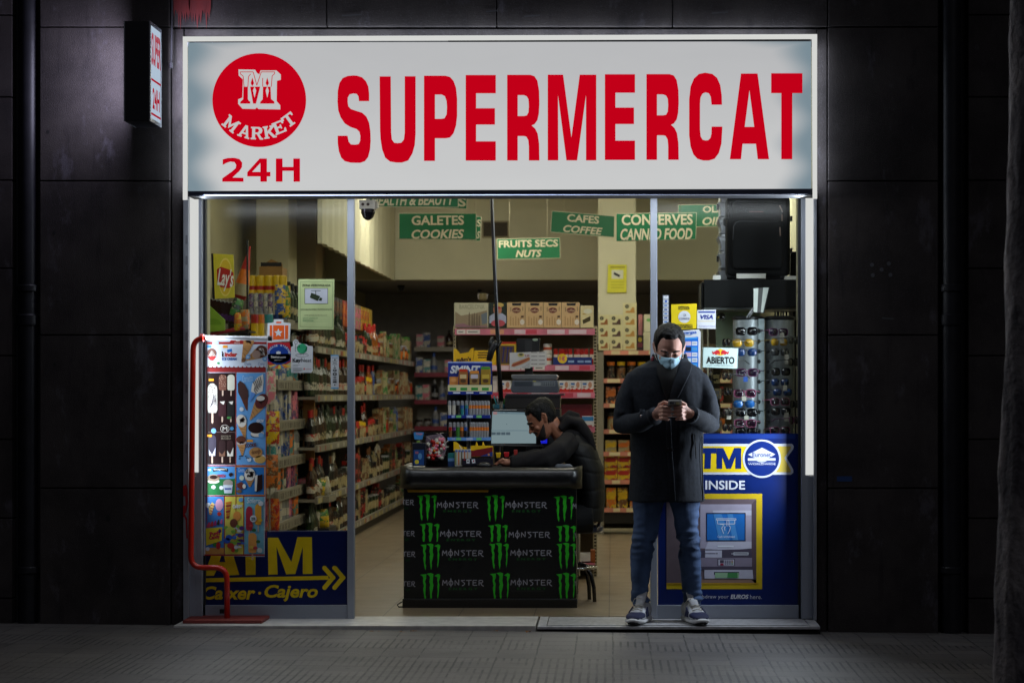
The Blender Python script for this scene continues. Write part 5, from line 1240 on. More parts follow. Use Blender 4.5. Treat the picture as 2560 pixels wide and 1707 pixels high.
# blue column
b.pp([(596, 490), (640, 520), (672, 580), (676, 640), (640, 672), (606, 650), (580, 600), (576, 520)], C(70, 44, 40), 3); b.pp([(606, 650), (672, 632), (668, 770), (655, 765)], br, 2)
b.pp([(812, 430), (818, 500), (808, 590), (740, 620), (700, 590), (712, 520), (760, 460)], cr, 3); b.pp([(706, 596), (745, 612), (690, 690), (682, 690)], C(90, 140, 210), 4)
for q in range(5): b.pl([(720 + q * 16, 500 - q * 12), (740 + q * 14, 540 - q * 10), (730 + q * 15, 580 - q * 12), (752 + q * 12, 610 - q * 20)], 6, ck, 5)
cone(775, 720, 100, 160, 150, C(96, 40, 38), 32); b.pe(790, 655, 40, 24, cr, 6, 12)
b.pe(612, 756, 20, 20, wht, 4, 14); cone(618, 900, 84, 130, 120, cr, -12)
b.pt("GO!", 752, 850, 818, 880, wht, 4, bold=.06, shear=.2); b.pe(746, 930, 72, 52, ck, 3, 22).pe(760, 985, 64, 30, cr, 2, 16).pe(745, 1000, 50, 20, ck, 1, 14); b.pe(796, 998, 26, 22, C(110, 165, 214), 5, 14)
b.pe(608, 1040, 46, 36, br, 5, 18); cone(612, 1080, 84, 110, 40, C(206, 190, 180), -4)
b.pt("COOKIE", 645, 1075, 750, 1110, C(90, 44, 36), 5, bold=.05, rot=-6); b.pr(662, 1040, 718, 1062, or_, 5)
b.pe(745, 1160, 62, 50, wf, 4, 22).pe(780, 1215, 60, 44, cr, 3, 20).pe(785, 1225, 52, 36, C(214, 170, 90), 4, 16); b.pt("dough", 706, 1130, 790, 1180, br, 5, rot=-12)
b.pe(684, 1226, 20, 20, C(196, 214, 230), 4, 14)
for _ in range(8): b.pe(590 + rr_.uniform(0, 90), 1215 + rr_.uniform(-30, 35), 9, 6, ck, 4, 7)
# lower panels
b.pr(292, 1290, 548, 1410, C(84, 150, 214, .3), 1); b.pr(292, 1405, 548, 1556, C(40, 110, 60, .3), 2); b.pr(290, 1278, 836, 1288, rd, 1)
b.pp([(340, 1310), (410, 1296), (484, 1312), (480, 1342), (410, 1326), (346, 1340)], C(40, 40, 50), 3); b.pt("BEN&JERRY'S", 352, 1308, 474, 1328, cr, 4, bold=.04); b.pe(312, 1322, 18, 10, wht, 3, 10); b.pt("SWICH", 384, 1364, 460, 1392, C(170, 50, 60), 4, bold=.05)
b.pe(350, 1396, 58, 34, C(150, 130, 110), 4, 18).pe(350, 1428, 56, 22, cr, 3, 16).pe(350, 1390, 36, 18, ck, 5, 14); b.pe(486, 1446, 46, 36, C(150, 140, 130), 4, 18); b.pp([(440, 1462), (530, 1462), (520, 1540), (452, 1540)], C(190, 200, 210), 5); b.pr(456, 1490, 516, 1506, C(70, 90, 150), 6)
for cx, cy_ in ((350, 1482), (424, 1488), (512, 1366)): b.pe(cx, cy_, 20, 18, wht if cy_ > 1400 else ck, 5, 14)
b.pr(556, 1290, 828, 1556, C(50, 120, 190, .3), 1); b.pl([(556, 1292), (826, 1292), (826, 1556), (556, 1556), (556, 1292)], 6, or_, 2); b.pt("Cornetto", 582, 1302, 640, 1342, C(190, 210, 230), 4, shear=.3); cone(688, 1400, 90, 80, 120, cr, 0)
for _ in range(12): b.pe(688 + rr_.uniform(-36, 36), 1350 + rr_.uniform(-40, 34), 7, 6, ck, 7, 7)
b.pe(614, 1396, 22, 24, C(196, 206, 190), 4, 16); b.pp([(742, 1382), (806, 1362), (806, 1500), (752, 1530), (736, 1520)], ck, 4); b.pp([(736, 1378), (762, 1366), (752, 1520), (736, 1520)], cr, 5); b.pp([(568, 1450), (610, 1432), (650, 1470), (640, 1500), (600, 1500), (572, 1485)], C(110, 50, 40), 4); b.pe(636, 1474, 16, 22, cr, 5, 12); b.pe(590, 1520, 24, 18, C(120, 90, 60), 5, 10)
b.T = (3.9196, 440, 1200)
for a, c_, m_ in ((288, 474, C(70, 130, 200, .3)), (480, 664, C(222, 208, 90, .3)), (670, 860, C(120, 184, 206, .3))): b.pr(a, 160, c_, 722, m_, 1)
for x_ in (470, 660): b.pr(x_, 150, x_ + 8, 728, rd, 2)
b.pr(280, 148, 872, 158, rd, 2); b.pr(278, 724, 868, 738, rd, 2)
b.pe(424, 240, 38, 60, C(214, 160, 190), 3, 18); b.pe(424, 328, 20, 20, C(190, 50, 40), 3, 14); b.pe(314, 244, 24, 26, wht, 3, 14); b.pp([(320, 260), (355, 215), (380, 235), (345, 340), (325, 330)], C(226, 196, 120), 3)
for q in range(4): b.pl([(326 + q * 5, 320 - q * 26), (352 + q * 8, 330 - q * 26)], 7, C(190, 60, 60), 4)
for q, m_ in enumerate((C(200, 70, 110), C(190, 60, 60), C(170, 50, 120), C(60, 50, 40), C(210, 100, 150))): b.pp([(300 + q * 32, 460 - q * 10), (318 + q * 32, 410 - q * 8), (336 + q * 30, 412 - q * 8), (334 + q * 30, 462 - q * 8)], m_, 4)
b.pp([(292, 470), (455, 458), (448, 590), (296, 640)], C(226, 206, 50), 4); b.pt("Push", 330, 500, 430, 540, C(190, 40, 70), 5, bold=.06, rot=-10); b.pt("Candy", 324, 536, 432, 584, C(190, 40, 70), 5, bold=.06, rot=-10)
b.pr(288, 660, 474, 722, C(200, 150, 80), 2); b.pe(400, 630, 40, 26, C(60, 130, 60), 3, 12); b.pe(415, 640, 22, 36, C(180, 40, 50), 4, 14); b.pe(310, 672, 20, 20, wht, 5, 14); b.pe(430, 495, 16, 20, C(90, 40, 110), 5, 12)
for q in range(6): b.pp([(486 + q * 1, 214 + q * 28), (546 - q * 4, 206 + q * 28), (540 - q * 4, 228 + q * 28), (488 + q, 236 + q * 28)], (C(206, 120, 40), C(150, 60, 40))[q % 2], 3)
b.pt("Calippo", 556, 232, 650, 280, wht, 4, bold=.04, shear=.2, rot=-8); b.pe(636, 190, 22, 22, C(110, 170, 216), 4, 14); b.pe(598, 350, 38, 46, C(226, 150, 70), 3, 16); b.pe(566, 420, 38, 44, C(110, 60, 44), 4, 16); b.pe(534, 500, 48, 48, C(196, 206, 90), 4, 18)
for _ in range(34): b.pe(560 + rr_.uniform(-70, 92), 590 + rr_.uniform(-140, 110), rr_.uniform(12, 26), rr_.uniform(10, 22), rr_.choice((C(60, 110, 190), C(206, 60, 50), C(230, 210, 80), C(120, 170, 70), wht, C(90, 50, 120))), 3 + _ % 6, 9)
for cx, cy_ in ((520, 560), (500, 590), (536, 640)): b.pe(cx, cy_, 34, 28, (C(200, 50, 44), C(190, 60, 50), C(50, 90, 190))[cy_ % 3], 9, 12)
b.pt("Solero", 694, 172, 828, 224, wht, 4, shear=.2, bold=.01)
pop(718, 370, 66, 240, C(170, 40, 60)); pop(806, 330, 64, 210, C(226, 160, 50)); b.pe(758, 376, 32, 34, wht, 6, 18); b.pt("25%", 738, 362, 778, 392, C(40, 60, 50), 7, bold=.03); pop(750, 610, 82, 200, C(230, 160, 80)); b.pe(832, 228, 26, 24, wht, 5, 14); b.pe(820, 686, 26, 26, C(206, 214, 210), 5, 14)
for cx, cy_, m_ in ((736, 445, C(190, 60, 60)), (826, 390, C(226, 180, 50)), (740, 656, C(226, 190, 80)), (778, 662, C(190, 60, 70)), (765, 488, C(50, 100, 60)), (806, 600, C(60, 110, 60))): b.pe(cx, cy_, 22, 16, m_, 6, 10)
b.build("menu_banner", st, fix=False)

# ------------------------------------------------------------------ checkout counter
yC = .77; zc = Z(1167, yC)
ct = E("checkout_counter", "black checkout counter wrapped in green clawed energy drink print", "counter", (X(1225, yC), yC + .3, FZ))
m_blk = mat("black_print", (7, 7, 8), .34, bump=.12, bscale=9, var=.3, spec=.5); m_vin = mat("black_vinyl", (11, 11, 12), .3, var=.3, bump=.25, bscale=22, spec=.6, coat=.15)
b = MB(yC); b.pbox(1009, 1215, 1441, 1497, .56, m_blk); b.build("body", ct, bevel=.004)
b = MB(yC - .012); b.pbox(1006, 1496, 1443, 1520, .58, m_vin); b.build("plinth", ct, bevel=.003)
b = MB(); x0, x1 = X(1000, yC), X(1455, yC); zb_ = Z(1222, yC)
prof = [(yC + .62, zb_), (yC - .01, zb_), (yC - .045, zb_ + .01), (yC - .06, zb_ + .05), (yC - .055, zc - .03), (yC - .03, zc - .005), (yC, zc), (yC + .04, zc - .004), (yC + .62, zc - .004)]
nn = 26; rings_ = []
for i in range(nn + 1):
    f_ = i / nn; e_ = min(f_, 1 - f_) * (x1 - x0); g = 1 - max(0, 1 - e_ / .03) ** 2 * .2
    ry_ = random.Random(i)
    rings_.append([(x0 + (x1 - x0) * f_, yC + .3 + (p[0] - yC - .3) * (g if p[0] < yC + .1 else 1) + ry_.uniform(-.003, .003), zb_ + (p[1] - zb_) * (1 if .02 < f_ < .98 else .97) + (ry_.uniform(-.002, .002)) + (.012 if f_ < .06 or f_ > .965 else 0) * (p[1] > zc - .04)) for p in prof])
b.rings(rings_, m_vin); b.build("padded_top", ct)
b = MB(yC - .003); b.T = (3.734, 980, 1140); b.pp([(140, 315), (900, 315), (896, 336), (150, 336)], C(196, 150, 40), 1); b.build("yellow_strip", ct)
m_claw = C(40, 170, 30); m_sil = C(146, 144, 152); m_dg = C(22, 84, 30)
claws = ([(228,368),(285,363),(284,400),(272,425),(282,450),(280,495),(276,540),(284,560),(279,602),(268,575),(262,530),(256,490),(264,465),(254,430),(257,395),(250,380)], [(288,360),(325,353),(352,362),(348,400),(345,430),(353,460),(345,500),(336,530),(339,560),(330,602),(321,560),(320,520),(315,480),(322,455),(314,430),(319,390),(310,374)], [(360,378),(395,360),(416,370),(412,400),(400,430),(408,455),(403,500),(400,540),(392,582),(387,550),(392,510),(388,470),(393,440),(386,410),(390,390)])
TRI = {'M': [[(0,1),(.12,0),(.5,.62),(.88,0),(1,1)]], 'S': [[(.95,.02),(.1,.08),(.62,.42),(.9,.62),(.7,.95),(.3,1.05)]], 'O': [[(.5,.05),(.1,.35),(.1,.75),(.5,1),(.9,.75),(.9,.35),(.5,.05)], [(.5,-.3),(.5,1.3)]], 'N': [[(.1,1),(.1,.05),(.9,.95),(.9,-.1)]], 'T': [[(-.1,.08),(1.1,.02)], [(.5,.05),(.5,1)]], 'E': [[(.95,.05),(.1,.05),(.1,.97),(.98,.97)], [(.1,.5),(.8,.48)]], 'R': [[(.1,1),(.1,.05),(.8,.05),(.9,.3),(.75,.5),(.1,.52)], [(.45,.52),(.7,.95),(1.1,1.15)]]}
def word(b, s_, x, y, w, h, m_, k=2, clip=(None, None)):
    cw = w / len(s_)
    for i, ch in enumerate(s_):
        for j, ln in enumerate(TRI[ch]):
            pts = [(x + i * cw + u * cw * .78, y + v * h) for u, v in ln]
            if clip[0] is not None and min(p[0] for p in pts) < clip[0]: pts = [(max(clip[0], p[0]), p[1]) for p in pts]
            if clip[1] is not None and max(p[0] for p in pts) > clip[1]: pts = [(min(clip[1], p[0]), p[1]) for p in pts]
            b.pl(pts, h * .15, m_, k + j)
b = MB(yC); b.T = (3.734, 980, 1140); b2_ = MB(yC); b2_.T = b.T
for x_, y_, hs_ in ((230, 355, 1), (865, 360, 1), (1508, 365, 1), (255, 620, .70), (893, 632, .66), (1530, 640, .62), (263, 812, 1.0), (903, 806, 1.0), (1530, 805, 1.0), (263, 1088, 1.08), (913, 1082, 1.08), (1530, 1085, 1.06)):
    b = MB(yC); b.T = b2_.T
    for c_ in claws:
        p_ = [(x_ + (q[0] - 228), y_ + (q[1] - 353) * (1 if hs_ > .9 else 1) * (hs_ if hs_ > .9 else 1)) for q in c_]
        lim = y_ + 250 * hs_ if hs_ < .9 else 1e9
        p_ = [(min(q[0], 1718), min(q[1], lim)) for q in p_]
        b.pp(p_, m_claw, 2)
    b.build("claw_mark", ct, fix=False)
for x_, y_, en in ((422, 425, 1), (1062, 425, 1), (452, 694, 1), (1092, 702, 0), (470, 874, 1), (1108, 872, 1), (472, 1150, 1), (1110, 1148, 1)):
    b2_ = MB(yC); b2_.T = b.T; word(b2_, "MONSTER", x_, y_ + 4, 392, 50, m_sil)
    if en: b2_.pt("E N E R G Y", x_ + 58, y_ + 75, x_ + 328, y_ + 97, m_dg, 2, bold=.02)
    b2_.build("lettering", ct, fix=False)
for x_, y_ in ((112, 405), (120, 696), (125, 888), (125, 1165)):
    b2_ = MB(yC); b2_.T = b.T; word(b2_, "TER", x_ - 24, y_ + 2, 122, 44, m_sil, clip=(108, None)); b2_.pt("GY", x_ + 2, y_ + 72, x_ + 44, y_ + 90, m_dg, 2); b2_.build("lettering", ct, fix=False)
for x_, y_ in ((1688, 440), (1702, 712), (1702, 880), (1702, 1160)): b2_ = MB(yC); b2_.T = b.T; word(b2_, "M", x_, y_, 40, 48, m_sil, clip=(None, 1718)); b2_.build("lettering", ct, fix=False)
b2_ = MB(yC); b2_.T = b.T; b2_.pl([(1185, 1362), (1480, 1356), (1560, 1378), (1712, 1378)], 4, C(120, 120, 124), 2); b2_.pl([(1110, 1255), (1430, 1256)], 2.5, C(60, 60, 62), 2)
b2_.build("print_creases", ct, fix=False)
b = MB(yC + .02); b.pbox(1380, 1220, 1441, 1226, .3, C(150, 110, 70)); b.build("worn_edge", ct)
b = MB(); b.tube([(X(1009, yC), yC + .05, FZ + .04), (X(1000, yC), yC, FZ + .03), (X(994, yC), yC - .02, FZ + .02), (X(998, yC), yC - .03, FZ + .008), (X(1009, yC), yC, FZ + .006)], .004, P('black'), 6); b.build("power_cable", label="short black cable loop on the floor at the counter's left foot", cat="cable")

# ------------------------------------------------------------------ things on the counter
m_clear = glass("clear_acrylic", (.93, .93, .95), .12, .05)
cb = E("lolly_tub", "clear acrylic tub of red wrapped lollies at the left end of the counter", "tub", (X(1072, .95), .95, zc))
b = MB(.9); b.pbox(1027, 1077, 1094, 1164, .003, m_clear).pbox(1027, 1077, 1118, 1080, .2, m_clear).pbox(1027, 1077, 1030, 1164, .2, m_clear); b.build("front_panel", cb)
b = MB(.92); b.pprism([(1064, 1090), (1100, 1084), (1112, 1096), (1116, 1120), (1108, 1146), (1092, 1152), (1064, 1150)], .14, mat("tub_pale", (150, 130, 140), .3)); b.pprism([(1094, 1077), (1119, 1077), (1119, 1165), (1094, 1165)], .16, P('black')) if 0 else None
b.build("drum", cb, bevel=.004)
b = MB(.985); b.pbox(1062, 1082, 1119, 1166, .06, P('black')); b.build("rear_block", cb)
b = MB(.897); b.pp([(1034, 1080), (1060, 1080), (1056, 1098), (1036, 1098)], C(60, 130, 190), 1); b.pt("Chups", 1040, 1081, 1056, 1088, C(220, 120, 110), 2, bold=.02); b.pr(1042, 1101, 1050, 1106, C(120, 150, 70), 1); b.build("tub_label", cb, fix=False)
rw = random.Random(21)
for k in range(46):
    px, py = 1069 + rw.uniform(0, 40), 1098 + rw.uniform(0, 48)
    c_ = rw.choice(('red', 'red', 'pink', 'white', 'pink', 'white', 'orange'))
    def lolly(b, c_=c_): b.blob((0, 0, 0), (.014, .014, .014), P(c_, .2), 8, 6); b.tube([(0, 0, .01), (.004, -.004, .045)], .0022, P('white'), 5)
    inst("lolly", stock(("lolly", c_), lolly), (X(px, .905), .908, Z(py, .905)), 0, "%s wrapped lolly among the sweets in the clear tub" % c_, "lolly", "lollies in the clear tub", rx=rw.uniform(-1.3, .3), ry=rw.uniform(-1.4, 1.4))
def f(b):
    b.pr(1034, 1124, 1060, 1162, C(30, 70, 130), 1); b.pe(1042, 1154, 5.5, 5.5, C(214, 196, 60), 2, 14); b.pe(1050, 1140, 5, 8, C(90, 140, 190), 2, 12); b.pr(1038, 1128, 1046, 1134, C(150, 90, 110), 2)
box_px("blue_pack", 1031, 1107, 1064, 1164, .84, .04, C(16, 20, 36), "dark blue pack with a yellow disc standing before the lolly tub", "pack", None, f, .002)
# mints and lighter rack
mr_ = E("mints_rack", "tall counter rack with a blue mints header above rows of lighters", "display rack", (X(1175, 1.0), 1.0, zc))
yM = 1.0; nb = C(22, 44, 130)
b = MB(yM); b.pbox(1120, 905, 1230, 962, .02, nb); b.pr(1120, 904, 1230, 907, C(150, 170, 220), 1); b.T = G5
b.pt("SMINT", 85, 660, 345, 728, wht, 2, bold=.045, shear=.22); b.pp([(240, 708), (360, 658), (365, 676), (240, 720)], C(60, 90, 170), 1); b.pr(80, 755, 155, 825, C(226, 146, 70), 1); b.pe(115, 785, 26, 16, C(236, 170, 100), 2, 12)
b.build("header", mr_)
b = MB(yM - .05); b.pbox(1120, 962, 1230, 986, .07, nb); b.pr(1120, 962, 1230, 978, C(206, 196, 150), 1)
b.T = G5
for k in range(4): b.pr(82 + k * 92, 848, 140 + k * 92, 872, C(50, 140, 60), 2)
for k in range(3): b.pr(112 + k * 112, 886, 172 + k * 112, 898, wht, 2)
b.build("pocket", mr_)
for i, (py, m_) in enumerate(((1037, nb), (1093, C(90, 140, 210)))):
    b = MB(yM - .05); b.pbox(1119, py, 1225, py + 8, .1, m_)
    for px, w, mm in ((1140, 13, C(110, 190, 110)), (1191, 13, C(110, 190, 110)), (1166, 16, C(170, 186, 220)), (1129, 8, C(140, 160, 206))): b.pr(px, py + 1, px + w, py + 7, mm, 1)
    b.build("tray", mr_)
b = MB(yM + .03); b.pbox(1166, 980, 1171, 1165, .02, m_aluw); b.pbox(1174, 980, 1177, 1165, .02, m_aluw); b.build("post", mr_)
b = MB(yM + .06); b.pbox(1117, 986, 1228, 1165, .02, P('black')); b.build("back_panel", mr_)
b = MB(yM); b.pbox(1117, 1158, 1228, 1167, .08, P('black')); b.build("foot", mr_)
for i, (a, c_, t_, cc, lid) in enumerate(((1146, 1170, 922, C(150, 96, 54, .2), C(190, 60, 44, .2)), (1173, 1199, 926, C(140, 110, 70, .2), C(206, 130, 60, .2)), (1201, 1227, 916, C(150, 120, 50, .2), C(70, 140, 60, .2)))):
    b = MB(yM - .04)
    b.pprism([(a + 1, t_ + 6), (a + 3, t_), (c_ - 3, t_), (c_ - 1, t_ + 6), (c_, 940), (c_ - 1, 962), (a + 1, 962), (a, 940)], .03, cc, smooth=False); b.pr(a + 2, t_ + 1, c_ - 2, t_ + 7, lid, 1); b.pr(a + 4, 936, c_ - 4, 946, (C(206, 180, 130), C(190, 180, 190), C(190, 160, 60))[i], 1); b.pe((a + c_) / 2, 952, 7, 5, C(80, 54, 30), 1, 10)
    b.build("sweet_sachet", label=("brown sachet with red top", "pale brown sachet with orange top", "olive sachet with green top")[i] + " in the mints rack pocket", cat="sachet", bevel=.004)
def lighter(c_, c2):
    def f(b): b.lathe([(.0105, 0, P(c2, .25)), (.011, .004, P(c2, .25)), (.011, .034, P(c_, .25)), (.011, .052, P('grey', .25)), (.0105, .056, P('grey', .25)), (.0105, .071, P('grey', .25)), (.006, .076)], P(c_), n=8, sy=.6)
    return stock(("lighter", c_, c2), f)
rows = [(1037, 1124, 5, 10.5, [('white', 'white'), ('white', 'white'), ('black', 'black'), ('blue', 'teal'), ('teal', 'blue')]), (1037, 1176, 7, 7.4, [('orange', 'grey')]), (1093, 1126, 5, 9.5, [('red', 'brown'), ('purple', 'black'), ('green', 'green'), ('orange', 'brown'), ('blue', 'black')]), (1093, 1178, 7, 6.6, [('orange', 'grey')])]
for ri, (py, px, n_, st_, cs) in enumerate(rows):
    for k in range(n_):
        c_, c2 = cs[k % len(cs)]
        inst("lighter", lighter(c_, c2), (X(px + k * st_, yM - .035), yM - .035, Z(py, yM - .035)), 0, "%s lighter in the %s lighter row of the mints rack, %s half" % (c_, ("upper", "lower")[py > 1050], ("left", "right")[px > 1170]), "lighter", "lighters on the mints rack", (1.0, 1, 1.18 if py < 1050 else 1.25))
b = MB(yM - .1)
b.pprism([(1134, 1104), (1139, 1104), (1154, 1116), (1167, 1118), (1167, 1126), (1134, 1126)], .03, m_y); b.pl([(1148, 1112), (1154, 1122)], 2, wht, 1); b.pl([(1154, 1110), (1160, 1122)], 2, P('black'), 1)
b.build("sweets_tray", label="small yellow die cut tray at the foot of the mints rack", cat="tray")
b = MB(yM - .13); b.pprism([(1177, 1114), (1188, 1114), (1191, 1104), (1194, 1114), (1205, 1114), (1207, 1104), (1211, 1114), (1232, 1115), (1232, 1141), (1177, 1141)], .05, m_y)
b.pp([(1177.5, 1126), (1232, 1117), (1232, 1140.5), (1177.5, 1140.5)], C(120, 26, 34), 1); b.pp([(1200, 1140.5), (1232, 1128), (1232, 1140.5)], C(40, 60, 130), 2); b.pe(1222, 1136, 3, 3, C(206, 140, 90), 3, 10)
b.build("sweets_tray", label="yellow, red and blue striped box below the monitor", cat="box")
box_px("card_box", 1155, 1146, 1232, 1163, yM - .17, .04, C(26, 24, 38), "black box printed with playing cards at the front of the counter", "box", None, lambda b: (b.pp([(1166, 1147), (1174, 1147), (1174, 1158), (1166, 1158)], wht, 1), b.pp([(1179, 1148), (1187, 1147), (1189, 1157), (1181, 1158)], wht, 1), b.pe(1170, 1152, 2, 2.5, P('black'), 2, 8), b.pe(1184, 1152, 2, 2.5, C(170, 40, 40), 2, 8), b.pr(1159, 1147.5, 1164, 1150, C(170, 40, 50), 1)), .001)
def f(b):
    for k in range(5): b.pr(1138 + k * 7.4, 1127, 1141 + k * 7.4, 1162, (C(120, 140, 60), C(206, 110, 50), C(90, 80, 50), C(190, 100, 50), C(190, 150, 120))[k], 1); b.pe(1141 + k * 8, 1127, 3.4, 3, C(90, 110, 170), 2, 8)
box_px("sticks_box", 1137, 1123, 1177, 1165, yM - .15, .02, C(186, 184, 176), "white box of striped snack sticks left of the card box", "box", None, f, .001)
box_px("teal_pack", 1120, 1132, 1136, 1165, yM - .12, .04, C(40, 120, 120), "teal and blue pack at the left foot of the mints rack", "pack", None, lambda b: (b.pr(1120, 1145, 1136, 1152, C(110, 150, 200), 1), b.pr(1120, 1153, 1136, 1165, C(30, 60, 110), 1)), .002)
b = MB(); cx, cyy = X(1210, .8), .82; b.loft([(cx, cyy, zc, .05, .04), (cx, cyy, zc + .015, .047, .037), (cx, cyy, zc + .028, .03, .024), (cx, cyy, zc + .032, .008, .006)], mat("mouse_black", (24, 24, 26), .25), 18); b.build("computer_mouse", label="glossy black computer mouse in front of the playing card box", cat="mouse")
# screen, drawer unit, scale
cbx = E("drawer_unit", "low black drawer unit behind the monitor carrying the weighing scale", "cabinet", (X(1320, 1.7), 1.7, FZ))
b = MB(1.55); b.pbox(1236, 1022, 1400, 1460, .45, mat("cabinet_black", (22, 22, 24), .5)); b.build("body", cbx, bevel=.004)
b = MB(1.545); b.pbox(1262, 996, 1400, 1020, .3, mat("cabinet_dark", (34, 30, 28), .5)); b.build("drawer", cbx)
mn = E("monitor", "checkout monitor showing a pale grey till page beside the clerk", "monitor", (X(1280, 1.25), 1.25, zc))
yO = 1.25
b = MB(yO); b.pprism([(1224, 1024), (1345, 1026), (1352, 1108), (1360, 1117), (1224, 1113)], .03, P('black')); b.build("case", mn, bevel=.003)
b = MB(yO); b.pp([(1231, 1028), (1340, 1031), (1340, 1108), (1228, 1108)], glow("screen", (116, 134, 138), 1.), 2)
b.pp([(1231, 1028), (1340, 1031), (1340, 1036), (1231, 1034)], glow("screen_bar", (96, 116, 124), 1.), 3); b.pp([(1233, 1029), (1243, 1029), (1243, 1036), (1233, 1036)], glow("screen_red", (140, 110, 112), 1.), 4)
for px in (1250, 1262): b.pr(px, 1030, px + 8, 1031.5, glow("screen_txt", (70, 84, 92), 1.), 4)
for k in range(4): b.pr(1229 + k * 12, 1080, 1239.5 + k * 12, 1087, glow("screen_txt", (70, 84, 92), 1.), 3)
b.pr(1228, 1075, 1320, 1077, glow("screen_bar", (96, 116, 124), 1.), 3); b.pr(1266, 1059, 1267.5, 1061, glow("screen_txt", (70, 84, 92), 1.), 3)
b.build("screen", mn, fix=False)
b = MB(yO - .004); b.pp([(1224, 1109), (1358, 1112), (1358, 1116), (1224, 1113)], C(110, 112, 112), 2); b.pr(1236, 1023.5, 1292, 1025.5, C(206, 206, 200), 2); b.build("bezel", mn, fix=False)
b = MB(yO + .03); b.pbox(1285, 1112, 1315, 1166, .03, P('black')); b.pbox(1262, 1160, 1338, 1168, .12, P('black')); b.build("stand", mn)
t2 = E("card_terminal", "small blue lit customer screen behind the clerk's chin", "screen", (X(1350, 1.35), 1.35, zc))
b = MB(1.36); b.pbox(1330, 1074, 1372, 1112, .03, P('black')); b.pbox(1345, 1110, 1356, 1168, .03, P('black')); b.build("case", t2)
b = MB(1.355); b.pr(1332, 1078, 1368, 1108, glow("screen_blue", (24, 30, 190), 1.), 1)
for i in range(4):
    for j in range(3): b.pe(1336 + i * 8, 1084 + j * 9, 1, 1, glow("screen_dot", (90, 100, 220), 1.), 2, 8)
b.build("screen", t2, fix=False)
sl = E("weighing_scale", "grey shop weighing scale with a raised display above the clerk's head", "scale", (X(1335, 1.6), 1.6, Z(996, 1.6)))
yW = 1.6; m_sc = mat("scale_body", (96, 100, 108), .35, metal=.3); m_st = mat("steel_plate", (170, 170, 170), .3, metal=.8)
b = MB(yW); b.pprism([(1280, 936), (1391, 936), (1395, 940), (1391, 948), (1282, 948), (1278, 942)], .3, m_st); b.build("pan", sl, bevel=.003)
b = MB(yW - .01); b.pprism([(1281, 950), (1393, 950), (1398, 972), (1394, 982), (1282, 982), (1276, 972)], .3, m_sc); b.build("body", sl, bevel=.005)
b = MB(yW - .012); b.pr(1286, 954, 1330, 965, C(60, 66, 74), 1); b.pr(1334, 955, 1352, 964, C(150, 152, 150), 1); b.pr(1354, 953, 1388, 965, C(130, 136, 140), 1); b.pr(1332, 952, 1340, 954, C(190, 180, 60), 2)
for i in range(7):
    for j in range(3): b.pr(1356 + i * 4.5, 954.5 + j * 3.5, 1359 + i * 4.5, 956.8 + j * 3.5, C(50, 54, 60), 2)
b.build("keypad", sl, fix=False)
b = MB(yW - .02); b.pbox(1265, 984, 1410, 988, .34, mat("plate_edge", (60, 60, 64), .3)); b.pbox(1262, 988, 1400, 996, .3, P('black')); b.build("base_plate", sl, bevel=.002)
b = MB(yW + .26); b.pbox(1312, 870, 1332, 950, .03, P('black')); b.build("column", sl)
b = MB(yW + .22); b.pprism([(1291, 846), (1350, 846), (1348, 882), (1293, 882)], .06, P('black')); b.build("display", sl, bevel=.003)
b = MB(yW + .218); b.pe(1338, 849, 7, 3.4, C(170, 186, 160), 1, 14); b.pr(1312, 851, 1330, 882, C(44, 44, 46), 1); b.build("display_badge", sl, fix=False)
def f(b):
    b.T = G5; b.pr(594, 549, 770, 684, C(206, 202, 200), 1); b.pp([(605, 665), (620, 640), (700, 610), (755, 588), (768, 596), (764, 616), (700, 648), (630, 672)], C(196, 130, 80), 2); b.pp([(615, 655), (700, 620), (760, 596), (755, 606), (690, 640), (620, 668)], C(160, 70, 50), 3)
    b.pe(690, 570, 30, 18, C(206, 190, 110), 2, 16); b.pe(690, 566, 18, 10, C(90, 90, 60), 3, 12); b.pt("2,50", 722, 568, 762, 588, C(150, 40, 60), 3, bold=.03)
    for k in range(5): b.pl([(700 + k * 14, 680), (764, 640 + k * 9)], 1.5, C(90, 90, 110), 2)
    for i in range(2):
        for j in range(4): b.pr(778 + i * 64, 546 + j * 33, 830 + i * 64, 550 + j * 33, C(60, 50, 50), 2)
sheet("price_card", [(1274, 882), (1366, 878), (1367, 914), (1275, 922)], C(214, 210, 204), "white price card with a picture of a filled baguette on the scale column", "card", f, y=yW + .2, dep=.002)
b = MB(); cx, cyy, cz_ = X(1250, 1.6), 1.6, Z(1022, 1.6); b.lathe([(.04, 0), (.045, .004), (.05, .028), (.048, .03)], mat("cup_teal", (60, 120, 140), .3), (cx, cyy, cz_), 16)
for k, (dx, m_) in enumerate(((-.03, 'teal'), (-.015, 'grey'), (.0, 'white'), (.012, 'white'), (.03, 'green'))): b.tube([(cx + dx * .6, cyy, cz_ + .01), (cx + dx * 1.3, cyy - .01, cz_ + .085)], .005, P(m_), 6)
b.build("pen_cup", label="teal dish of pens on the drawer unit behind the monitor", cat="pen cup")
pl = E("black_pole", "long thin black pole behind the monitor rising to the ceiling with clamps halfway", "pole", (X(1250, 1.44), 1.44, FZ))
b = MB(1.44); m_pb = mat("pole_black", (16, 16, 18), .3)
b.tube([b.q(1226, 440), b.q(1235, 640), b.q(1241, 790), b.q(1246, 900), b.q(1253, 1000)], [.0105, .0115, .0115, .013, .016], m_pb, 10); b.tube([b.q(1253, 1000), (b.q(1254, 1166)[0], 1.44, FZ)], .012, m_pb, 8); b.tube([b.q(1224, 450), b.q(1222, 60)], .0105, m_pb, 8)
b.build("shaft", pl)
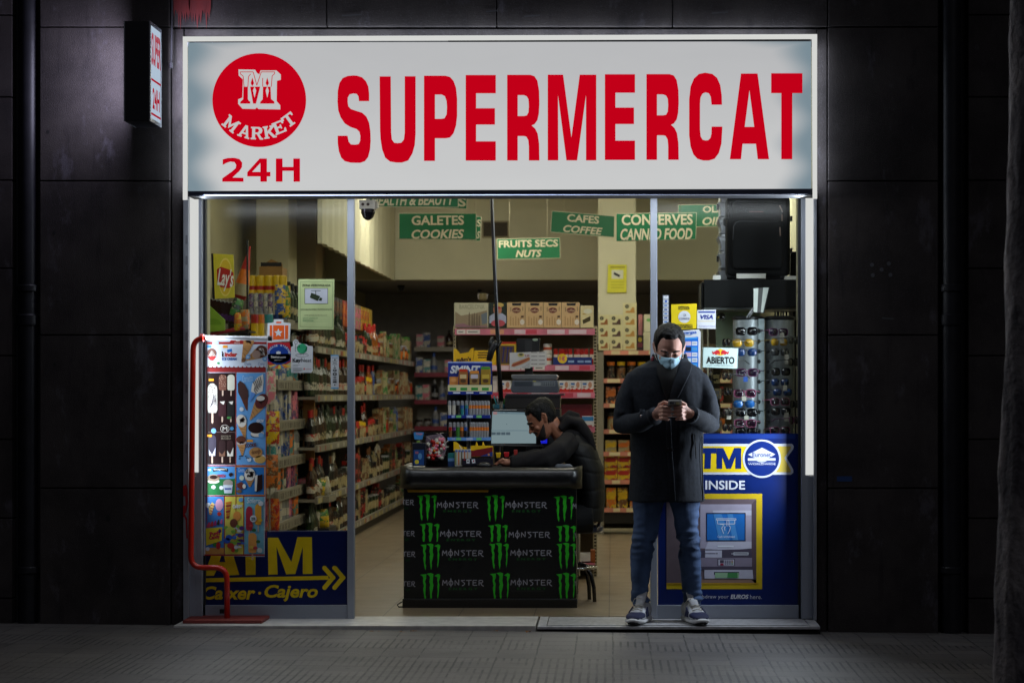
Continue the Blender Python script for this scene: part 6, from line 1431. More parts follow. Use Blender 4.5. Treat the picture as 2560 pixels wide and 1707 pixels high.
b = MB(1.425); b.tube([b.q(1231, 470), b.q(1238, 640), b.q(1245, 790), b.q(1250, 860)], .003, m_aluw, 6); b.build("highlight_strip", pl)  # pale strip stands in for the highlight along the pole's edge
for pts, rr_ in (([(1222, 902), (1228, 878), (1236, 862), (1244, 854)], [.018, .022, .024, .02]), ([(1229, 872), (1226, 858), (1232, 842)], [.012, .016, .01]), ([(1252, 852), (1246, 866), (1234, 850)], [.012, .018, .012])):
    b = MB(1.42); b.tube([b.q(*p) for p in pts], rr_, P('black', .35), 10); b.build("clamp", pl)
b = MB(); b.lathe([(.05, FZ), (.05, FZ + .012), (.016, FZ + .03)], P('black'), (b.q(1254, 1166)[0] if 0 else X(1254, 1.44), 1.44, 0), 16); b.build("foot", pl)
for i, (a, t_, c_, d, m_, nm) in enumerate(((1239, 1131, 1252, 1144, m_y, "small yellow item below the monitor stand"), (1259, 1130, 1273, 1142, C(190, 26, 34), "small red scoop below the monitor stand"), (1284, 1124, 1294, 1144, C(170, 50, 44), "red and white trinket beside the clerk's sleeve"))):
    b = MB(1.12); b.pprism([(a, t_), (c_, t_), (c_ - 2, d), (a + 2, d)], .03, m_); b.pbox((a + c_) / 2 - 2, d, (a + c_) / 2 + 2, 1167, .02, P('black')); b.build("counter_trinket", label=nm, cat="trinket", bevel=.003)
b = MB(.86); b.pprism([(1388, 1160), (1426, 1160), (1434, 1168), (1386, 1168)], .05, mat("silver_plastic", (150, 154, 160), .25, metal=.5)); b.build("card_reader", label="flat silver card reader at the right end of the counter", cat="card reader", bevel=.003)

# ------------------------------------------------------------------ right window display
yR = .5
sd = E("suitcase_shelf", "deep black shelf carrying the suitcases high in the right window", "shelf", (X(1880, yR), yR, Z(700, yR)))
m_bs = mat("black_laminate", (8, 8, 9), .55, spec=.2)
b = MB(yR); b.pbox(1760, 699, 1996, 768, .5, m_bs); b.build("fascia", sd, bevel=.003)
b = MB(yR + .02); b.pbox(1753, 706, 1758, 772, .4, m_bs); b.pbox(1760, 768, 1996, 774, .46, mat("shelf_lip", (120, 122, 120), .4)); b.build("edge", sd)
b = MB(yR + .45); b.pbox(1976, 629, 2000, 699, .1, m_bs); b.build("riser", sd)
b = MB(yR - .01); b.pbox(1783, 688, 1802, 699, .08, mat("price_white", (200, 196, 190), .5)); b.pbox(1842, 684, 1915, 696, .05, mat("price_white", (200, 196, 190), .5)); b.pbox(1962, 690, 1994, 699, .08, mat("price_white", (200, 196, 190), .5)); b.build("shelf_tag", sd)
sv = E("silver_suitcase", "silver ribbed hard suitcase standing behind the black soft suitcase", "suitcase", (X(1830, .85), .85, Z(696, .7)))
m_si = mat("silver_shell", (150, 152, 158), .3, metal=.5)
b = MB(.78); pts = [(1812, 470)]
for k in range(5):
    y_ = 500 + k * 42
    pts = pts
b.pbox(1800, 478, 1960, 680, .22, m_si); b.build("shell", sv, bevel=.03, seg=4)
for k in range(5):
    y_ = 508 + k * 43
    b = MB(.77); b.pprism([(1794, y_ - 3), (1800, y_ + 12), (1803, y_ + 26), (1797, y_ + 34), (1960, y_ + 34), (1960, y_ - 3)], .24, m_si, smooth=False); b.build("rib", sv, bevel=.006)
b = MB(.80); b.pbox(1799, 678, 1960, 690, .2, P('black')); b.build("foot_rail", sv)
for px in (1808, 1818, 1950):
    b = MB(); b.lathe([(.02, -.015), (.022, 0), (.02, .015)], P('black'), (X(px, .8), .8, Z(690, .8)), 12, ax='x'); b.build("wheel", sv)
for yy in (510, 640):
    b = MB(.79); b.pbox(1792, yy, 1797, yy + 14, .05, P('black')); b.build("latch", sv)
bk = E("soft_suitcase", "large black soft suitcase standing on the shelf in the right window", "suitcase", (X(1890, .6), .6, Z(696, .6)))
m_fab = mat("suitcase_fabric", (11, 11, 12), .8, spec=.15, var=.3, bump=.1, bscale=120)
b = MB(.56); b.pbox(1817, 490, 1976, 690, .2, m_fab); b.build("body", bk, bevel=.028, seg=4)
b = MB(.53); b.pprism([(1830, 560), (1836, 552), (1850, 550), (1950, 552), (1958, 560), (1958, 664), (1952, 672), (1836, 672), (1830, 664)], .05, m_fab); b.build("front_pocket", bk, bevel=.012, seg=3)
m_zip = mat("zip_grey", (54, 54, 58), .4, metal=.3)
b = MB(.55); b.tube([b.q(*p) for p in ((1828, 545), (1828, 520), (1832, 508), (1842, 503), (1952, 503))], .003, m_zip, 6); b.tube([MB(.525).q(*p) for p in ((1832, 600), (1834, 566), (1840, 556), (1848, 553), (1946, 554))], .003, m_zip, 6); b.build("zip", bk)
m_pull = mat("zip_pull", (176, 150, 140), .3, metal=.6)
for pts in ([(1949, 514), (1954, 524), (1956, 531)], [(1955, 536), (1955, 553)], [(1950, 568), (1951, 590)]):
    b = MB(.52); b.tube([b.q(*p) for p in pts], .004, m_pull, 6); b.build("zip_pull", bk)
b = MB(.558); b.pr(1873, 528, 1908, 531, C(70, 18, 22), 1); b.build("badge", bk)
b = MB(.57); b.tube([b.q(1817, 545), b.q(1811, 548), b.q(1811, 562), b.q(1817, 566)], .007, P('black'), 8); b.build("side_handle", bk)
for px, yy in ((1977, 540), (1977, 620)):
    b = MB(.6); b.pbox(px, yy, px + 4, yy + 12, .06, P('black')); b.build("corner_guard", bk)
for px in (1826, 1840, 1960):
    b = MB(); b.lathe([(.018, -.02), (.022, -.01), (.022, .01), (.018, .02)], P('black'), (X(px, .58), .60, Z(690, .6)), 12, ax='x'); b.build("wheel", bk)
b = MB(.57); b.pbox(1838, 486, 1950, 490, .12, m_fab); b.build("top_handle", bk)
mi_ = E("rack_mirror", "tilted mirror strip standing on top of the sunglasses rack", "mirror", (X(1895, .3), .3, Z(790, .3)))
b = MB(.30); b.pprism([(1882, 720), (1925, 718), (1910, 783), (1884, 781)], .01, P('black')); b.build("frame", mi_)
b = MB(.297); b.pp([(1884, 721), (1896, 720), (1893, 781), (1884, 780)], C(190, 194, 188), 1); b.pp([(1908, 719), (1922, 719), (1908, 781), (1902, 781)], C(176, 180, 174), 1); b.pp([(1896, 720), (1908, 719), (1902, 781), (1893, 781)], C(70, 70, 70), 1); b.build("painted_reflection", mi_)  # mirror's reflection painted as pale and dark grey bands
b = MB(.31); b.tube([b.q(1898, 748), b.q(1866, 794)], .006, P('grey'), 6); b.tube([b.q(1903, 746), b.q(1872, 794)], .004, P('grey'), 6); b.build("strut", mi_)
# sunglasses rack: two brushed columns
sr2 = E("sunglasses_rack", "revolving rack of two brushed steel columns in the right window", "display rack", (X(1900, .42), .42, Z(1090, .4)))
m_br = mat("brushed_steel", (158, 164, 168), .34, metal=.4, var=.2, scale=6, stretch=(6, 6, .3))
for cx_, w in ((1872, 74), (1950, 70)):
    r_ = w / 2 / sc(.42) * 1.05
    b = MB(); b.lathe([(r_, Z(1545, .42)), (r_, Z(797, .42))], m_br, (X(cx_, .42), .42 + r_ * .3, 0), 28); b.build("column", sr2)
    b = MB(); b.lathe([(r_ * 1.02, Z(800, .42)), (r_ * 1.06, Z(797, .42)), (r_ * 1.06, Z(793, .42)), (r_ * .9, Z(790, .42))], P('black', .3), (X(cx_, .42), .42 + r_ * .3, 0), 28); b.build("top_cap", sr2)
b = MB(.36); b.pbox(1896, 797, 1911, 1545, .02, mat("holder_strip", (176, 190, 194), .35, metal=.3)); b.build("holder_strip", sr2)
b = MB(.36)
for k in range(12):
    for px in (1897.5, 1920): b.pe(px, 828 + k * 25.2, 4.2, 5.2, C(20, 20, 22), 3, 12)
b.build("holder_hole", sr2, fix=False)
b = MB(.35); b.lathe([(.16, FZ), (.17, FZ + .02), (.10, FZ + .05)], P('black'), (X(1910, .42), .5, 0), 24); b.lathe([(.03, FZ), (.03, Z(1540, .42))], P('black'), (X(1910, .42), .5, 0), 12); b.build("base", sr2)
def shades(key, lens, frame, aviator=False):
    t = bpy.data.objects.new("sunglasses", None); COL.objects.link(t); t.empty_display_size = .1
    ml = mat("lens_" + key, lens, .08, var=.25, scale=20, spec=.8, coat=.6); mf = mat("frame_" + key, frame, .25, spec=.6)
    for s_ in (-1, 1):
        pts = []
        for a in range(0, 360, 20):
            ca, sa = math.cos(R(a)), math.sin(R(a)); pw = .55 if not aviator else .8
            pts.append((s_ * .034 + .027 * abs(ca) ** pw * (1 if ca > 0 else -1), .020 * abs(sa) ** pw * (1 if sa > 0 else -1) * (1.15 if aviator and sa < 0 else 1)))
        b = MB(); b.prism([(p[0], p[1]) for p in pts], -.001, .001, ml, True); o = b.build("lens"); put(o, t)
    b = MB()
    for s_ in (-1, 1):
        pts = [(s_ * .034 + .029 * abs(math.cos(R(a))) ** .6 * (1 if math.cos(R(a)) > 0 else -1), 0, .022 * abs(math.sin(R(a))) ** .6 * (1 if math.sin(R(a)) > 0 else -1)) for a in range(0, 361, 20)]
        b.tube(pts, .0022 if not aviator else .0013, mf, 6, cap=False)
    b.tube([(-.008, 0, .008), (0, -.003, .011), (.008, 0, .008)], .0025, mf, 6)
    o = b.build("rim"); put(o, t)
    for s_ in (-1, 1):
        b = MB(); b.tube([(s_ * .063, 0, .012), (s_ * .069, .01, .012), (s_ * .070, .09, .008), (s_ * .068, .12, -.012)], .0025, mf, 6); o = b.build("temple"); put(o, t)
    return t
SH = {k: shades(k, *v) for k, v in {'black': ((16, 15, 20), (14, 13, 15)), 'purple': ((36, 20, 44), (110, 60, 96)), 'gold': ((190, 146, 24), (130, 110, 60), True), 'blue': ((24, 56, 110), (40, 50, 70), True), 'pink': ((40, 18, 36), (176, 96, 130)), 'grey': ((66, 68, 70), (50, 50, 54), True), 'mirror': ((40, 110, 190), (40, 44, 50), True)}.items()}
used = set()
SLOT = ["topmost", "second", "third", "fourth", "fifth", "sixth", "seventh", "eighth", "ninth", "lowest"]
def shade(k, px, py, rz, side, s_=1.0, rx=0):
    loc = (X(px, .3), .30, Z(py, .3))
    rt_ = SH[k]
    lb = "%s sunglasses at %s px on the %s" % (k, py, side)
    i_ = min(9, max(0, round((py - 828) / 28)))
    lb = {'left column': "%s pair of %s sunglasses hooked on the left steel column", 'right column': "%s pair of %s sunglasses hooked on the right steel column", 'left edge': "%s pair of %s sunglasses seen edge on left of the rack", 'right edge': "%s pair of %s sunglasses in the shade right of the rack"}[side] % (SLOT[i_], k)
    o = rt_ if k not in used else dup(rt_, loc)
    used.add(k)
    o.location = loc; o.rotation_euler = (rx, 0, rz); o.scale = (s_,) * 3
    o['label'] = lb; o['category'] = "sunglasses"; o['group'] = "sunglasses on the rack"
for k, px, py, rz in (('black', 1866, 828, -.35), ('gold', 1858, 857, -.3), ('blue', 1866, 880, -.3), ('purple', 1868, 931, -.3), ('pink', 1862, 983, -.3), ('mirror', 1860, 1009, -.3), ('black', 1866, 1031, -.35), ('pink', 1863, 1058, -.3), ('black', 1866, 1078, -.2)): shade(k, px, py, rz, 'left column', 1.06)
for k, px, py, rz in (('purple', 1946, 830, .4), ('gold', 1948, 855, .6), ('grey', 1950, 880, .5), ('black', 1952, 929, .4), ('blue', 1950, 955, .5), ('blue', 1956, 980, .4), ('pink', 1950, 1004, .4), ('black', 1952, 1028, .35), ('pink', 1950, 1076, .3)): shade(k, px, py, rz, 'right column', 1.0)
for k, px, py, rz in (('black', 1816, 856, -1.25), ('grey', 1817, 940, -1.2), ('black', 1820, 978, -1.3), ('grey', 1818, 1030, -1.25), ('black', 1816, 905, -1.2), ('grey', 1818, 1068, -1.2)): shade(k, px, py, rz, 'left edge')
for k, px, py, rz in (('grey', 1984, 850, 1.0), ('black', 1984, 905, 1.0), ('black', 1986, 1010, 1.1), ('purple', 1984, 1050, 1.1)): shade(k, px, py, rz, 'right edge')
for i, (px, py, h_, m_) in enumerate(((1967, 898, 24, 'white'), (1962, 970, 14, 'white'), (1864, 948, 12, 'blue'), (1966, 1042, 22, 'white'), (1822, 1036, 24, 'white'), (1866, 1044, 10, 'white'), (1860, 996, 12, 'white'), (1955, 845, 26, 'white'))):
    b = MB(.27); b.pbox(px - 5.5, py - h_ / 2, px + 5.5, py + h_ / 2, .001, P(m_)); b.pl([(px, py - h_ / 2 - 8), (px, py - h_ / 2)], 1, P(m_), 1); b.build("price_tag", label="small %s price tag hanging from sunglasses on the %s side of the rack" % (m_, "left" if px < 1900 else "right"), cat="price tag", group="price tags on the sunglasses")
# goods behind the sunglasses
wb = E("window_bench", "pale backing board and fittings behind the sunglasses rack", "backing board", (X(1830, .95), .95, FZ))
b = MB(.95); b.pbox(1790, 776, 1900, 862, .02, mat("pale_green_board", (170, 190, 160), .6)); b.pprism([(1790, 862), (1850, 862), (1840, 900), (1796, 910)], .02, mat("pale_green_board", (170, 190, 160), .6)); b.build("board", wb)
b = MB(.93); b.lathe([(.026, 0), (.026, -.006), (.012, -.008)], mat("chrome", (180, 180, 180), .1, metal=1.), (X(1803, .93), .93, Z(792, .93)), 18, ax='y'); b.build("round_fitting", wb)
b = MB(.96); b.pbox(1752, 776, 1758, 1545, .03, m_cream); b.pbox(1768, 776, 1772, 1545, .03, m_cream); b.build("upright", wb)
b = MB(.92); b.pbox(1972, 776, 1996, 1100, .02, mat("dark_sheet", (30, 32, 34), .8, var=.4, scale=18)); b.build("dark_backing", wb)  # dark sheet filling the strip right of the second column
for i in range(9):
    px = 1938 + i * 7
    b = MB(.85); b.tube([b.q(px, 776), b.q(px + (i % 3) - 1, 800 + (i * 13) % 30)], [.008, .004], P(('grey', 'black', 'white')[i % 3], .15), 7); b.build("trinket", label="hanging glossy trinket under the suitcase shelf at right", cat="trinket", group="trinkets under the suitcase shelf")
rq = random.Random(31)
for i in range(10):
    px, py = 1775 + (i % 2) * 16 + rq.uniform(-4, 4), 880 + i * 20
    c_ = ('red', 'grey', 'brown', 'black', 'blue', 'cream', 'red', 'black', 'brown', 'grey')[i]
    inst("packet", carton(c_, 'grey' if i % 3 else 'cream', .05, .03, .07), (X(px, 1.3), 1.3, Z(py + 18, 1.3)), rq.uniform(-.4, .4), "small %s packet hanging behind the glass left of the sunglasses, %s pair" % (c_, ("top", "upper middle", "middle", "lower middle", "bottom")[i // 2]), "packet", "packets behind the right glass")
b = MB(1.34); b.pbox(1764, 870, 1800, 1545, .02, mat("packet_board", (96, 88, 78), .7, var=.3)); b.build("packet_board", label="dull brown board carrying small packets behind the right glass", cat="board")

# ------------------------------------------------------------------ plane tree at the right edge
tr = E("plane_tree", "mottled street tree trunk at the right edge of the pavement", "tree", (X(2590, -4.2), -4.2, 0))
m_bark, n = newmat("plane_bark")
vec, x, y, z = n.obj()
c = n.mix(n.ramp(n.noise(5, n.scaled(vec, (1, 1, .5)), 6), .42, .58), L((92, 88, 92)), L((140, 134, 134)))
c = n.mix(n.m('MULTIPLY', n.ramp(n.noise(13, vec, 6), .55, .68), .8), c, L((58, 56, 62)))
n.base(c, .85); n.bump(n.noise(16, vec, 7), .8, .03)
rings_ = []
for i in range(121):
    f_ = i / 120; z_ = -.05 + f_ * 5.2; px = 2486 + 46 * min(1, max(0, (z_ - .1) / 2.9)) if z_ < 3 else 2532
    r_ = .17 - .012 * z_ + .05 * max(0, .3 - z_); cx = X(px, -4.2) + r_
    rings_.append([(cx + r_ * math.cos(a) * (1 + .10 * noise.noise((2 * math.cos(a), 2 * math.sin(a), z_ * 2.2)) + .07 * max(0, noise.noise((3 * math.cos(a), 3 * math.sin(a), z_ * 6 + 9)))), -4.2 + r_ * math.sin(a) * (1 + .1 * noise.noise((2 * math.cos(a), 2 * math.sin(a), z_ * 2.2))), z_) for a in [2 * PI * k / 40 for k in range(40)]])
b = MB(); b.rings(rings_, m_bark); b.build("trunk", tr)
b = MB(); cx, cz_ = X(2532, -4.2) + .12, 5.0
for dx, dy, dz in ((-.8, .1, 1.2), (.9, -.3, 1.3), (.1, .8, 1.5)): b.tube([(cx, -4.2, cz_ - .2), (cx + dx * .4, -4.2 + dy * .4, cz_ + dz * .4), (cx + dx, -4.2 + dy, cz_ + dz)], [.09, .06, .03], m_bark, 10)
b.build("limbs", tr)
# ------------------------------------------------------------------ people
def Wp(px, py, y): return (X(px, y), y, Z(py, y))
HR = [(-.130, .056, .014, .012), (-.126, .054, .026, .022), (-.116, .048, .040, .038), (-.10, .036, .052, .057), (-.07, .02, .062, .076), (-.04, .008, .069, .088), (-.01, .001, .0735, .0955), (.02, -.002, .0765, .0985), (.05, -.005, .078, .0985), (.08, -.010, .0725, .090), (.10, -.014, .060, .075), (.115, -.017, .042, .053), (.124, -.018, .018, .024)]
def head_ring(z):
    for a, b in zip(HR, HR[1:]):
        if z <= b[0]:
            f = max(0, (z - a[0]) / (b[0] - a[0])); return [a[i] + (b[i] - a[i]) * f for i in (1, 2, 3)]
    return HR[-1][1:]
def head_pt(z, a, off=0.):          # a: 0 = front (-y), growing to +x
    cy_, rx, ry = head_ring(z)
    return Vector(((rx + off) * math.sin(a), -cy_ - (ry + off) * math.cos(a), z))
def head_shell(b, M, m):
    rings_ = [[M @ Vector((r[2] * math.sin(2 * PI * i / 28), -r[1] - r[3] * math.cos(2 * PI * i / 28), r[0])) for i in range(28)] for r in HR]
    b.rings(rings_, m)
    def bl(c, r): 
        t = MB(); t.blob((0, 0, 0), r, m, 12, 8); b.add([M @ (Vector(v) + Vector(c)) for v in t.v], t.f, m, True)
    def tb(pts, r): 
        t = MB(); t.tube(pts, r, m, 8); b.add([M @ Vector(v) for v in t.v], t.f, m, True)
    tb([(0, -.094, .012), (0, -.104, -.01), (0, -.118, -.034), (0, -.116, -.042)], [.008, .009, .013, .010])      # nose
    bl((.011, -.104, -.040), (.008, .01, .007)); bl((-.011, -.104, -.040), (.008, .01, .007))
    tb([(-.05, -.074, .016), (-.03, -.090, .022), (0, -.092, .018), (.03, -.090, .022), (.05, -.074, .016)], [.007, .009, .008, .009, .007])  # brow
    tb([(-.022, -.088, -.068), (0, -.098, -.066), (.022, -.088, -.068)], [.005, .007, .005]); tb([(-.018, -.088, -.078), (0, -.096, -.079), (.018, -.088, -.078)], [.005, .007, .005])
    for s_ in (-1, 1):
        bl((s_ * .030, -.086, -.001), (.014, .010, .009)); bl((s_ * .044, -.066, -.03), (.02, .018, .018))
        tb([(s_ * .074, .0, .022), (s_ * .084, .010, .034), (s_ * .088, .022, .022), (s_ * .086, .018, -.004), (s_ * .077, .004, -.030)], [.006, .008, .0085, .0075, .007]); tb([(s_ * .076, .004, .02), (s_ * .081, .012, .0), (s_ * .076, .002, -.024)], [.008, .008, .008])
def hair_cap(M, m, line, thick, seed, name, parent, amp=.006, side=None):
    b = MB(); n, k = 72, 26; out = []
    for j in range(k + 1):
        rg = []
        for i in range(n):
            a = 2 * PI * i / n; aa = abs((a + PI) % (2 * PI) - PI)
            z0 = line(aa) + .007 * noise.noise(Vector((math.cos(a) * 5, math.sin(a) * 5, seed))); t = j / k
            z = z0 + (.123 - z0) * t
            h = thick * min(1, t * 2.6 + .03) - (.006 if j == 0 else 0)
            p = head_pt(z, a, 0)
            q = noise.noise(Vector((p.x * 45 + seed, p.y * 45, p.z * 30))) + .6 * noise.noise(Vector((p.x * 110, p.y * 110 + seed, p.z * 60)))
            nrm = Vector((p.x, p.y - .015, max(0, p.z) * 1.1)).normalized()
            rg.append(M @ (p + nrm * (h + (amp * q if j else 0))))
        out.append(rg)
    b.rings(out, m, cap=False); b.add(out[-1], [tuple(range(n))], m, True)
    return b.build(name, parent)
m_skin = mat("skin", (186, 138, 120), .5, var=.16, scale=18, bump=.05, bscale=150)
m_skin2 = mat("skin_darker", (150, 98, 74), .5, var=.12, scale=18, bump=.05, bscale=150)
m_hair = mat("dark_hair", (11, 10, 10), .5, var=.5, scale=90, bump=.7, bscale=140, stretch=(1, 1, .35), spec=.18)
m_coat = mat("wool_coat", (30, 34, 41), .85, var=.25, scale=60, bump=.25, bscale=300, spec=.2)
m_coatd = mat("coat_lining", (8, 8, 9), .85)
m_jean = mat("denim", (68, 87, 120), .75, var=.45, scale=9, bump=.15, bscale=400, spec=.2, stretch=(1, 1, .6))

# ---- the man at the door
YM = -.07
man = E("person", "standing man in a dark grey coat, jeans and blue face mask reading his phone", "person", (X(1668, YM), YM, FZ))
HM = Matrix.Translation(Wp(1673, 871, YM - .03)) @ Matrix.Rotation(R(3), 4, 'Z') @ Matrix.Rotation(R(24), 4, 'X') @ Matrix.Scale(1.02, 4)
b = MB(); head_shell(b, HM, m_skin)
sY = sc(YM)
nb_ = Vector(Wp(1674, 925, YM + .02)); hb = HM @ Vector((0, .03, -.06))
b.tube([hb, hb.lerp(nb_, .5), nb_, nb_ + Vector((0, 0, -.06))], [.058, .06, .066, .09], m_skin, 16)
b.loft([(X(1672, YM), YM + .02, Z(p, YM), w / sY, d) for p, w, d in ((925, 60, .07), (945, 85, .10), (1000, 84, .115), (1080, 76, .11), (1160, 74, .105), (1210, 70, .10))], m_skin, 24)
for pts in ([(1618, 1225, .01, .06), (1604, 1370, .01, .044), (1601, 1440, .01, .042), (1602, 1520, .02, .036), (1602, 1546, .02, .036)], [(1710, 1225, .01, .06), (1723, 1370, .01, .044), (1727, 1440, .01, .042), (1731, 1520, .02, .036), (1731, 1546, .02, .036)]):
    b.tube([Wp(p[0], p[1], YM + p[2]) for p in pts], [p[3] for p in pts], m_skin, 16)
ARM = {-1: [(1588, 948, 0., .066), (1563, 1005, -.02, .06), (1554, 1058, -.05, .05), (1600, 1056, -.17, .045), (1641, 1038, -.27, .034)], 1: [(1748, 948, 0., .066), (1769, 1005, -.02, .06), (1774, 1058, -.05, .05), (1752, 1050, -.17, .045), (1724, 1034, -.27, .034)]}
for s_ in ARM: b.tube([Wp(p[0], p[1], YM + p[2]) for p in ARM[s_]], [p[3] * .82 for p in ARM[s_]], m_skin, 14)
yh = YM - .29
# palms and fingers: each hand wraps the phone from its own side, thumbs on the near edge of the screen
for s_, cx in ((-1, 1651), (1, 1711)):
    b.tube([Wp(1641 if s_ < 0 else 1724, 1037, yh + .02), Wp(cx - s_ * 4 + s_ * 3, 1030, yh - .0), Wp(cx - s_ * 8, 1027, yh - .02)], [(.030, .02), (.040, .022), (.034, .018)], m_skin, 12, up=(0, 1, 0))
    for i in range(4):
        py = 1017 + i * 9.5; L_ = (22, 25, 24, 19)[i]
        kx = cx + s_ * 1
        pts = [Wp(kx, py + 1, yh - .015), Wp(kx - s_ * L_ * .35, py, yh - .055), Wp(kx - s_ * L_ * .8, py + 1.5, yh - .062), Wp(kx - s_ * L_ * 1.22, py + 3, yh - .054)]
        b.tube(pts, [.0105, .0098, .009, .0075], m_skin, 10)
    pts = [Wp(cx + s_ * 4, 1024, yh), Wp(cx + s_ * 1, 1011, yh - .012), Wp(cx - s_ * 10, 1005, yh - .02), Wp(cx - s_ * 20, 1008, yh - .024)]
    b.tube(pts, [.015, .0125, .011, .009], m_skin, 10)
body = solid(b, "body", man, .0034, 3)
phone = MB(); phone.box(-.038, .038, -.0045, .0045, -.076, .076, mat("phone_grey", (160, 160, 156), .25, metal=.4))
phone.box(-.030, -.006, -.0065, -.0045, .048, .068, P('black', .2)); phone.box(.006, .026, -.006, -.0045, .04, .068, mat("phone_gold", (150, 140, 100), .3))
ph = phone.build("phone", bevel=.003, label="grey smartphone held in both hands by the standing man", cat="phone")
ph.location = Wp(1685, 1021, yh - .035); ph.rotation_euler = (R(52), 0, R(4))
hair_cap(HM, m_hair, lambda a: (.086 if a < .75 else .086 - (a - .75) * .14 if a < 1.2 else -.012 if a < 1.45 else .02 if a < 1.75 else -.055), .015, 3., "hair", man, .004)
b = MB()
for s_ in (-1, 1):
    b.tube([HM @ Vector(p) for p in ((s_ * .014, -.1005, .016), (s_ * .032, -.0985, .023), (s_ * .054, -.079, .018))], [.004, .0055, .003], m_hair, 8)
b.build("eyebrows", man)
b = MB()
for s_ in (-1, 1): b.tube([HM @ Vector(p) for p in ((s_ * .017, -.0945, -.004), (s_ * .030, -.0975, -.005), (s_ * .044, -.089, -.003))], [.002, .0036, .002], m_hair, 8)
b.build("eyelids", man)
m_mask = mat("mask_blue", (150, 188, 206), .7, var=.10, scale=40, bump=.1)
b = MB(); nu, nv = 24, 22; vs = []
for j in range(nv + 1):
    v = j / nv
    for i in range(nu + 1):
        u = i / nu * 2 - 1
        hw = .070 * (1 - .62 * v ** 1.9); z = -.010 - .136 * v + (.008 * (1 - abs(u)) - .010 * abs(u)) * (1 - v) + .022 * abs(u) ** 2 * v
        x_ = u * hw
        cyh, rx, ry = head_ring(max(-.118, z))
        yb_ = -cyh - ry * math.sqrt(max(0.03, 1 - min(.97, (x_ / max(rx, .055)) ** 2)))
        bulge = .004 + .041 * (1 - abs(u) ** 1.6) * math.exp(-((v - .30) / .36) ** 2) + .006 * (1 - abs(u))
        fold = .003 * math.sin(v * 24 + u * 2.5) * (1 - abs(u) ** 3) + .008 * noise.noise(Vector((u * 2.6, v * 3.2, 1.7)))
        vs.append(HM @ Vector((x_, yb_ - bulge - fold, z)))
b.add(vs, [(j * (nu + 1) + i, j * (nu + 1) + i + 1, (j + 1) * (nu + 1) + i + 1, (j + 1) * (nu + 1) + i) for j in range(nv) for i in range(nu)], m_mask, True)
mk = b.build("face_mask", man); sd_ = mk.modifiers.new("t", 'SOLIDIFY'); sd_.thickness = .002
b = MB()
for s_ in (-1, 1):
    for z_ in (-.02, -.085): b.tube([HM @ Vector(p) for p in ((s_ * (.068 if z_ > -.05 else .045), -.062 if z_ > -.05 else -.085, z_), (s_ * .079, -.025, z_ * .5), (s_ * .083, .006, .012 if z_ > -.05 else -.024))], .0016, P('white'), 5)
b.build("ear_loops", mk)
# coat
def fold_coat(p, n):
    a = .009 * noise.noise(Vector((p.x * 6, p.y * 6, p.z * 2.2))) + .0025 * noise.noise(Vector((p.x * 20, p.y * 20, p.z * 12)))
    return a
b = MB()
b.loft([(X(c_, YM), YM + .02, Z(p, YM), w / sY, d) for p, c_, w, d in ((893, 1675, 40, .07), (902, 1674, 52, .085), (910, 1672, 66, .10), (919, 1670, 84, .12), (938, 1668, 99, .135), (975, 1668, 102, .15), (1020, 1671, 99, .155), (1080, 1667, 91, .15), (1130, 1666, 90, .15), (1180, 1666, 92, .155), (1225, 1666, 94, .16), (1252, 1666, 95.5, .165))], m_coat, 40, 2.35)
for s_ in ARM:
    r_ = [.078, .074, .069, .060, .049]
    P_ = [Vector(Wp(p[0], p[1], YM + p[2])) for p in ARM[s_]]
    P2 = [P_[0] + Vector((s_ * -.03, 0, .02))] + [P_[0]] + [P_[0].lerp(P_[1], .5), P_[1], P_[1].lerp(P_[2], .6), P_[2] + Vector((0, .005, -.006)), P_[2].lerp(P_[3], .45) + Vector((0, 0, -.008)), P_[3], P_[3].lerp(P_[4], .6), P_[3].lerp(P_[4], .93)]
    b.tube(P2, [.052, .059, .061, .061, .061, .058, .055, .052, .048, .046], m_coat, 20)
def fold2(p, n):
    a = fold_coat(p, n)
    for s_ in ARM:
        e = Vector(Wp(ARM[s_][2][0], ARM[s_][2][1], YM - .05)); d = (p - e).length
        if d < .22: a += .010 * noise.noise(Vector(((p.x * s_ * .7 - p.z) * 24, (p.x * s_ + p.z) * 5, p.y * 9))) * (1 - d / .22)
    return a
coat = solid(b, "coat", man, .006, 5, fold2, m_coat)
# turned-up collar, lapel, placket, buttons, pocket seams, cuff tabs
def strip(pts, w, m, name, parent, yoff, th=.008):
    b = MB(); vs = []
    for (px, py, dy), ww in zip(pts, w if isinstance(w, list) else [w] * len(pts)):
        p = Wp(px, py, YM + dy); vs.append((p[0] - ww / 2, p[1], p[2])); vs.append((p[0] + ww / 2, p[1], p[2]))
    b.add(vs, [(2 * i, 2 * i + 1, 2 * i + 3, 2 * i + 2) for i in range(len(pts) - 1)], m, True)
    o = b.build(name, parent); s = o.modifiers.new("t", 'SOLIDIFY'); s.thickness = th; s.offset = 0
    bv = o.modifiers.new("b", 'BEVEL'); bv.width = .002; bv.segments = 2
    return o
b = MB(); n = 32; rg = []
for j, (z_, rx, ry, dy) in enumerate(((918, 60, .09, .02), (905, 47, .082, .03), (893, 43, .078, .035), (884, 42, .076, .04))):
    rr_ = []
    for i in range(n + 1):
        a = R(52 + (308 - 52) * i / n)          # open at the front
        rr_.append((X(1674, YM) + rx / sY * math.sin(a), YM + dy - ry * math.cos(a), Z(z_ + (16 if i in (0, n) else 8 if i in (1, n - 1) else 0) * (j > 1), YM)))
    rg.append(rr_)
b.add([q for r_ in rg for q in r_], [(j * (n + 1) + i, j * (n + 1) + i + 1, (j + 1) * (n + 1) + i + 1, (j + 1) * (n + 1) + i) for j in range(3) for i in range(n)], m_coat, True)
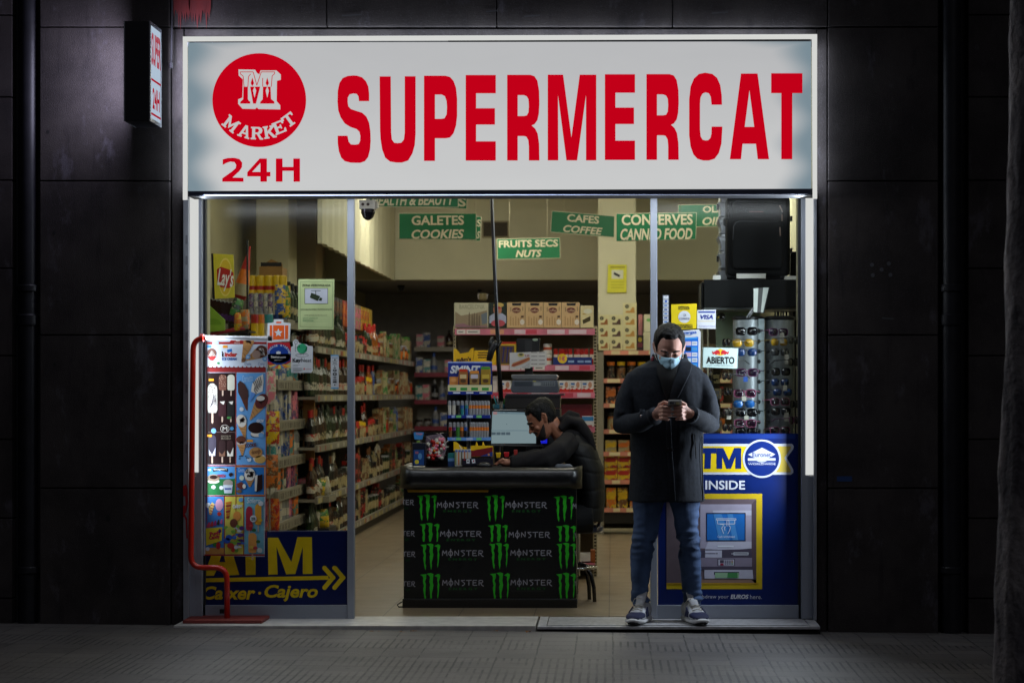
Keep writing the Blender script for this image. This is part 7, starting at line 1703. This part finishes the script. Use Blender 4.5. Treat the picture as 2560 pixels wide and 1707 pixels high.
co = b.build("collar", coat); s = co.modifiers.new("t", 'SOLIDIFY'); s.thickness = .009; s.offset = 0; s = co.modifiers.new("s", 'SUBSURF'); s.levels = 1; s.render_levels = 1
b = MB(); b.tube([Wp(1674, 906, YM + .02), Wp(1673, 945, YM - .02)], [.068, .075], m_coatd, 18); b.build("scarf", coat)
b = MB(); b.blob(Wp(1632, 900, YM - .01), (.012, .03, .022), mat("red_scarf", (110, 20, 34), .8)); b.build("red_collar_edge", coat)
strip([(1716, 906, -.06), (1714, 918, -.10), (1708, 935, -.138), (1698, 958, -.156), (1688, 985, -.162), (1682, 1003, -.162)], [.05, .07, .075, .07, .055, .035], m_coat, "lapel", coat, 0, .012)
strip([(1650, 912, -.08), (1656, 930, -.112), (1664, 955, -.13), (1669, 985, -.139)], [.03, .05, .04, .02], m_coatd, "inner_front", coat, 0, .008)
strip([(1668, 912, -.098), (1667, 928, -.134), (1668, 952, -.150), (1671, 985, -.157), (1672, 1004, -.156)], [.12, .115, .08, .045, .02], m_coatd, "turtleneck", coat, 0, .01)
strip([(1671, 1046, -.142), (1672, 1080, -.139), (1674, 1130, -.138), (1678, 1180, -.143), (1681, 1251, -.150)], [.028, .03, .03, .032, .036], m_coat, "front_placket", coat, 0, .012)
b = MB(); b.tube([Wp(p[0], p[1], YM + p[2]) for p in ((1666, 1050, -.141), (1668, 1130, -.138), (1674, 1190, -.146), (1679, 1252, -.152))], .0035, m_coatd, 6); b.build("front_seam", coat)
for pts in ([(1737, 1085, -.098), (1740, 1146, -.10)], [(1755, 1090, -.055), (1757, 1250, -.06)]):
    b = MB(); b.tube([Wp(p[0], p[1], YM + p[2]) for p in pts], .003, m_coatd, 6); b.build("pocket_seam", coat)
m_btn = mat("button_shine", (160, 160, 168), .15, metal=.6)
for px, py, dy in ((1670, 1124, -.143), (1678, 1124, -.143)):
    b = MB(); b.lathe([(.001, -.008), (.010, -.006), (.012, 0), (.011, .004)], P('black', .15), Wp(px, py, YM + dy), 14, ax='y'); b.build("button", coat)
for s_, px, py, dy in ((-1, 1604, 1038, -.235), (1, 1744, 1053, -.225)):
    e = ARM[s_]
    b = MB(); c_ = Vector(Wp(px, py, YM + dy)); b.tube([c_ + Vector((-.004 * s_, 0, .035)), c_, c_ + Vector((.006 * s_, .004, -.03))], [(.014, .006)] * 3, m_coat, 8, up=(0, 1, 0)); b.build("cuff_tab", coat)
    b = MB(); b.lathe([(.001, -.014), (.008, -.013), (.0105, -.008), (.010, .0)], m_btn, tuple(c_ + Vector((0, 0, -.005))), 14, ax='y'); b.build("cuff_button", coat)
    a_, c2 = Vector(Wp(e[3][0], e[3][1], YM + e[3][2])), Vector(Wp(e[4][0], e[4][1], YM + e[4][2]))
    b = MB(); b.tube([a_.lerp(c2, .8), a_.lerp(c2, .95)], [.051, .0505], m_coat, 20); b.build("cuff", coat)
# jeans
b = MB()
LEG = ([(1200, 1577, 1668), (1255, 1576, 1666), (1280, 1578, 1658), (1310, 1579, 1651), (1340, 1577, 1644), (1370, 1572, 1635), (1400, 1572, 1632), (1430, 1573, 1630), (1465, 1574, 1626), (1485, 1574, 1622), (1500, 1576, 1624), (1514, 1578, 1624), (1520, 1582, 1622)], [(1200, 1662, 1751), (1255, 1668, 1752), (1280, 1676, 1751), (1310, 1683, 1750), (1340, 1689, 1750), (1368, 1692, 1754), (1400, 1694, 1756), (1430, 1697, 1757), (1465, 1702, 1757), (1488, 1705, 1754), (1500, 1707, 1756), (1514, 1709, 1754), (1520, 1713, 1750)])
for lg_ in LEG:
    b.loft([(X((a + c_) / 2, YM), YM + .01 + .015 * (p > 1440), Z(p, YM), (c_ - a) / 2 / sY, (c_ - a) / 2 / sY * 1.15) for p, a, c_ in lg_], m_jean, 28)
b.loft([(X(1664, YM), YM + .02, Z(p, YM), 82 / sY, .125) for p in (1160, 1200, 1240)], m_jean, 28)
def fold_j(p, n):
    py = VY + (CZ - p.z) * sY
    k = math.exp(-((py - 1358) / 32) ** 2) + 1.15 * math.exp(-((py - 1495) / 24) ** 2) + .25
    q = noise.noise(Vector((p.x * 5, p.y * 5, 0)))
    w = noise.noise(Vector((p.x * 7 + p.z * 6, p.y * 7, p.z * 34))) * .7 + (1 - abs(noise.noise(Vector((p.x * 9 - p.z * 9, p.y * 9, p.z * 20 + 4)))) * 2.2) * .5
    return -.010 + k * .019 * w + .009 * noise.noise(Vector((p.x * 13, p.y * 13, p.z * 3.2)))
solid(b, "jeans", man, .005, 3, fold_j, m_jean)
# trainers
m_upper = mat("trainer_grey", (186, 188, 192), .7, var=.2, scale=30); m_navy = mat("trainer_navy", (24, 30, 66), .75, var=.15, scale=40); m_sole = mat("trainer_sole", (214, 214, 214), .6, var=.15); m_tread = mat("trainer_tread", (20, 19, 20), .8)
def trainer(hx, hy, yaw):
    M = Matrix.Translation((hx, hy, FZ)) @ Matrix.Rotation(yaw, 4, 'Z') @ Matrix.Scale(1.1, 4)
    def loft_shoe(rows, m, n=20, pw=2.4):
        rg = []
        for (y_, w, z0, z1, fl) in rows:
            rr_ = []
            for i in range(n):
                a = 2 * PI * i / n; ca, sa = math.cos(a), math.sin(a); k = (abs(ca) ** pw + abs(sa) ** pw) ** (-1 / pw)
                rr_.append(M @ Vector((w * k * ca, y_, (z0 + z1) / 2 + (z1 - z0) / 2 * k * sa)))
            rg.append(rr_)
        t = MB(); t.rings(rg, m); return t
    up = loft_shoe([(.085, .022, .03, .085, 0), (.07, .034, .02, .105, 0), (.03, .038, .015, .115, 0), (-.02, .039, .015, .105, 0), (-.07, .043, .015, .085, 0), (-.12, .048, .015, .068, 0), (-.165, .047, .015, .054, 0), (-.195, .036, .018, .042, 0), (-.208, .018, .022, .034, 0)], m_upper).build("shoe", man)
    loft_shoe([(.092, .022, .004, .030, 0), (.07, .038, .0, .032, 0), (.0, .040, .0, .030, 0), (-.08, .046, .0, .028, 0), (-.14, .051, .002, .030, 0), (-.185, .046, .008, .034, 0), (-.215, .028, .014, .036, 0), (-.222, .012, .018, .032, 0)], m_sole).build("sole", up)
    loft_shoe([(-.125, .0500, .028, .0655, 0), (-.15, .0505, .026, .0605, 0), (-.18, .0435, .026, .0505, 0), (-.203, .028, .027, .041, 0)], m_navy).build("toe_cap", up)
    for s_ in (-1, 1):
        t = MB(); t.add([M @ Vector(v) for v in ((s_ * .041, -.03, .035), (s_ * .0475, -.10, .035), (s_ * .046, -.105, .062), (s_ * .040, -.05, .086))], [(0, 1, 2, 3)], m_navy); o = t.build("side_panel", up); q = o.modifiers.new("t", 'SOLIDIFY'); q.thickness = .006; q.offset = 0
    t = MB(); t.rings([[M @ Vector((w * math.cos(a), y_, z_ + .012 * math.sin(a))) for a in [2 * PI * i / 12 for i in range(12)]] for y_, z_, w in ((-.075, .088, .02), (-.03, .118, .026), (-.012, .152, .03), (-.004, .160, .024))], m_upper); t.build("tongue", up)
    t = MB()
    for k in range(5): t.tube([M @ Vector((-.028, -.035 - k * .020, .104 - k * .0085)), M @ Vector((0, -.04 - k * .020, .114 - k * .0085)), M @ Vector((.028, -.035 - k * .020, .104 - k * .0085))], .0032, P('white', .7), 6)
    t.tube([M @ Vector((.004, -.03, .128)), M @ Vector((-.03, -.05, .126)), M @ Vector((-.045, -.04, .10))], .0022, P('white', .7), 6)
    t.build("laces", up)
    loft_shoe([(-.17, .03, -.0005, .012, 0), (-.20, .03, .004, .018, 0), (-.2235, .018, .010, .022, 0)], m_tread).build("tread", up)
trainer(X(1606, -.06), -.08, R(-15)); trainer(X(1727, -.06), -.08, R(15))

# ---- the clerk
YK = 1.12; sK = sc(YK)
cl = E("person", "seated clerk in a black padded vest and dark hoodie bending over the counter", "person", (X(1465, YK + .1), YK + .1, FZ))
KM = Matrix.Translation(Wp(1356, 1046, YK)) @ Matrix.Rotation(R(-82), 4, 'Z') @ Matrix.Rotation(R(33), 4, 'X') @ Matrix.Scale(.95, 4)
b = MB(); head_shell(b, KM, m_skin2)
hb = KM @ Vector((0, .03, -.05)); nb_ = Vector(Wp(1408, 1092, YK + .04))
b.tube([hb, hb.lerp(nb_, .5), nb_], [.055, .055, .06], m_skin2, 14)
TOR = [(1476, 1302, 35, .15), (1478, 1240, 36, .155), (1470, 1180, 42, .165), (1450, 1132, 46, .18), (1424, 1104, 40, .17), (1402, 1088, 28, .10)]
b.tube([Wp(p[0], p[1], YK + .06) for p in TOR], [(p[2] / sK * .82, p[3] * .85) for p in TOR], m_skin2, 20, up=(0, 1, 0))
for dy in (-.09, .10):
    b.tube([Wp(1476, 1296, YK + .06 + dy), Wp(1390, 1300, YK + .03 + dy), Wp(1320, 1298, YK + dy)], [.085, .07, .058], m_skin2, 14)
    b.tube([Wp(1320, 1298, YK + dy), Wp(1328, 1390, YK + dy), Wp(1335, 1490, YK + dy)], [.058, .05, .036], m_skin2, 14); b.tube([Wp(1338, 1496, YK + dy), Wp(1290, 1503, YK + dy)], [.04, .03], m_skin2, 10)
yA = .88
KA = [(1424, 1106, YK - .10, .066), (1396, 1130, yA + .02, .062), (1366, 1147, yA - .01, .056), (1320, 1153, yA - .015, .046), (1276, 1157, yA - .02, .036)]
b.tube([Wp(p[0], p[1], p[2]) for p in KA], [p[3] * .8 for p in KA], m_skin2, 14)
b.tube([Wp(1420, 1106, YK + .2), Wp(1380, 1140, YK + .16), Wp(1300, 1150, YK + .05), Wp(1275, 1154, YK + .02)], [.055, .05, .042, .032], m_skin2, 12)
b.tube([Wp(1277, 1157, yA - .02), Wp(1262, 1156, yA - .02), Wp(1253, 1158, yA - .02)], [(.024, .03), (.026, .036), (.018, .03)], m_skin2, 12, up=(0, 1, 0))
for i, dy in enumerate((-.028, -.01, .008, .024)):
    l_ = (17, 20, 19, 15)[i]
    b.tube([Wp(1256, 1157, yA - .02 + dy), Wp(1256 - l_ * .5, 1155, yA - .02 + dy), Wp(1256 - l_, 1162, yA - .022 + dy)], [.0095, .0092, .0075], m_skin2, 8)
b.tube([Wp(1266, 1152, yA - .03), Wp(1256, 1148, yA - .05), Wp(1246, 1154, yA - .055)], [.012, .011, .008], m_skin2, 8)
solid(b, "body", cl, .0038, 3)
hair_cap(KM, m_hair, lambda a: (.072 if a < .8 else .072 - (a - .8) * .12 if a < 1.2 else -.008 if a < 1.45 else .02 if a < 1.75 else -.06), .010, 8., "hair", cl, .005)
b = MB(); n, k = 40, 12; out = []     # short beard
for j in range(k + 1):
    rg = []
    for i in range(n + 1):
        a = R(-84 + 168 * i / n); aa = abs(a)
        top = -.080 + .062 * max(0, (aa - .5) / 1.0) ** 1.2 
        z = -.128 + (top + .128) * j / k
        rg.append(KM @ (head_pt(z, a, (.0048 + .0015 * noise.noise(Vector((i * .7, j * .9, 3)))) if 0 < j < k and 0 < i < n else -.004)))
    out.append(rg)
b.add([q for r_ in out for q in r_], [(j * (n + 1) + i, j * (n + 1) + i + 1, (j + 1) * (n + 1) + i + 1, (j + 1) * (n + 1) + i) for j in range(k) for i in range(n)], mat("beard_dark", (36, 26, 22), .8, var=.4, scale=120), True)
b.tube([KM @ Vector(p) for p in ((-.034, -.084, -.062), (-.015, -.099, -.052), (.015, -.099, -.052), (.034, -.084, -.062))], [.004, .006, .006, .004], m_hair, 8)
b.build("beard", cl)
b = MB()
for s_ in (-1, 1):
    b.tube([KM @ Vector(p) for p in ((s_ * .014, -.1005, .016), (s_ * .032, -.0985, .024), (s_ * .056, -.077, .018))], [.004, .006, .004], m_hair, 8); b.tube([KM @ Vector(p) for p in ((s_ * .017, -.0945, -.003), (s_ * .030, -.0975, -.004), (s_ * .046, -.088, -.002))], [.002, .004, .002], m_hair, 8)
b.build("eyebrows", cl)
m_hood = mat("hoodie_dark", (29, 27, 28), .85, var=.2, scale=40, bump=.2, bscale=200, spec=.2); m_vest = mat("vest_black", (12, 12, 14), .6, var=.25, scale=20, bump=.1, bscale=60)
b = MB()
b.tube([Wp(p[0], p[1], p[2]) for p in KA], [.074, .070, .064, .054, .044], m_hood, 18)
b.tube([Wp(1420, 1106, YK + .2), Wp(1380, 1140, YK + .16), Wp(1300, 1150, YK + .05), Wp(1282, 1153, YK + .03)], [.07, .062, .052, .044], m_hood, 14)
b.tube([Wp(1452, 1136, YK + .06), Wp(1424, 1104, YK + .06), Wp(1398, 1088, YK + .05)], [(.105, .17), (.095, .15), (.075, .085)], m_hood, 20, up=(0, 1, 0))
def fold_h(p, n): return .006 * noise.noise(p * 11) + .009 * noise.noise(Vector(((p.x * .8 - p.z) * 20, p.y * 8, (p.x + p.z) * 6)))
hd = solid(b, "hoodie", cl, .006, 4, fold_h, m_hood)
b = MB(); b.tube([Wp(1394, 1078, YK + .03), Wp(1414, 1058, YK + .05), Wp(1440, 1064, YK + .07), Wp(1462, 1096, YK + .07), Wp(1476, 1130, YK + .07)], [(.035, .09), (.050, .115), (.055, .12), (.05, .13), (.025, .11)], m_hood, 18, up=(0, 1, 0))
b.tube([Wp(1398, 1050, YK + .0), Wp(1424, 1035, YK + .02), Wp(1446, 1042, YK + .05)], [.018, .026, .02], m_hood, 12)
solid(b, "hood", hd, .006, 12, lambda p, n: .008 * noise.noise(p * 13), m_hood)
b = MB(); b.tube([Wp(p[0], p[1], YK + .06) for p in TOR[:5]], [(p[2] / sK * .97, p[3] * 1.04) for p in TOR[:5]], m_vest, 26, up=(0, 1, 0))
solid(b, "padded_vest", cl, .006, 4, lambda p, n: -.0035 * math.exp(-(((p.z * 9.5 + .25 * noise.noise(p * 6)) % 1 - .5) / .09) ** 2) + .006 * noise.noise(p * 8), m_vest)
b = MB()
for dy in (-.09, .10):
    b.tube([Wp(1480, 1294, YK + .06 + dy), Wp(1390, 1300, YK + .03 + dy), Wp(1318, 1298, YK + dy)], [.096, .082, .07], m_vest, 16); b.tube([Wp(1318, 1298, YK + dy), Wp(1328, 1390, YK + dy), Wp(1335, 1492, YK + dy)], [.07, .06, .05], m_vest, 14)
solid(b, "trousers", cl, .007, 3, lambda p, n: .004 * noise.noise(p * 14), mat("trouser_black", (20, 20, 23), .8))
# swivel stool
yS = 1.22
sw = E("stool", "navy padded swivel stool with chrome frame under the clerk", "stool", (X(1468, yS), yS, FZ))
zs = Z(1314, yS); cx = X(1468, yS); m_chr = mat("chrome", (180, 180, 180), .1, metal=1.)
b = MB(); b.lathe([(.15, zs - .04), (.17, zs - .03), (.172, zs - .005), (.15, zs + .006)], mat("seat_navy", (26, 36, 62), .5), (cx - .07, yS, 0), 28); b.build("seat", sw)
b = MB(); b.tube([(cx + .06, yS - .10, zs - .02), (cx + .082, yS - .08, zs + .02), (cx + .085, yS - .06, zs + .18), (cx + .07, yS - .02, zs + .26)], .012, m_chr, 10); b.tube([(cx + .06, yS + .10, zs - .02), (cx + .082, yS + .08, zs + .02), (cx + .085, yS + .06, zs + .18)], .012, m_chr, 10); b.build("back_frame", sw)
b = MB(); b.lathe([(.025, FZ + .16), (.025, zs - .035)], m_chr, (cx - .07, yS, 0), 14); b.build("column", sw)
b = MB(); zr = Z(1417, yS); b.tube([(cx - .07 + .13 * math.cos(R(a)), yS + .13 * math.sin(R(a)), zr) for a in range(0, 361, 15)], .009, m_chr, 8, cap=False)
for a in (30, 150, 270): b.tube([(cx - .07, yS, zr), (cx - .07 + .13 * math.cos(R(a)), yS + .13 * math.sin(R(a)), zr)], .006, m_chr, 6)
b.build("foot_ring", sw)
for a in (-25, 50, 120, 195, 270):
    ca, sa = math.cos(R(a)), math.sin(R(a)); b = MB()
    b.tube([(cx - .07 + ca * r_, yS + sa * r_, FZ + z_) for r_, z_ in ((.02, .24), (.07, .225), (.105, .17), (.125, .09), (.13, .0))], [.014, .014, .014, .013, .012], mat("leg_dark_chrome", (90, 88, 88), .2, metal=.9), 10); b.build("leg", sw)
